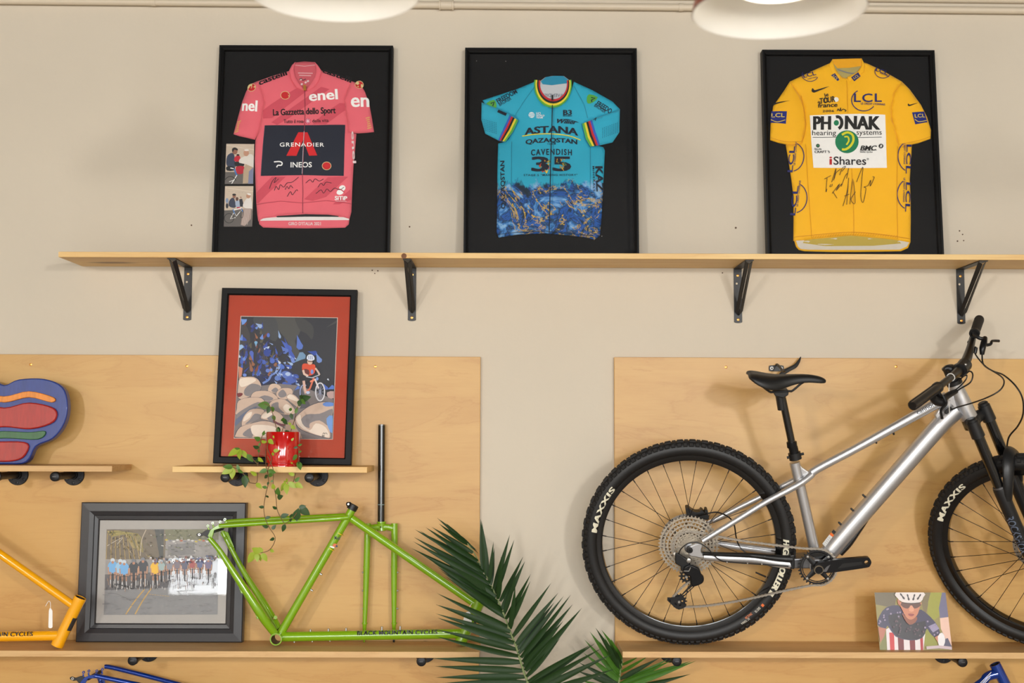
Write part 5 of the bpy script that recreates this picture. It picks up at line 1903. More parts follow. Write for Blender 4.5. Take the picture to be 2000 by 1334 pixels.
# middle trails, down to the green frame
vstem([(400, 330), (350, 430), (385, 520), (355, 600), (360, 690), (340, 780), (325, 880), (335, 960), (365, 1030), (410, 1110), (370, 1195), (300, 1220)], dP + .04, dF + .03)
vstem([(350, 330), (340, 450), (340, 560), (352, 620)], dP, dF)
vstem([(352, 500), (395, 600), (395, 700), (415, 800), (425, 900), (460, 970), (485, 1000), (540, 960), (570, 920)], dF, dF + .03)
for a in ((350, 600, 290, 620, 0), (355, 605, 415, 625, 0), (355, 640, 325, 665, 2), (360, 640, 390, 640, 0), (360, 690, 352, 715, 2), (375, 690, 398, 680, 0), (350, 735, 310, 725, 0), (345, 790, 358, 812, 2), (328, 880, 285, 875, 2), (335, 960, 378, 950, 2), (360, 1028, 312, 1018, 2), (385, 1045, 415, 1010, 2), (405, 1110, 370, 1125, 2), (372, 1195, 400, 1212, 1), (318, 1215, 285, 1175, 1), (300, 1220, 235, 1180, 1), (260, 1215, 198, 1295, 1), (270, 1225, 278, 1285, 1), (290, 1225, 300, 1285, 1), (310, 1220, 350, 1285, 1), (265, 1215, 250, 1240, 1),
          (420, 895, 388, 870, 2), (425, 810, 465, 795, 2), (430, 790, 428, 735, 0), (400, 745, 390, 705, 1), (450, 950, 510, 932, 2), (485, 1005, 460, 1065, 2), (520, 960, 535, 925, 2), (530, 960, 522, 985, 2), (560, 975, 582, 890, 2), (590, 885, 672, 935, 2), (585, 882, 640, 870, 2), (575, 960, 568, 985, 2)):
    vleaf(*a[:4], dF + .02, a[4], 1.15)
# right trailing branch
vstem([(560, 330), (575, 400), (585, 480), (575, 570), (555, 650), (540, 695), (500, 700)], dP, dF)
for a in ((578, 420, 612, 410, 0), (578, 430, 545, 440, 2), (582, 470, 608, 460, 0), (575, 490, 535, 530, 0), (580, 540, 600, 600, 0), (572, 560, 590, 540, 2), (555, 640, 505, 625, 1), (555, 690, 592, 655, 0), (500, 695, 490, 660, 1), (490, 695, 445, 760, 1), (490, 700, 495, 782, 1), (505, 695, 575, 735, 1), (560, 700, 615, 735, 1), (490, 700, 470, 680, 1), (395, 460, 440, 455, 1), (390, 470, 395, 500, 1), (540, 555, 525, 545, 1), (360, 375, 395, 408, 1), (395, 345, 400, 368, 1), (530, 385, 548, 362, 1)):
    vleaf(*a[:4], dF + .006, a[4], 1.1)

# ------------------------------------------------------------------ palm
c8 = crop(800, 960, .3, .29992)
M_pal = mat('palm_leaflet', (30, 54, 20), .5, spec=.25, var=.3, scale=14, stretch=(1, 10, 1))
M_pal2 = mat('palm_leaflet_bright', (62, 104, 28), .5, spec=.25, var=.3, scale=14, stretch=(1, 10, 1))
M_rach = mat('palm_rachis', (120, 132, 84), .5, var=.15, scale=30)
lan = lambda t: (.040 * math.sin(math.pi * min(1, .06 + t * .94) ** .62)) if t < 1 else 0.0
PLM = [leafmesh('palm_leaflet_a', M_pal, lan, 9, .5, .05), leafmesh('palm_leaflet_b', M_pal2, lan, 9, .5, .04), leafmesh('palm_leaflet_c', M_pal, lan, 9, .4, -.05)]
bp = V((P(1060, 1500, .33).x, -.33, 0))
palm = thing('potted_palm', 'tall feathery palm with two fronds rising between the shelves', 'palm plant', bp)
MB().lathe([(.0001, 0), (.11, 0), (.115, .01), (.15, .28), (.155, .3), (.145, .3), (.14, .27), (.0001, .27)], bp, (0, 0, 1), 36).build('pot', mat('grey_planter', (92, 88, 84), .6, var=.1), palm)
MB().lathe([(.0001, .275), (.08, .274), (.1405, .271)], bp, (0, 0, 1), 24).build('soil', M_soil, palm)
rp = random.Random(8)


def frond(path, d, left, right, kind, tail):
    n = len(path)
    q = [P(*c8(*p), d(i / (n - 1))) for i, p in enumerate(path)]
    full = tail + q
    MB().tube(full, [.006] * len(tail) + interp([.0042, .0034, .0026, .0012], n), 8, smooth=4).build('frond_stem', M_rach, palm)
    for (lst, sd) in ((left, 0), (right, 1)):
        for (bx, by, tx, ty) in lst:
            # depth of the base along the rachis
            best = min(range(n), key=lambda i: (path[i][0] - bx) ** 2 + (path[i][1] - by) ** 2)
            db = d(best / (n - 1))
            b = P(*c8(bx, by), db)
            tp = P(*c8(tx, ty), db + rp.uniform(-.03, .07))
            L = (tp - b).length
            k = kind if rp.random() < .75 else (0 if kind else 2)
            copy_part(PLM[k], 'leaflet', palm, leafmat(b, tp, rp.uniform(.85, 1.2) * (1.0 if L > .2 else 1.25), rp.uniform(-.35, .35)))


p1 = [(785, 1330), (770, 1247), (740, 1165), (715, 1080), (690, 1000), (665, 940), (640, 870), (610, 790), (575, 710), (540, 630), (500, 550), (460, 480), (420, 400), (370, 330), (335, 295)]
l1 = [(372, 335, 178, 172), (350, 312, 232, 205), (360, 322, 205, 190), (772, 1290, 170, 1290), (760, 1245, 165, 1250), (750, 1207, 165, 1207), (735, 1166, 160, 1140), (722, 1110, 140, 1088), (712, 1070, 165, 955), (695, 1030, 172, 895), (680, 985, 180, 830), (668, 950, 168, 795), (655, 915, 168, 730), (640, 878, 175, 672), (620, 822, 235, 548), (606, 790, 198, 520), (592, 758, 172, 488), (577, 725, 155, 452), (561, 690, 68, 395), (546, 650, 18, 357), (522, 600, 22, 330), (502, 563, 24, 300), (484, 525, 60, 262), (466, 492, 32, 243), (444, 452, 100, 240), (412, 400, 140, 230), (380, 345, 190, 215),
      (600, 775, 330, 600), (550, 665, 250, 470), (532, 628, 215, 420), (470, 500, 120, 300)]
r1 = [(330, 290, 452, 405), (372, 330, 440, 385), (480, 520, 458, 175), (505, 560, 470, 190), (520, 590, 545, 330), (530, 610, 552, 365), (548, 645, 652, 285), (560, 665, 682, 318), (575, 700, 600, 430), (588, 715, 745, 425), (602, 765, 752, 450), (615, 800, 700, 540), (626, 830, 792, 545), (646, 872, 786, 590), (655, 895, 690, 620), (672, 945, 920, 600), (690, 1000, 966, 660), (700, 1030, 945, 720), (712, 1055, 1005, 680), (724, 1080, 1055, 682), (735, 1110, 1068, 740), (742, 1140, 1000, 850), (752, 1165, 1126, 768), (760, 1205, 985, 960), (768, 1240, 1190, 985), (775, 1260, 1210, 1000), (780, 1290, 1250, 1012), (786, 1320, 1312, 1058), (790, 1340, 1340, 1150)]
frond(p1, lambda t: .40 - .16 * t, l1, r1, 0, [bp + V((0, 0, .27)), bp + V((-.01, -.03, .45)), V((P(1036, 1400, .40).x, -.40, .63))])
c9 = lambda x, y: ((1180 + .12 * x - 800) / .3, (1220 + .12 * y - 960) / .3)
p2 = [c9(225, 1150), c9(240, 950), c9(262, 770), c9(285, 650), c9(290, 560), c9(262, 480), c9(195, 400), c9(140, 330)]
l2 = [c9(285, 640) + c9(120, 330), c9(275, 700) + c9(60, 250), c9(268, 740) + c9(0, 200), c9(262, 770) + c9(-90, 260), c9(255, 830) + c9(-190, 200), c9(248, 880) + c9(-270, 330), c9(245, 920) + c9(-330, 470), c9(240, 960) + c9(-420, 620), c9(235, 1010) + c9(-440, 750), c9(232, 1060) + c9(-440, 900), c9(288, 590) + c9(110, 230), c9(280, 530) + c9(-40, 90), c9(270, 720) + c9(-120, 60), c9(262, 790) + c9(-230, 120), c9(250, 860) + c9(-330, 250)]
r2 = [c9(290, 655) + c9(560, 530), c9(275, 770) + c9(720, 520), c9(262, 885) + c9(900, 540), c9(250, 960) + c9(1120, 590), c9(245, 990) + c9(1040, 560), c9(240, 1040) + c9(1500, 605), c9(232, 1090) + c9(1425, 822), c9(228, 1130) + c9(1300, 1000), c9(240, 1000) + c9(1420, 600)]
frond(p2, lambda t: .16 - .03 * t, l2, r2, 1, [bp + V((.02, 0, .27)), bp + V((.06, .06, .45)), V((P(1207, 1400, .17).x, -.17, .63))])


# ------------------------------------------------------------------ silver mountain bike, leaning out on its shelf
LEAN, YAW, STEER, RT, BD, BX, WB, HBAR, DZ = .2368, -.0733, -.5879, .3589, .0916, .6016, 1.1452, .3732, -.0130
n0 = V((math.sin(YAW), -math.cos(YAW), 0))
B = Fr((BX, -BD, Z_LOWR + .0008), (math.cos(YAW), math.sin(YAW), 0), V((0, 0, math.cos(LEAN))) + n0 * math.sin(LEAN))
HT, HBM = B.uv(1864, 748), B.uv(1891, 813)
a0 = B(*HT)
axis = (B(*HT) - B(*HBM)).normalized()
RS = Matrix.Rotation(STEER, 3, axis)
S = Fr(a0 + RS @ (B.o - a0), RS @ B.u, RS @ B.v)
dd = math.hypot(HBM[0] - HT[0], HBM[1] - HT[1])
EX, EY = (HBM[0] - HT[0]) / dd, (HBM[1] - HT[1]) / dd


def A(s, t, w=0):
    """fork coordinates: s down the steerer from the top of the head tube, t forward, w to the viewer"""
    return S(HT[0] + EX * s - EY * t, HT[1] + EY * s + EX * t, w)


M_alu = mat('brushed_aluminium', (206, 206, 208), .34, .8, var=.08, scale=8, bump=.05, bscale=300)
M_aludark = mat('grey_anodised', (120, 120, 122), .38, .8, var=.1)
M_blkg = mat('gloss_black', (10, 10, 11), .18, var=.2, coat=.6)
M_blks = mat('satin_black', (22, 22, 23), .42, var=.2, scale=40)
M_blkm = mat('anodised_black', (30, 30, 32), .3, .5, var=.2)
M_tyre = mat('tyre_rubber', (22, 21, 21), .5, var=.2, scale=40, bump=.1)
M_tread = mat('tread_rubber', (24, 22, 21), .7, var=.3, scale=60, bump=.3)
M_cog = mat('nickel_cogs', (196, 186, 170), .33, .75, var=.12, scale=60)
M_chain = mat('chain_steel', (196, 188, 176), .35, .9, var=.15, scale=200)
M_spoke = mat('black_spoke', (30, 24, 22), .35, .4)
M_cream = attrmat('tyre_print', .6)
M_sadd = mat('saddle_cover', (20, 20, 20), .48, var=.15, bump=.1, bscale=400)
bike = thing('mountain_bike', 'silver hardtail mountain bike with black fork leaning on its shelf', 'bicycle', B.M)


def bt(pts, r, n=14, smooth=6, G=None):
    G = G or B
    return MB().tube([G.px(*p) for p in pts], r, n, smooth=smooth)


def bpoly(name, pts, w0, w1, m, tr=None, holes=(), bevel=.0015, G=None, parent=None, rnd=0, label=None):
    G = G or B
    tr = tr or (lambda a, b: (a, b))
    wm = max(w0, w1)
    q = [G.uv(*tr(*p), wm) for p in pts]
    if rnd:
        q = rounded(q, rnd)
    hs = [[G.uv(*tr(*p), wm) for p in h] for h in holes]
    return MB().prism(q, G, w0, w1, hs).build(name, m, parent or bike, smooth=bool(rnd), bevel=bevel, fix=True, sharp=30, label=label)


def unit_rod(name, m, n=6):
    me = MB()
    me.tube([V((0, 0, 0)), V((1, 0, 0))], 1.0, n, up=(0, 0, 1))
    return me.mesh(name, Matrix.Identity(4), True, [m])


SPK = unit_rod('spoke', M_spoke)


def rod(mesh, name, parent, a, b, r):
    x = b - a
    L = x.length
    x.normalize()
    z = V((0, 0, 1)) if abs(x.z) < .9 else V((0, 1, 0))
    y = z.cross(x).normalized()
    z = x.cross(y)
    copy_part(mesh, name, parent, Matrix.Translation(a) @ Matrix((x, y, z)).transposed().to_4x4() @ Matrix.Diagonal((L, r, r, 1)))


TW = .0295


def wheel(G, cu, cv, rot0, nk=108):
    c = G(cu, cv, 0)
    Rc = RT - TW - .001
    tw = TW - .0035
    prof = []
    for k in range(20):
        a = R(-158 + 316 * k / 19)
        prof.append((Rc + tw * math.cos(a), tw * math.sin(a) * 1.03))
    prof = [(Rc - tw * .95, -.012)] + prof + [(Rc - tw * .95, .012)]
    tyre = MB().lathe(prof, c, G.w, 96, ref=G.u, closed=True).build('tire', M_tyre, bike, sharp=0)
    tr = MB()
    def knob(ang, sec, tl, cw, h0, h1):
        e = G.u * math.cos(ang) + G.v * math.sin(ang)
        tg = G.v * math.cos(ang) - G.u * math.sin(ang)
        nrm = e * math.cos(sec) + G.w * math.sin(sec)
        ac = tg.cross(nrm)
        o = c + e * Rc
        vs_ = []
        for hh, k in ((h0, 1.1), (h1, .86)):
            for (x, y) in ((-1, -1), (1, -1), (1, 1), (-1, 1)):
                vs_.append(o + nrm * hh + tg * (x * tl * k / 2) + ac * (y * cw * k / 2))
        tr.add(vs_, [(4, 5, 6, 7), (0, 1, 5, 4), (1, 2, 6, 5), (2, 3, 7, 6), (3, 0, 4, 7), (3, 2, 1, 0)])
    for k in range(nk):
        a = rot0 + 2 * math.pi * k / nk
        for sg in (-1, 1):
            knob(a + (.5 if sg > 0 else 0) * 2 * math.pi / nk, sg * R(53), .0118 if k % 2 else .0138, .0115, tw - .001, tw + .0042)
            if k % 2 == 0:
                knob(a + .25 * 2 * math.pi / nk, sg * R(13), .021, .0105, tw - .001, tw + .0042)
            else:
                knob(a + .25 * 2 * math.pi / nk, sg * R(30), .013, .008, tw - .001, tw + .0036)
    tr.build('tread', M_tread, tyre, smooth=False, kind='stuff', label='knobbly tread blocks')
    rp_ = [(.289, -.0125), (.2935, -.0145), (.312, -.0155), (.314, -.0135), (.305, -.012), (.305, .012), (.314, .0135), (.312, .0155), (.2935, .0145), (.289, .0125), (.287, 0)]
    MB().lathe(rp_, c, G.w, 96, ref=G.u, closed=True).build('rim', M_blkg, bike, sharp=40)
    hubp = [(.0075, -.058), (.0095, -.056), (.0095, -.045), (.017, -.04), (.0285, -.0345), (.0285, -.0315), (.016, -.028), (.0135, 0), (.016, .022), (.0265, .0245), (.0265, .0275), (.014, .03), (.0095, .045), (.0095, .056), (.0075, .058)]
    MB().disc_stack(hubp, c, G.w, 28).build('hub', M_blks, bike)
    for k in range(32):
        sg = 1 if k % 2 else -1
        i = k // 2
        lead = 1 if i % 2 else -1
        ra = rot0 + 2 * math.pi * (k + .5) / 32
        ha = ra + lead * R(62) + R(5)
        fr = .0255 if sg > 0 else .0275
        fw_ = .026 if sg > 0 else -.033
        p0 = c + (G.u * math.cos(ha) + G.v * math.sin(ha)) * fr + G.w * (fw_ + .001 * lead)
        p1 = c + (G.u * math.cos(ra) + G.v * math.sin(ra)) * .2885 + G.w * (.003 * sg)
        rod(SPK, 'spoke', bike, p0, p1, .00105)
        rod(SPK, 'nipple', bike, p1 + (p0 - p1).normalized() * .013, p1, .0019)
    return c, tyre, Rc, tw


def tyre_text(pr, G, cu, cv, t, a0_, a1_, r0, r1, Rc, tw, c, bold=.03, shear=0, space=1.0, box=None):
    vs_, fs = text_geo(t, bold, shear, space)
    if box:
        vs_, fs = [(0, 0), (1, 0), (1, 1), (0, 1)], [(0, 1, 2, 3)]
    if not box:
        vs_, fs = refine([(x * 5, y) for x, y in vs_], fs, .35)
        vs_ = [(x / 5, y) for x, y in vs_]
    for sh in ((-.009, 0, .009) if bold > .03 and not box else (0,)):
        out = []
        for (x, y) in vs_:
            a = R(a0_ + (a1_ - a0_) * (x + sh))
            r = r0 + (r1 - r0) * y
            h = math.sqrt(max(0, tw * tw - (r - Rc) ** 2)) * 1.03 + .0009 + sh * .01
            out.append(G(cu + r * math.cos(a), cv + r * math.sin(a), h))
        pr.add(out, fs, None, lin(c))


CRM = (226, 220, 196)
rc, tyre, Rc, tw = wheel(B, 0, RT, .013)
TL = [MB() for _ in range(6)]
tyre_text(TL[0], B, 0, RT, 'MAXXIS', 172.5, 142, .309, .328, Rc, tw, CRM, bold=.05, shear=.12, space=1.1)
tyre_text(TL[1], B, 0, RT, 'HIGH ROLLER II', 4, -32, .312, .331, Rc, tw, CRM, bold=.05, shear=.15)
tyre_text(TL[2], B, 0, RT, 'x', -39, -40.6, .318, .327, Rc, tw, (222, 104, 40), box=1)
tyre_text(TL[3], B, 0, RT, 'EXO TR', -42, -46, .317, .325, Rc, tw, (206, 200, 186))
tyre_text(TL[4], B, 0, RT, '29x2.50', -48, -53, .314, .321, Rc, tw, (214, 120, 70))
tyre_text(TL[5], B, 0, RT, '3C TERRA', -51, -57, .322, .329, Rc, tw, (206, 200, 186))
for q in TL:
    q.build('lettering', M_cream, tyre, smooth=False)
fcU, fcV = WB, RT + DZ
fcw, tyre2, Rc, tw = wheel(S, fcU, fcV, .02)
pr = MB()
tyre_text(pr, S, fcU, fcV, 'MAXXIS', 170, 139, .309, .328, Rc, tw, CRM, bold=.05, shear=.12, space=1.1)
pr.build('lettering', M_cream, tyre2, smooth=False)
rod(SPK, 'valve', bike, B(.285 * math.cos(R(-24)), RT + .285 * math.sin(R(-24)), 0), B(.247 * math.cos(R(-24)), RT + .247 * math.sin(R(-24)), 0), .0028)


def gear_poly(n, r, tooth, k=.5):
    q = []
    for i in range(n):
        a = 2 * math.pi * i / n
        s_ = 2 * math.pi / n
        for (f, rr) in ((-.5, r - tooth), (-.27, r - tooth), (-.1, r), (.1, r), (.27, r - tooth)):
            q.append((rr * math.cos(a + f * s_), rr * math.sin(a + f * s_)))
    return q


def ring(r, n=28, ph=0):
    return [(r * math.cos(2 * math.pi * k / n + ph), r * math.sin(2 * math.pi * k / n + ph)) for k in range(n)]


# cassette: twelve separate cogs
TEETH = [51, 45, 39, 33, 28, 24, 21, 18, 16, 14, 12, 10]
for i, tn in enumerate(TEETH):
    r = tn * .0127 / (2 * math.pi) * .972
    wv_ = .019 + i * .0030
    ri = max(.0125, r - (.0085 if i < 7 else .02))
    G2 = Fr(B(0, RT, 0), B.u, B.v)
    cog = MB().prism(gear_poly(tn, r + .002, .0055), G2, wv_, wv_ + .0016, [ring(ri, 36, i)])
    if ri > .03:
        nxt = TEETH[min(i + 1, 11)] * .0127 / (2 * math.pi) * .972
        for k in range(6):
            a = 2 * math.pi * k / 6 + i * .3
            ax_, ay_ = math.cos(a), math.sin(a)
            ri2 = max(.018, nxt - .004)
            q = [((ri + .002) * ax_ - .0028 * ay_, (ri + .002) * ay_ + .0028 * ax_), ((ri + .002) * ax_ + .0028 * ay_, (ri + .002) * ay_ - .0028 * ax_), (ri2 * math.cos(a + .25) + .0022 * ay_, ri2 * math.sin(a + .25) - .0022 * ax_), (ri2 * math.cos(a + .25) - .0022 * ay_, ri2 * math.sin(a + .25) + .0022 * ax_)]
            cog.prism(q, G2, wv_ + .0001, wv_ + .0015)
    cog.build('cassette_cog', M_cog, bike, smooth=False)
MB().disc_stack([(.0165, .014), (.0165, .054), (.012, .056)], B(0, RT, 0), B.w, 24).build('freehub', M_aludark, bike)


def rotor(G, cu, cv, w, r):
    G2 = Fr(G(cu, cv, 0), G.u, G.v)
    mb = MB().prism(ring(r, 60), G2, w, w + .0018, [ring(r - .015, 40)])
    for k in range(5):
        a = 2 * math.pi * k / 5
        mb.tube([G2((r - .014) * math.cos(a), (r - .014) * math.sin(a), w + .0009), G2(.024 * math.cos(a + .5), .024 * math.sin(a + .5), w + .0009)], [(.0009, .005), (.0009, .004)], 6, up=G.w)
    ro = mb.build('brake_rotor', M_steel, bike, smooth=False)
    hm = MB()
    for k in range(40):
        a = 2 * math.pi * k / 40
        rr = r - .0045 - .005 * (k % 2)
        hm.add([G2(rr * math.cos(a) + x, rr * math.sin(a) + y, w + .0022) for x, y in ring(.0024, 6)], [tuple(range(6))])
    hm.build('vent_hole', M_dark, ro, smooth=False, kind='stuff')


rotor(B, 0, RT, -.0385, .0905)
rotor(S, fcU, fcV, -.0385, .0905)

# frame
fr_ = MB()
bt([(1552, 903, 0), (1571, 985, 0), (1593, 1085, 0)], [.0172, .0172, .018]).build('seat_tube', M_alu, bike)
bt([(1571, 936, 0), (1583, 926, 0), (1600, 914, 0), (1668, 878, 0), (1749, 833, 0), (1815, 796, 0), (1850, 775, 0)], [(.013, .013), (.0135, .014), (.013, .0135), (.0135, .0135), (.0145, .015), (.0155, .017), (.016, .019)], smooth=5).build('top_tube', M_alu, bike)
bt([(1610, 1096, 0), (1624, 1073, 0), (1700, 985, 0), (1790, 882, 0), (1838, 828, 0), (1868, 799, 0)], [.027, .0305, .0295, .029, .0295, .032], n=20, smooth=5).build('down_tube', M_alu, bike)
MB().tube([a0 + axis * .0, a0 - axis * .03, a0 - axis * .075, a0 - axis * (dd + .006)], [.0235, .0235, .0275, .0285], 24, smooth=3).build('head_tube', M_alu, bike)
bpoly('gusset', [(1846, 776), (1862, 772), (1882, 806), (1872, 812), (1850, 822), (1838, 828), (1826, 812), (1843, 790)], -.012, .012, M_alu, bevel=.006, rnd=2)
bpoly('seat_gusset', [(1560, 905), (1568, 914), (1580, 922), (1592, 920), (1578, 938), (1566, 932)], -.009, .009, M_alu, bevel=.004)
bt([(1585, 927, .008), (1566, 942, .024), (1540, 957, .036), (1495, 981, .046), (1440, 1015, .056), (1372, 1057, .066)], [.0125, .0118, .011, .0105, .01, .0095]).build('seatstay', M_alu, bike)
bt([(1578, 924, -.008), (1556, 936, -.026), (1530, 949, -.038), (1485, 971, -.05), (1440, 993, -.058), (1392, 1017, -.066)], [.0125, .0118, .011, .0105, .01, .0095]).build('seatstay', M_alu, bike)
bt([(1374, 1087, .066), (1420, 1090, .062), (1470, 1092, .056), (1515, 1099, .048), (1544, 1102, .044)], [(.011, .0125), (.0115, .0135), (.0115, .014), (.0115, .0145), (.012, .016)]).build('chainstay', M_alu, bike)
bt([(1380, 1056, -.066), (1420, 1064, -.062), (1470, 1071, -.056), (1515, 1077, -.048), (1548, 1080, -.04)], [(.011, .0125), (.0115, .0135), (.0115, .014), (.0115, .0145), (.012, .016)]).build('chainstay', M_alu, bike)
bt([(1372, 1081, .068), (1420, 1083, .064), (1470, 1085, .058), (1515, 1090, .050), (1546, 1092, .046)], [(.0105, .007), (.012, .0075), (.0125, .009), (.013, .011), (.013, .013)]).build('chainstay_guard', M_blks, bike)
bpoly('chainstay_yoke', [(1543, 1085), (1552, 1084), (1552, 1112), (1543, 1112)], .0, .056, M_blks, bevel=.003)
bpoly('bottom_bracket_yoke', [(1550, 1092), (1580, 1090), (1586, 1111), (1550, 1111)], -.03, .034, M_aludark, bevel=.004)
BBu = B.uv(1597.6, 1109.8, .06)
MB().disc_stack([(.0235, -.045), (.0245, -.044), (.0245, .044), (.0235, .045)], B(*BBu, 0), B.w, 28).build('bottom_bracket', M_alu, bike)
MB().disc_stack([(.0215, .044), (.0215, .052)], B(*BBu, 0), B.w, 28).build('bearing_cup', M_blks, bike)
dz_ = crop(1290, 980, .09744, .09745)
bpoly('dropout', [(540, 960), (575, 905), (650, 870), (770, 835), (850, 880), (818, 960), (830, 1030), (905, 1060), (905, 1125), (800, 1132), (700, 1108), (610, 1098), (555, 1040)], .06, .07, M_alu, tr=dz_, bevel=.003, rnd=2)
bpoly('dropout', [(930, 400), (1010, 350), (1050, 400), (980, 460), (900, 560), (700, 1000), (560, 1000), (560, 930)], -.07, -.062, M_alu, tr=dz_, bevel=.002)
MB().disc_stack([(.0098, .06), (.0098, .076), (.0075, .078)], B(0, RT, 0), B.w, 20).build('axle', M_blks, bike)
MB().disc_stack([(.005, .0782), (.005, .0786)], B(0, RT, 0), B.w, 6).build('axle_socket', M_dark, bike)
for (x, y) in ((1745, 846), (1711, 863), (1687, 968), (1664, 995), (1640, 1022)):
    up_ = y > 900
    o = B.px(x, y, 0)
    d_ = (V(B.u) * (-.7 if up_ else .35) + V(B.v) * (.7 if up_ else -.9)).normalized()
    MB().disc_stack([(.0035, -.006), (.0035, .004), (.0025, .006)], o, d_, 10).build('boss_bolt', M_blks, bike)
bt([(1640, 1080, 0), (1660, 1058, 0), (1697, 1008, 0)], [(.02, .012), (.02, .012), (.015, .006)], n=12).build('down_tube_guard', M_blks, bike)
# frame decals
def tube_decal(name, px0, px1, half, G, wtop, prcall):
    pass
pr = Pr(B, lambda a, b: (a, b), lambda u, v: .0168, .0168)
pr.text('cannondale', 1818, 791.5, 62, 9.5, (24, 24, 26), ang=27.5, bold=.0)
pr.build('lettering', attrmat('frame_decal', .4), bike)
pr = Pr(B, lambda a, b: (a, b), lambda u, v: .0245, .0245)
pr.poly([(1606, 1062), (1620, 1044), (1626, 1049), (1612, 1068)], (206, 206, 204))
pr.poly([(1620, 1044), (1623, 1040), (1629, 1045), (1626, 1049)], (222, 104, 40))
pr.poly([(1624, 1039), (1628, 1034), (1633, 1039), (1629, 1044)], (34, 34, 36))
for k in range(5):
    pr.line([(1608.5 + 2.4 * k, 1062 - 3.2 * k), (1612.5 + 2.4 * k, 1065.5 - 3.2 * k)], .6, (140, 140, 140))
pr.build('warning_sticker', attrmat('frame_decal', .4), bike)
bpoly('cable_port', [(1845, 806), (1848, 800), (1856, 795), (1860, 798), (1856, 804), (1849, 809)], .02, .034, M_blks, bevel=.002, rnd=2)

# seatpost, clamp and saddle
bt([(1526, 768, 0), (1547, 868, 0)], .0122, smooth=0).build('seatpost', M_blkg, bike)
bt([(1522, 762, 0), (1527, 800, 0)], [.0155, .0135], smooth=0).build('seatpost_head', M_blks, bike)
bt([(1546, 863, 0), (1547, 872, 0), (1549, 874, 0), (1552, 888, 0)], [.0168, .0168, .0155, .0155], smooth=0).build('seatpost_collar', M_blkm, bike)
bt([(1551, 884, 0), (1554, 897, 0)], .0205, smooth=0, n=20).build('seat_clamp', M_blks, bike)
MB().tube([B.px(1537, 894, .004), B.px(1570, 886, .004)], .0045, 10).build('clamp_bolt', M_blks, bike)
bpoly('saddle_clamp', [(1510, 764), (1541, 763), (1540, 772), (1530, 778), (1514, 774)], -.024, .024, M_blks, bevel=.003)
for sg in (1, -1):
    bt([(1478, 742 + 3 * sg, .03 * sg), (1500, 763, .024 * sg), (1512, 766, .022 * sg), (1540, 764, .022 * sg), (1548, 763, .021 * sg), (1565, 749, .014 * sg), (1580, 742, .008 * sg)], .0036, n=8, smooth=4).build('saddle_rail', M_blks, bike)
ST = [(1459.5, 730, .044, .006), (1463, 726.5, .058, .014), (1470, 725.5, .066, .026), (1484, 727.5, .070, .036), (1502, 730.5, .062, .042), (1517, 731.5, .050, .042), (1530, 731.5, .038, .036), (1556, 730.5, .025, .024), (1580, 731, .021, .020), (1598, 734, .0185, .019), (1608, 737.5, .014, .014), (1613.5, 742, .006, .005)]
vs_, fs = [], []
ns = 15
for (x, y, hw, dp) in ST:
    u0, v0 = B.uv(x, y, 0)
    for k in range(ns):
        s_ = -1 + 2 * k / (ns - 1)
        vs_.append(B(u0, v0 - dp * abs(s_) ** 2.4 - (.002 if abs(s_) < .2 and .03 < hw else 0), hw * math.sin(s_ * math.pi / 2)))
    for k in range(ns):
        s_ = 1 - 2 * k / (ns - 1)
        vs_.append(B(u0, v0 - dp - .004 + .008 * (1 - s_ * s_), hw * .9 * s_))
m2 = ns * 2
for i in range(len(ST) - 1):
    for k in range(m2):
        q = (k + 1) % m2
        fs.append((i * m2 + k, i * m2 + q, (i + 1) * m2 + q, (i + 1) * m2 + k))
fs += [tuple(range(m2))[::-1], tuple((len(ST) - 1) * m2 + k for k in range(m2))]
MB().add(vs_, fs).build('saddle', M_sadd, bike, fix=True, sharp=60, subsurf=1)

# drivetrain
G3 = Fr(B(*BBu, 0), B.u, B.v)
cr_poly = gear_poly(32, .064, .006)
chr_ = MB().prism(cr_poly, G3, .049, .0525, [ring(.053, 40)])
chr_.prism(ring(.0505, 48), G3, .0495, .052, [ring(.0475, 40)])
for k in range(12):
    a = 2 * math.pi * k / 12
    chr_.tube([G3(.0535 * math.cos(a), .0535 * math.sin(a), .0507), G3(.0475 * math.cos(a), .0475 * math.sin(a), .0507)], .0012, 6)
chainring = chr_.build('chainring', M_blks, bike, smooth=False)
for k, an in enumerate((48, 132, 228, 312)):
    a = R(an)
    MB().tube([G3(0, 0, .056), G3(.051 * math.cos(a), .051 * math.sin(a), .0545)], [(.004, .012), (.003, .006)], 10, up=B.w).build('spider_arm', M_blks, bike)
    MB().disc_stack([(.0042, .054), (.0042, .0585), (.003, .0588)], G3(.0505 * math.cos(a), .0505 * math.sin(a), 0), B.w, 10).build('chainring_bolt', M_steel, bike)
ckk = crop(1500, 1020, .105, .105)
bpoly('crank_arm', [(905, 770), (980, 750), (1240, 705), (1500, 682), (1820, 655), (1890, 675), (1925, 750), (1895, 820), (1830, 848), (1500, 898), (1200, 938), (1000, 948), (900, 935), (855, 855)], .058, .074, M_blkm, tr=ckk, rnd=3, bevel=.004, holes=[arc(1835, 750, 40, 36, 0, 345, 15)])
bpoly('crank_recess', [(1390, 770), (1740, 735), (1760, 790), (1380, 850), (1300, 860)], .0735, .0745, M_blks, tr=ckk, bevel=.0)
bpoly('crank_facet', [(1090, 830), (1160, 790), (1090, 920), (1010, 925)], .0738, .0747, M_aludark, tr=ckk, bevel=0)
MB().lathe([(.0135, .05), (.0155, .05), (.0155, .078), (.0145, .079), (.0128, .079), (.0125, .06)], B(*BBu, 0), B.w, 28).build('crank_bolt_ring', mat('bronze_ring', (150, 138, 118), .35, .8), bike)
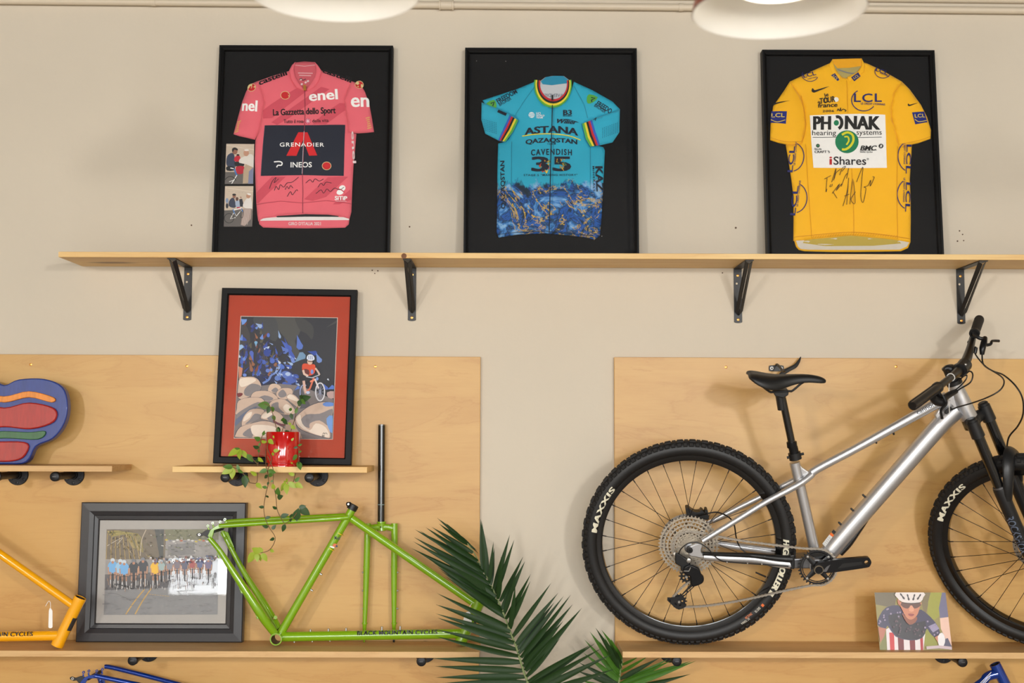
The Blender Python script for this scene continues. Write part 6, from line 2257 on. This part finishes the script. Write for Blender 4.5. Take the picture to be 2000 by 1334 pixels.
MB().disc_stack([(.0125, .062), (.0125, .0625)], B(*BBu, 0), B.w, 20).build('axle_bore', M_dark, bike)
# far crank
bu, bv = BBu
far_end = B(bu - .168, bv - .012, -.07)
# chain guide plate
bpoly('chain_guide', [(790, 560), (900, 535), (1030, 555), (1130, 610), (1180, 680), (1100, 700), (940, 690), (830, 640), (760, 600)], .04, .046, M_blkg, tr=ckk, rnd=2, bevel=.002)
# derailleur
cdr = crop(1290, 1080, .08996, .08996)
bpoly('derailleur_hanger', [(330, 20), (420, 30), (560, 130), (640, 120), (680, 180), (640, 240), (600, 300), (540, 390), (440, 390), (440, 300), (330, 240), (320, 120)], .062, .078, M_blks, tr=cdr, rnd=2, bevel=.003)
bpoly('derailleur_body', [(520, 310), (640, 260), (760, 300), (845, 350), (890, 480), (940, 530), (940, 620), (890, 680), (780, 725), (700, 735), (650, 640), (640, 520), (560, 480), (500, 420)], .066, .088, M_blkm, tr=cdr, rnd=2, bevel=.004)
bpoly('derailleur_link', [(505, 400), (620, 405), (660, 320), (650, 310), (612, 390), (510, 388)], .088, .0905, M_steel, tr=cdr, bevel=0)
MB().disc_stack([(.0075, .07), (.0075, .081), (.005, .082)], B(*B.uv(*cdr(618, 172), .08), 0), B.w, 16).build('hanger_bolt', M_steel, bike)
for (x, y, nm) in ((560, 505, 0), (400, 1045, 1)):
    g = Fr(B(*B.uv(*cdr(x, y), .06), 0), B.u, B.v)
    MB().prism(gear_poly(12 if nm == 0 else 14, .0255 if nm == 0 else .0275, .006), g, .058, .061, [ring(.0045, 10)] + [[(.011 * math.cos(2 * math.pi * k / 5) + a_, .011 * math.sin(2 * math.pi * k / 5) + b_) for a_, b_ in ring(.0036, 8)] for k in range(5)]).build('pulley_wheel', M_blks, bike, smooth=False)
    MB().disc_stack([(.0042, .052), (.0042, .07)], B(*B.uv(*cdr(x, y), .06), 0), B.w, 10).build('pulley_bolt', M_steel, bike)
cage = [(650, 640), (740, 700), (730, 740), (505, 950), (440, 1000), (470, 1100), (565, 1120), (560, 1160), (480, 1210), (400, 1232), (330, 1205), (145, 1030), (150, 968), (222, 972), (300, 960), (400, 950), (480, 880), (640, 700)]
slots = [[(590, 810), (690, 728), (712, 738), (600, 838)], [(475, 915), (560, 838), (582, 850), (492, 944)], [(175, 1010), (215, 1005), (225, 1060), (190, 1050)], [(290, 1075), (340, 1085), (355, 1135), (310, 1120)], [(395, 1135), (455, 1110), (450, 1140), (400, 1155)]]
bpoly('derailleur_cage', cage, .064, .0665, M_blks, tr=cdr, holes=slots, bevel=0)
bpoly('derailleur_cage', cage, .0535, .055, M_blks, tr=cdr, holes=slots[:2], bevel=0)
# chain: one run of links
chp = []
gR = .0535
for k in range(9):
    a = R(200 - 115 * k / 8)
    chp.append(B(gR * math.cos(a), RT + gR * math.sin(a), .034))
chp += [B.px(1440, 1054.5, .04), B.px(1510, 1064, .046), B.px(1570, 1071, .0505)]
for k in range(11):
    a = R(88 - 190 * k / 10)
    chp.append(G3(.0635 * math.cos(a), .0635 * math.sin(a), .0505))
chp += [B.px(1540, 1152, .052), B.px(1450, 1172, .056), B.px(1380, 1183, .059), B.px(*cdr(520, 1170), .0595), B.px(*cdr(400, 1190), .0595), B.px(*cdr(280, 1120), .0595), B.px(*cdr(250, 990), .0595), B.px(*cdr(330, 890), .0595), B.px(*cdr(520, 700), .0595), B.px(*cdr(680, 590), .0595), B.px(*cdr(690, 460), .0595), B.px(*cdr(560, 340), .0595), B.px(*cdr(420, 240), .045), B(gR * math.cos(R(200)), RT + gR * math.sin(R(200)), .034)]
sm = smooth_path(chp, 10)
ch = MB()
pitch = .0123
pos, acc, last = [sm[0]], 0, sm[0]
for p in sm[1:]:
    while (p - last).length >= pitch:
        last = last + (p - last).normalized() * pitch
        pos.append(last)
for i in range(len(pos) - 1):
    a, b = pos[i], pos[i + 1]
    x = (b - a).normalized()
    y = B.w.cross(x).normalized()
    z = x.cross(y)
    off = .0031 if i % 2 else .0021
    for sg in (-1, 1):
        vs_ = []
        for zz in (off - .0005, off + .0005):
            for (px_, py_) in ((-.0036, 0), (-.002, .0036), (.001, .0036), (.0062, .0023), (.0112, .0036), (.0143, .0036), (.0159, 0), (.0143, -.0036), (.0112, -.0036), (.0062, -.0023), (.001, -.0036), (-.002, -.0036)):
                vs_.append(a + x * px_ + y * py_ + z * zz * sg)
        n_ = 12
        ch.add(vs_, [tuple(range(n_)), tuple(range(2 * n_ - 1, n_ - 1, -1))] + [(k, (k + 1) % n_, (k + 1) % n_ + n_, k + n_) for k in range(n_)])
    ch.tube([a - z * .0036, a + z * .0036], .0018, 6)
ch.build('chain', M_chain, bike, smooth=False, kind='stuff', fix=True)
# brake caliper on the far side
bpoly('brake_caliper', [(505, 135), (560, 122), (620, 170), (700, 212), (790, 205), (810, 165), (860, 190), (885, 225), (895, 165), (945, 172), (955, 235), (975, 355), (860, 358), (700, 320), (545, 312), (520, 240)], -.06, -.024, M_blks, tr=dz_, rnd=2, bevel=.004)
MB().tube([B.px(*dz_(720, 280), -.02), B.px(*dz_(930, 235), -.02)], .0035, 8).build('caliper_banjo', M_blkg, bike)
M_hose = mat('black_hose', (16, 16, 16), .4)
def hose(pts, r=.0024, G=None):
    bt(pts, r, n=8, smooth=6, G=G).build('cable', M_hose, bike)
hose([(1381, 1003, -.02), (1400, 1000.5, -.02), (1420, 1008, -.03), (1433, 1022, -.04), (1438, 1050, -.05), (1445, 1068, -.05), (1458, 1080, -.04), (1480, 1082, -.02)])
hose([(1325, 1083, .075), (1331, 1071, .082), (1345, 1061, .085), (1362, 1060, .086), (1380, 1069, .086), (1395, 1085, .083), (1408, 1095, .078), (1425, 1098, .074), (1480, 1102, .066), (1540, 1106, .058)], .002)
for x in (1420, 1460, 1488):
    MB().sphere(B.px(x, 1098.5 + (x - 1420) * .05, .076), .003, 8, 6).build('cable_clip', M_steel, bike)

# front end, steered toward the viewer
STT = .034
for sg in (1, -1):
    MB().tube([A(.135, STT, .066 * sg), A(.385, STT, .066 * sg)], .0172, 20).build('stanchion', M_blkg, bike)
    MB().tube([A(.355, STT, .066 * sg), A(.362, STT, .066 * sg), A(.43, STT, .066 * sg), A(.56, STT + .002, .066 * sg), A(.61, STT + .006, .066 * sg), A(.648, .0405, .064 * sg)], [.0215, .0225, .0215, .0205, .0195, .012], 20).build('fork_lower', M_blks, bike)
    MB().lathe([(.0172, 0), (.0205, 0), (.0205, .006), (.0172, .006)], A(.35, STT, .066 * sg), A(1, 0) - A(0, 0), 20).build('wiper_seal', M_aludark, bike)
    MB().tube([A(.118, STT, .066 * sg), A(.172, STT, .066 * sg)], [.0195, .0215], 20).build('crown_socket', M_blks, bike)
    MB().disc_stack([(.0165, 0), (.0165, .008), (.012, .012)], A(.118, STT, .066 * sg), A(0, 0) - A(1, 0), 18).build('top_knob', M_blks, bike)
MB().tube([A(.15, STT, .075), A(.142, .018, .045), A(.138, .006, .0), A(.142, .018, -.045), A(.15, STT, -.075)], [(.018, .012), (.02, .016), (.024, .03), (.02, .016), (.018, .012)], 14, smooth=4, up=axis).build('fork_crown', M_blks, bike)
MB().tube([A(dd, 0), A(.16, 0)], .0265, 22).build('crown_race', M_blkg, bike)
MB().tube([A(.40, STT + .012, .072), A(.352, STT + .03, .068), A(.30, STT + .046, .05), A(.272, STT + .05, .018), A(.272, STT + .05, -.018), A(.30, STT + .046, -.05), A(.352, STT + .03, -.068), A(.40, STT + .012, -.072)], [(.011, .014), (.011, .017), (.009, .02), (.008, .02), (.008, .02), (.009, .02), (.011, .017), (.011, .014)], 12, smooth=4).build('fork_arch', M_blks, bike)
MB().disc_stack([(.011, -.082), (.011, .078), (.008, .08)], S(fcU, fcV), S.w, 18).build('front_axle', M_blks, bike)
bpoly('front_caliper', [(2006, 1060), (2030, 1050), (2050, 1075), (2040, 1100), (2015, 1095)], -.075, -.03, M_blks, G=S, bevel=.003)
# lettering wrapped on the near fork leg
pr = MB()
vs_, fs = text_geo('ROCKSHOX', .012, 0, .95)
out = []
for (x, y) in vs_:
    s_ = .452 + .135 * x
    al = (y - .5) * 1.25
    out.append(A(s_, STT + .001 + .0216 * math.sin(al), .066 + .0218 * math.cos(al)))
pr.add(out, fs, None, lin((92, 102, 120)))
pr.build('lettering', attrmat('frame_decal', .4), bike, smooth=False)
# headset, stem, bar
MB().tube([A(.004, 0), A(-.008, 0), A(-.012, 0)], [.0255, .0255, .021], 22).build('headset_cap', M_blks, bike)
MB().tube([A(-.008, 0), A(-.052, 0)], .0185, 18).build('stem_steerer_clamp', M_blks, bike)
bc = S.px(1880, 718, 0)
MB().tube([A(-.035, 0), bc], [(.0185, .02), (.019, .021)], 14, up=S.w).build('stem', M_blks, bike)
MB().tube([bc - S.w * .026, bc + S.w * .026], .0225, 18).build('stem_faceplate', M_blks, bike)
for (x, y, w_) in ((1874, 712, .016), (1878, 709, -.004), (1886, 712, .016), (1872, 718, .02)):
    MB().sphere(S.px(x, y, w_), .0045, 8, 6).build('stem_bolt', M_steel, bike)
MB().disc_stack([(.02, 0), (.02, .006), (.012, .010)], A(-.052, 0), A(-1, 0) - A(0, 0), 18).build('stem_cap', M_blks, bike)
bar = [(1783, 792, .371), (1831, 757, .235), (1853, 740.5, .15), (1866, 730, .085), (1876, 721, .028), (1882, 714, -.015), (1889, 699, -.075), (1895, 680, -.14), (1900, 660, -.21), (1905, 645, -.28), (1912.6, 624, -.371)]
bt(bar, [.0111, .0111, .0113, .013, .0158, .0158, .0155, .013, .0113, .0111, .0111], smooth=5).build('handlebar', mat('handlebar_black', (26, 23, 21), .35, .2), bike)
nE, nI = S.px(1783, 792, .371), S.px(1829, 758.5, .24)
fE, fI = S.px(1912.6, 624, -.371), S.px(1904, 649, -.25)
M_grip = mat('rubber_grip', (24, 21, 20), .75, var=.2, scale=60, bump=.5, bscale=300)
for (e, i_) in ((nE, nI), (fE, fI)):
    x = (i_ - e).normalized()
    MB().tube([e - x * .006, e - x * .002, e + x * .006, i_ - x * .01, i_], [.010, .0155, .0165, .0158, .0172], 20).build('grip', M_grip, bike)
    MB().lathe([(.0115, -.006), (.0175, -.006), (.0175, .006), (.0115, .006)], i_ + x * .006, x, 20).build('grip_collar', M_blks, bike)
MB().lathe([(.0113, -.001), (.0132, -.001), (.0132, .001), (.0113, .001)], S.px(1857, 737, .135), (S.px(1866, 730, .085) - S.px(1853, 740.5, .15)), 20).build('bar_end_stop', M_white, bike)


def lever(pts, body, clamp, w0):
    G = S
    bt(pts, [.0055, .005, .0045, .0048], n=8, smooth=5, G=G).build('brake_lever', M_blks, bike)
    bt(body, [.008, .0105, .0105, .007], n=12, smooth=4, G=G).build('brake_master_cylinder', M_blkm, bike)
    bt(clamp, .0062, n=10, smooth=4, G=G).build('lever_clamp', M_blks, bike)


lever([(1842, 772, .225), (1848, 788, .24), (1838, 801, .27), (1840, 817, .30)], [(1830, 775, .225), (1840, 780, .2), (1852, 772, .16), (1868, 764, .12)], [(1826, 752, .22), (1834, 768, .225), (1840, 778, .21)], .22)
lever([(1927, 674, -.22), (1935, 672, -.23), (1938, 666, -.25), (1951, 666, -.28)], [(1924, 660, -.24), (1922, 668, -.22), (1919, 680, -.2), (1918, 693, -.19)], [(1902, 652, -.23), (1912, 660, -.22), (1922, 662, -.23)], -.22)
bt([(1822, 777, .25), (1828, 783, .24), (1838, 786, .23), (1846, 784, .22)], [.011, .0135, .013, .008], n=12, smooth=4, G=S).build('shifter', M_blks, bike)
bt([(1844, 722, .03), (1850, 719, .02), (1858, 722, .015), (1864, 731, .01)], [.005, .010, .013, .010], n=12, smooth=4, G=S).build('stem_top_cover', M_blks, bike)
bt([(1892, 672, -.2), (1891, 668, -.22), (1895, 665, -.23)], .0035, n=8, smooth=4, G=S).build('dropper_paddle', M_blks, bike)
bt([(1903, 682, -.2), (1906, 680, -.2), (1904, 690, -.19)], .006, n=10, smooth=4, G=S).build('dropper_remote', M_blks, bike)
hose([(1918, 691, -.19), (1921, 712, -.15), (1940, 725, -.08), (1960, 732.5, -.02), (1983, 753, .02), (1997, 778, .03), (1998, 809, .01), (1988, 832, -.02), (1970, 855, -.04), (1966, 886, -.05)], .0027, S)
hose([(1904, 690, -.19), (1912, 702, -.16), (1928, 718, -.1), (1955, 735, 0), (1961, 748, .05), (1952, 763, .08), (1929, 776, .09), (1899, 787, .08), (1868, 796, .06), (1853, 803, .045)], .0024, S)
hose([(1866, 766, .12), (1876, 759, .1), (1895, 747, .06), (1900, 732, .05), (1894, 725, .06), (1884, 733, .08), (1872, 744, .08)], .0024, S)
hose([(1852, 770, .16), (1872, 757, .13), (1886, 742, .1), (1888, 733, .09), (1880, 736, .07)], .0022, S)
MB().tube([S.px(1854, 748, .135), S.px(1853, 768, .15), S.px(1854.5, 810, .13)], .0012, 6).build('hang_cord', M_white, bike)

# ------------------------------------------------------------------ wall hook and strap behind the saddle
hk = thing('wall_hook', 'small black wall hook with two screws behind the saddle', 'hook', P(1516, 725, PT))
Fh = Fr(P(1516, 719.5, PT), (1, 0, 0), (0, 0, 1))
q = rounded([(-.026, -.006), (-.026, .006), (-.020, .0105), (.020, .0105), (.026, .006), (.026, -.006), (.020, -.0105), (-.020, -.0105)], 2)
MB().prism(q, Fh, 0.0002, .004).build('plate', M_black, hk, smooth=False, bevel=.0008)
for sx in (-.0165, .0165):
    MB().lathe([(.0028, .004), (.0062, .004), (.0058, .0062), (.0028, .0066)], Fh(sx, 0, 0), (0, -1, 0), 14).build('screw', M_white, hk)
    MB().disc_stack([(.0028, .0041), (.0028, .0045)], Fh(sx, 0, 0), (0, -1, 0), 10).build('screw_socket', M_dark, hk)
MB().tube([Fh(0, .012, .004), Fh(0, .012, .02), Fh(.001, .0, .06), Fh(.003, -.016, .10), Fh(.004, -.012, .125)], .0042, 10, smooth=4).build('hook_arm', M_black, hk)
pts = [P(1519, 742, .06), P(1528, 730, .055), P(1540, 722, .05), P(1553, 715, .045), P(1560, 706, .04), P(1564, 697, .035)]
st_ = MB().tube(pts, [(.0012, .008), (.0012, .008), (.0012, .0075), (.0012, .007), (.0012, .005), (.001, .0015)], 8, smooth=5, up=(0, 1, 0))
st_.build('strap', M_black, hk)


# ------------------------------------------------------------------ bare bicycle frames
cg = crop(370, 960, .3, .29992)
DG = .125
G0 = Fr((P(543, 1262, DG).x, -DG, Z_LOW), (1, 0, 0), (0, 0, 1))
UPF = V((0, 0, .0052))


def gpx(x, y, w=0):
    return G0.px(*cg(x, y), w)


def bare_frame(label, paint, T, spin=0, pivot=None, text=None, text_col=(20, 18, 16), decals=True, badge=True, clamp=True):
    t = thing('bicycle_frameset', label, 'bicycle frame', Matrix.Translation(G0.o + T))
    made = []

    def tb(name, pts, r, n=16, smooth=0, m=None, **kw):
        return MB().tube([gpx(*p) + T for p in pts], r, n, smooth=smooth, **kw).build(name, m or paint, t)
    bb = gpx(575, 966, 0) + T
    bb.z = max(bb.z, Z_LOW + T.z + .0212)
    MB().lathe([(.0165, -.034), (.0205, -.034), (.0205, .034), (.0165, .034)], bb, G0.w, 28, closed=True).build('bottom_bracket_shell', paint, t)
    MB().lathe([(.0164, -.033), (.0164, .033)], bb, G0.w, 24).build('shell_bore', M_blks, t)
    tb('seat_tube', [(590, 940, 0), (1068, 112, 0)], [.0140, .0140])
    d_ = (gpx(1090, 70, 0) - gpx(1040, 165, 0)).normalized()
    c = gpx(1062, 112, 0) + T
    if clamp:
        MB().lathe([(.0138, -.009), (.0178, -.009), (.0178, .009), (.0138, .009)], c, d_, 24, closed=True).build('seat_clamp', M_blks, t)
        MB().tube([gpx(1045, 92, .012) + T, gpx(1030, 92, .004) + T], .0075, 10).build('clamp_lug', M_blks, t)
        MB().disc_stack([(.0035, 0), (.0035, .003)], gpx(1035, 92, .018) + T, G0.w, 10).build('clamp_bolt', M_steel, t)
    tb('top_tube', [(1055, 185, 0), (1865, 745, 0)], [.0138, .0138])
    tb('down_tube', [(600, 956, 0), (1790, 935, 0)], [.0165, .0165], 20)
    h0, h1 = gpx(1905, 690, 0) + T, gpx(1762, 1000, 0) + T
    ax_ = (h0 - h1).normalized()
    L = (h0 - h1).length
    MB().lathe([(.0172, 0), (.0205, 0), (.021, .008), (.0198, .02), (.0198, L - .02), (.021, L - .008), (.0205, L), (.0172, L)], h1, ax_, 26, closed=True).build('head_tube', paint, t)
    MB().lathe([(.0171, .002), (.0171, L - .002)], h1, ax_, 24).build('head_tube_bore', M_blks, t)
    tb('seatstay', [(1030, 178, .012), (900, 190, .03), (600, 208, .052), (250, 231, .064), (195, 235, .065)], [.0085, .0085, .0082, .0078, .0075], smooth=4)
    tb('seatstay', [(1035, 165, -.012), (900, 172, -.03), (600, 186, -.052), (290, 203, -.064), (235, 212, -.065)], [.0085, .0085, .0082, .0078, .0075], smooth=4)
    tb('chainstay', [(556, 935, .016), (500, 860, .034), (440, 770, .05), (300, 555, .062), (200, 400, .066), (128, 312, .067)], [.0125, .015, .0155, .0118, .009, .008], smooth=5)
    tb('chainstay', [(585, 905, -.016), (540, 830, -.034), (480, 730, -.05), (370, 560, -.06), (280, 395, -.064), (215, 270, -.065)], [.011, .0125, .0125, .01, .009, .008], smooth=5)
    tb('stay_bridge', [(560, 830, .02), (545, 840, -.03)], .006)

    def pl(name, pts, w0, w1, m, holes=()):
        q = [G0.uv(*cg(*p), max(w0, w1)) for p in pts]
        F2 = Fr(G0.o + T, G0.u, G0.v)
        return MB().prism(q, F2, w0, w1, holes).build(name, m, t, smooth=False, bevel=.0008, fix=True)
    pl('dropout', [(118, 300), (135, 262), (165, 240), (200, 225), (215, 245), (160, 262), (150, 300), (140, 325)], .063, .071, paint)
    pl('dropout', [(210, 262), (250, 275), (285, 360), (298, 400), (270, 405), (235, 330), (200, 290)], -.068, -.061, paint)
    hg = rounded([(136, 262), (140, 300), (118, 312), (92, 296), (74, 304), (50, 300), (45, 288), (60, 280), (80, 282), (108, 262)], 2)
    pl('derailleur_hanger', hg, .064, .069, M_blks)
    c_ = gpx(64, 291, .069) + T
    MB().lathe([(.0022, 0), (.0044, 0), (.0044, .0012), (.0022, .0012)], c_, G0.w, 12, closed=True).build('hanger_eye', M_steel, t)
    tb('axle_spacer', [(215, 250, -.06), (160, 268, .055)], .0065, m=M_blks)
    for (x, y, w_) in ((121, 234, .066), (152, 216, .066), (200, 208, .05), (231, 192, .04), (186, 415, .066), (333, 642, .062), (437, 810, .05)):
        MB().lathe([(.002, -.0015), (.0046, -.0015), (.0046, .0015), (.002, .0015)], gpx(x, y, w_) + T, G0.w, 14, closed=True).tube([gpx(x, y + 12, w_) + T, gpx(x + 8, y + 30, w_) + T], .0028, 8).build('rack_eyelet', paint, t)
    for (x, y) in ((238, 312), (268, 362), (284, 385)):
        MB().sphere(gpx(x, y, -.06) + T, .006, 10, 8).build('brake_mount', paint, t)
    up_ = V((0, 0, 1))
    dn_ = V((0, 0, -1))
    sd_ = (gpx(862, 552, 0) - gpx(835, 537, 0)).normalized()
    for (x, y, d2) in ((858, 549, sd_), (798, 654, sd_), (788, 914, up_), (905, 909, up_), (1020, 905, up_), (1253, 896, up_), (1372, 893, up_), (683, 988, dn_), (800, 984, dn_), (915, 980, dn_)):
        MB().disc_stack([(.0034, -.011), (.0034, .003), (.0022, .004)], gpx(x, y, 0) + T, d2, 10).build('bottle_boss', M_steel, t)
    for (x, y) in ((745, 970), (1160, 960), (1560, 945)):
        q0 = gpx(x, y, .004) + T
        MB().tube([q0 + V((-.0075, 0, 0)), q0 + V((.0075, 0, 0))], .005, 8).build('cable_guide', paint, t)
    tb('cable_exit', [(885, 187, .008), (903, 186, .008)], .0032, m=M_blks)
    if badge:
        F2 = Fr(G0.o + T, G0.u, G0.v)
        mbq = MB()
        for i in range(6):
            a = h1 + ax_ * (L * (.38 + .05 * i)) + G0.u * .0152 + G0.w * .0142
            mbq.sphere(a, .0055, 8, 6)
        mbq2 = MB().lathe([(.0207, L * .36), (.0207, L * .62)], h1, ax_, 8, ref=G0.w, a0=R(35 if ax_.x > 0 else -80), a1=R(95))
        mbq2.build('head_badge', mat('pewter_badge', (70, 66, 66), .5, .5, var=.6, scale=160), t)
    if text:
        vs_, fs = text_geo(text, .012, .0, 1.05)
        for nm, hs in (('lettering', 0),):
            mb = MB()
            for sh in (-.0006, 0, .0006):
                out = []
                for (x, y) in vs_:
                    p = gpx(1096 + 520 * x, 931 - 8 * x, 0) + T
                    al = (y - .5) * .92 + .1
                    out.append(V((p.x + sh, p.y - .0168 * math.cos(al), p.z + .0168 * math.sin(al))))
                mb.add(out, fs, None, lin(text_col))
            mb.build(nm, attrmat('frame_decal', .4), t, smooth=False)
    if decals:
        c0, c1_ = gpx(590, 940, 0) + T, gpx(1053, 152, 0) + T
        a2 = (c1_ - c0).normalized()
        for k, (x, y) in enumerate(((980, 283), (922, 383))):
            q0 = c0 + a2 * ((gpx(x, y, 0) + T - c0).dot(a2))
            MB().lathe([(.01405, -.0011), (.0144, -.0011), (.0144, .0011), (.01405, .0011)], q0, a2, 24).build('yellow_pinstripe', mat('stripe_yellow', (236, 196, 40), .4), t)
        F3 = Fr(G0.o + T, G0.u, G0.v)
        pr = Pr(F3, lambda a, b: (a, b), lambda u, v: .0146, .0146)
        pr.uv = lambda p: G0.uv(*cg(*p), .0146)
        pr.text('Mod', 962, 312, 36, 24, (26, 34, 26), ang=-3, bold=.01)
        pr.blob(945, 360, 14, 11, 20, (206, 96, 40))
        pr.blob(930, 372, 16, 6, -20, (226, 224, 214))
        pr.blob(958, 366, 7, 8, 20, (40, 40, 60))
        pr.build('tube_decal', attrmat('frame_decal', .4), t)
    if spin:
        pv = pivot or V((0, 0, 0))
        X = Matrix.Translation(pv) @ Matrix.Rotation(spin, 4, 'Y') @ Matrix.Translation(-pv)
        t.matrix_basis = X @ t.matrix_basis
        WM[t.name] = t.matrix_basis.copy()
    return t


def car_paint(name, c, metal=0.0):
    return mat(name, c, .22, metal, var=.05, scale=6, coat=.9)


M_green = car_paint('lime_green_enamel', (124, 168, 16))
M_yelp = car_paint('golden_yellow_enamel', (248, 172, 8))
M_blue = car_paint('candy_blue_enamel', (8, 58, 150), .45)
bare_frame('bare lime green bicycle frame resting on its down tube', M_green, UPF, 0, None, 'BLACK MOUNTAIN CYCLES')
TY = P(134, 1222, .19) - gpx(1833, 845, 0)
TY.z = UPF.z
TY.y = -.19 + DG
bare_frame('bare golden yellow bicycle frame beside the cyclists picture', M_yelp, TY, 0, None, 'BLACK MOUNTAIN CYCLES')
TB = P(171, 1321, .13) - gpx(120, 285, .066)
TB.y = 0
bare_frame('bare metallic blue bicycle frame, its dropout showing at the bottom', M_blue, TB, R(16), P(171, 1321, .13), None, decals=False, badge=False)

# second blue frame, only its head tube shows
DB = .12
hb0, hb1 = P(1943, 1297, DB), P(1992, 1392, DB)
b2 = thing('bicycle_frameset', 'blue bicycle frame with white stripes under the postcard shelf end', 'bicycle frame', Matrix.Translation((P(1850, 1500, DB).x, -DB, Z_BOTR)))
axb = (hb0 - hb1).normalized()
Lb = (hb0 - hb1).length
MB().lathe([(.0145, 0), (.0185, 0), (.0185, Lb), (.0145, Lb)], hb1, axb, 26, closed=True).build('head_tube', M_blue, b2)
MB().lathe([(.0144, .003), (.0144, Lb - .001)], hb1, axb, 24).build('head_tube_bore', M_blks, b2)
bbp = P(1835, 1535, DB)
bbp.z = Z_BOTR + .022
stp = P(1800, 1400, DB)
MB().tube([P(1946, 1316, DB), P(1928, 1322, DB), P(1908, 1340, DB), stp], [.017, .0155, .0145, .0145], 18, smooth=4).build('top_tube', M_blue, b2)
MB().tube([P(1985, 1378, DB), P(1960, 1392, DB), bbp], [.018, .0175, .0165], 18, smooth=4).build('down_tube', M_blue, b2)
MB().tube([bbp, P(1797, 1385, DB)], .0145, 16).build('seat_tube', M_blue, b2)
MB().lathe([(.0165, -.034), (.0215, -.034), (.0215, .034), (.0165, .034)], bbp, (0, -1, 0), 24, closed=True).build('bottom_bracket_shell', M_blue, b2)
for sg in (1, -1):
    dr_ = P(1660, 1500, DB) + V((0, -.06 * sg, 0))
    MB().tube([bbp + V((0, -.02 * sg, 0)), dr_], [.011, .008], 12).build('chainstay', M_blue, b2)
    MB().tube([stp + V((0, -.01 * sg, 0)), dr_], [.008, .0075], 12).build('seatstay', M_blue, b2)
for k in range(3):
    o1, o2 = P(1936 - 1.0 * k, 1313 + 5.0 * k, DB + .0165), P(1906 - 1.0 * k, 1343 + 5.0 * k, DB + .0165)
    MB().tube([o1, o2], [(.0006, .0011)] * 2, 6, up=(0, 1, 0)).build('white_stripe', M_white, b2)

# ------------------------------------------------------------------ green fork with a black steerer, standing behind the frame
DF = .052
fk = thing('bicycle_fork', 'lime green rigid fork with long black steerer standing against the plywood', 'bicycle fork', Matrix.Translation((P(743, 1251, DF).x, -DF, Z_LOW)))
Gf = Fr((P(743, 1251, DF).x, -DF, Z_LOW), (1, 0, 0), (0, .012, .76))


def fp(x, y, w=0):
    return Gf.px(*cg(x, y), w)


zt_ = Gf.uv(*cg(1250, -430), 0)
MB().tube([Gf.px(745.5, 829, 0), fp(1248, 195, 0)], .0124, 22, up=(0, 1, 0)).build('steerer', M_blkg, fk)
MB().lathe([(.0125, -.0012), (.0128, -.0012), (.0128, .0012), (.0125, .0012)], fp(1248, 85, 0), Gf.v, 22).build('steerer_line', mat('pale_mark', (120, 140, 136), .5), fk)
MB().lathe([(.0115, 0), (.0124, 0), (.0124, .004)], Gf.px(745.5, 829, 0), -Gf.v, 20).build('steerer_lip', M_steel, fk)
MB().tube([fp(1250, 195, 0), fp(1250, 203, 0), fp(1250, 205, 0), fp(1250, 215, 0), fp(1250, 255, 0)], [.0165, .0165, .0145, .0138, .0150], 22).build('crown_race_seat', M_green, fk)
for sg, xx in ((-1, 1160), (1, 1335)):
    MB().tube([fp(1250, 232, 0), fp(1250 + 40 * sg, 232, 0), fp(xx - 10 * sg, 240, 0)], [.0125, .011, .0115], 16, smooth=3).build('crown_arm', M_green, fk)
    LX = [1160, 1158, 1153, 1147, 1140] if sg < 0 else [1335, 1335, 1333, 1332, 1332]
    MB().tube([fp(LX[0], 207, 0), fp(LX[1], 320, 0), fp(LX[2], 490, 0), fp(LX[3], 700, 0), fp(LX[4], 880, 0)], [.0116, .0116, .0112, .0095, .0072], 18, smooth=4).build('fork_blade', M_green, fk)
    b_ = fp(LX[4], 880, 0)
    e_ = V((b_.x, -DF, Z_LOW + .009))
    MB().tube([b_, e_], [.0068, .006], 12).build('dropout_stem', M_green, fk)
    MB().lathe([(.0045, -.003), (.009, -.003), (.009, .003), (.0045, .003)], e_, (1, 0, 0), 18, closed=True).build('dropout_eye', M_blks if sg > 0 else M_green, fk)
    for (yy, rr) in ((490, .0122), (858, .0098)):
        MB().lathe([(rr - .003, -.003), (rr, -.0025), (rr, .0025), (rr - .003, .003)], fp(LX[2] if yy < 600 else LX[4] + 1, yy, 0), Gf.v, 20).build('blade_collar', M_green, fk)
    for yy in (527, 646, 763):
        c = fp((LX[2] - 22 if sg < 0 else LX[2] + 21), yy, 0)
        MB().disc_stack([(.0032, -.008), (.0032, .003), (.002, .004)], c, V((sg, 0, 0)), 10).build('blade_boss', M_steel, fk)
MB().disc_stack([(.0026, .0136), (.0026, .0152)], fp(1247, 230, 0), Gf.w, 12).build('crown_hole', M_dark, fk)

# ------------------------------------------------------------------ paper tags tied to the frames
def tag_thing(label, pts, d, string):
    q = [P(*p, d) for p in pts]
    c = sum(q, V()) / len(q)
    F2 = Fr(c, (1, 0, 0), (0, .02, 1))
    t = thing('paper_tag', label, 'tag', F2.M)
    uvs = [F2.uv(*p, 0) for p in pts]
    MB().prism(uvs, F2, -.0003, .0003).build('card', M_white, t, smooth=False)
    MB().tube([P(*p, d) for p in string], .0009, 6, smooth=3).build('string', M_white, t)


tag_thing('white card tag hanging from the green head tube', [(907, 1203), (911, 1195), (917, 1195), (922, 1203), (920, 1232), (901, 1226)], DG + .04, [(914, 1198), (917, 1186), (922, 1178)])
tag_thing('narrow white tag dangling under the yellow top tube', [(95.5, 1193), (97, 1188), (99.5, 1188), (102.5, 1193), (102.5, 1225), (100, 1227), (96.5, 1227), (94.5, 1225)], .19, [(98.5, 1190), (98.5, 1178), (95, 1174), (89, 1184)])
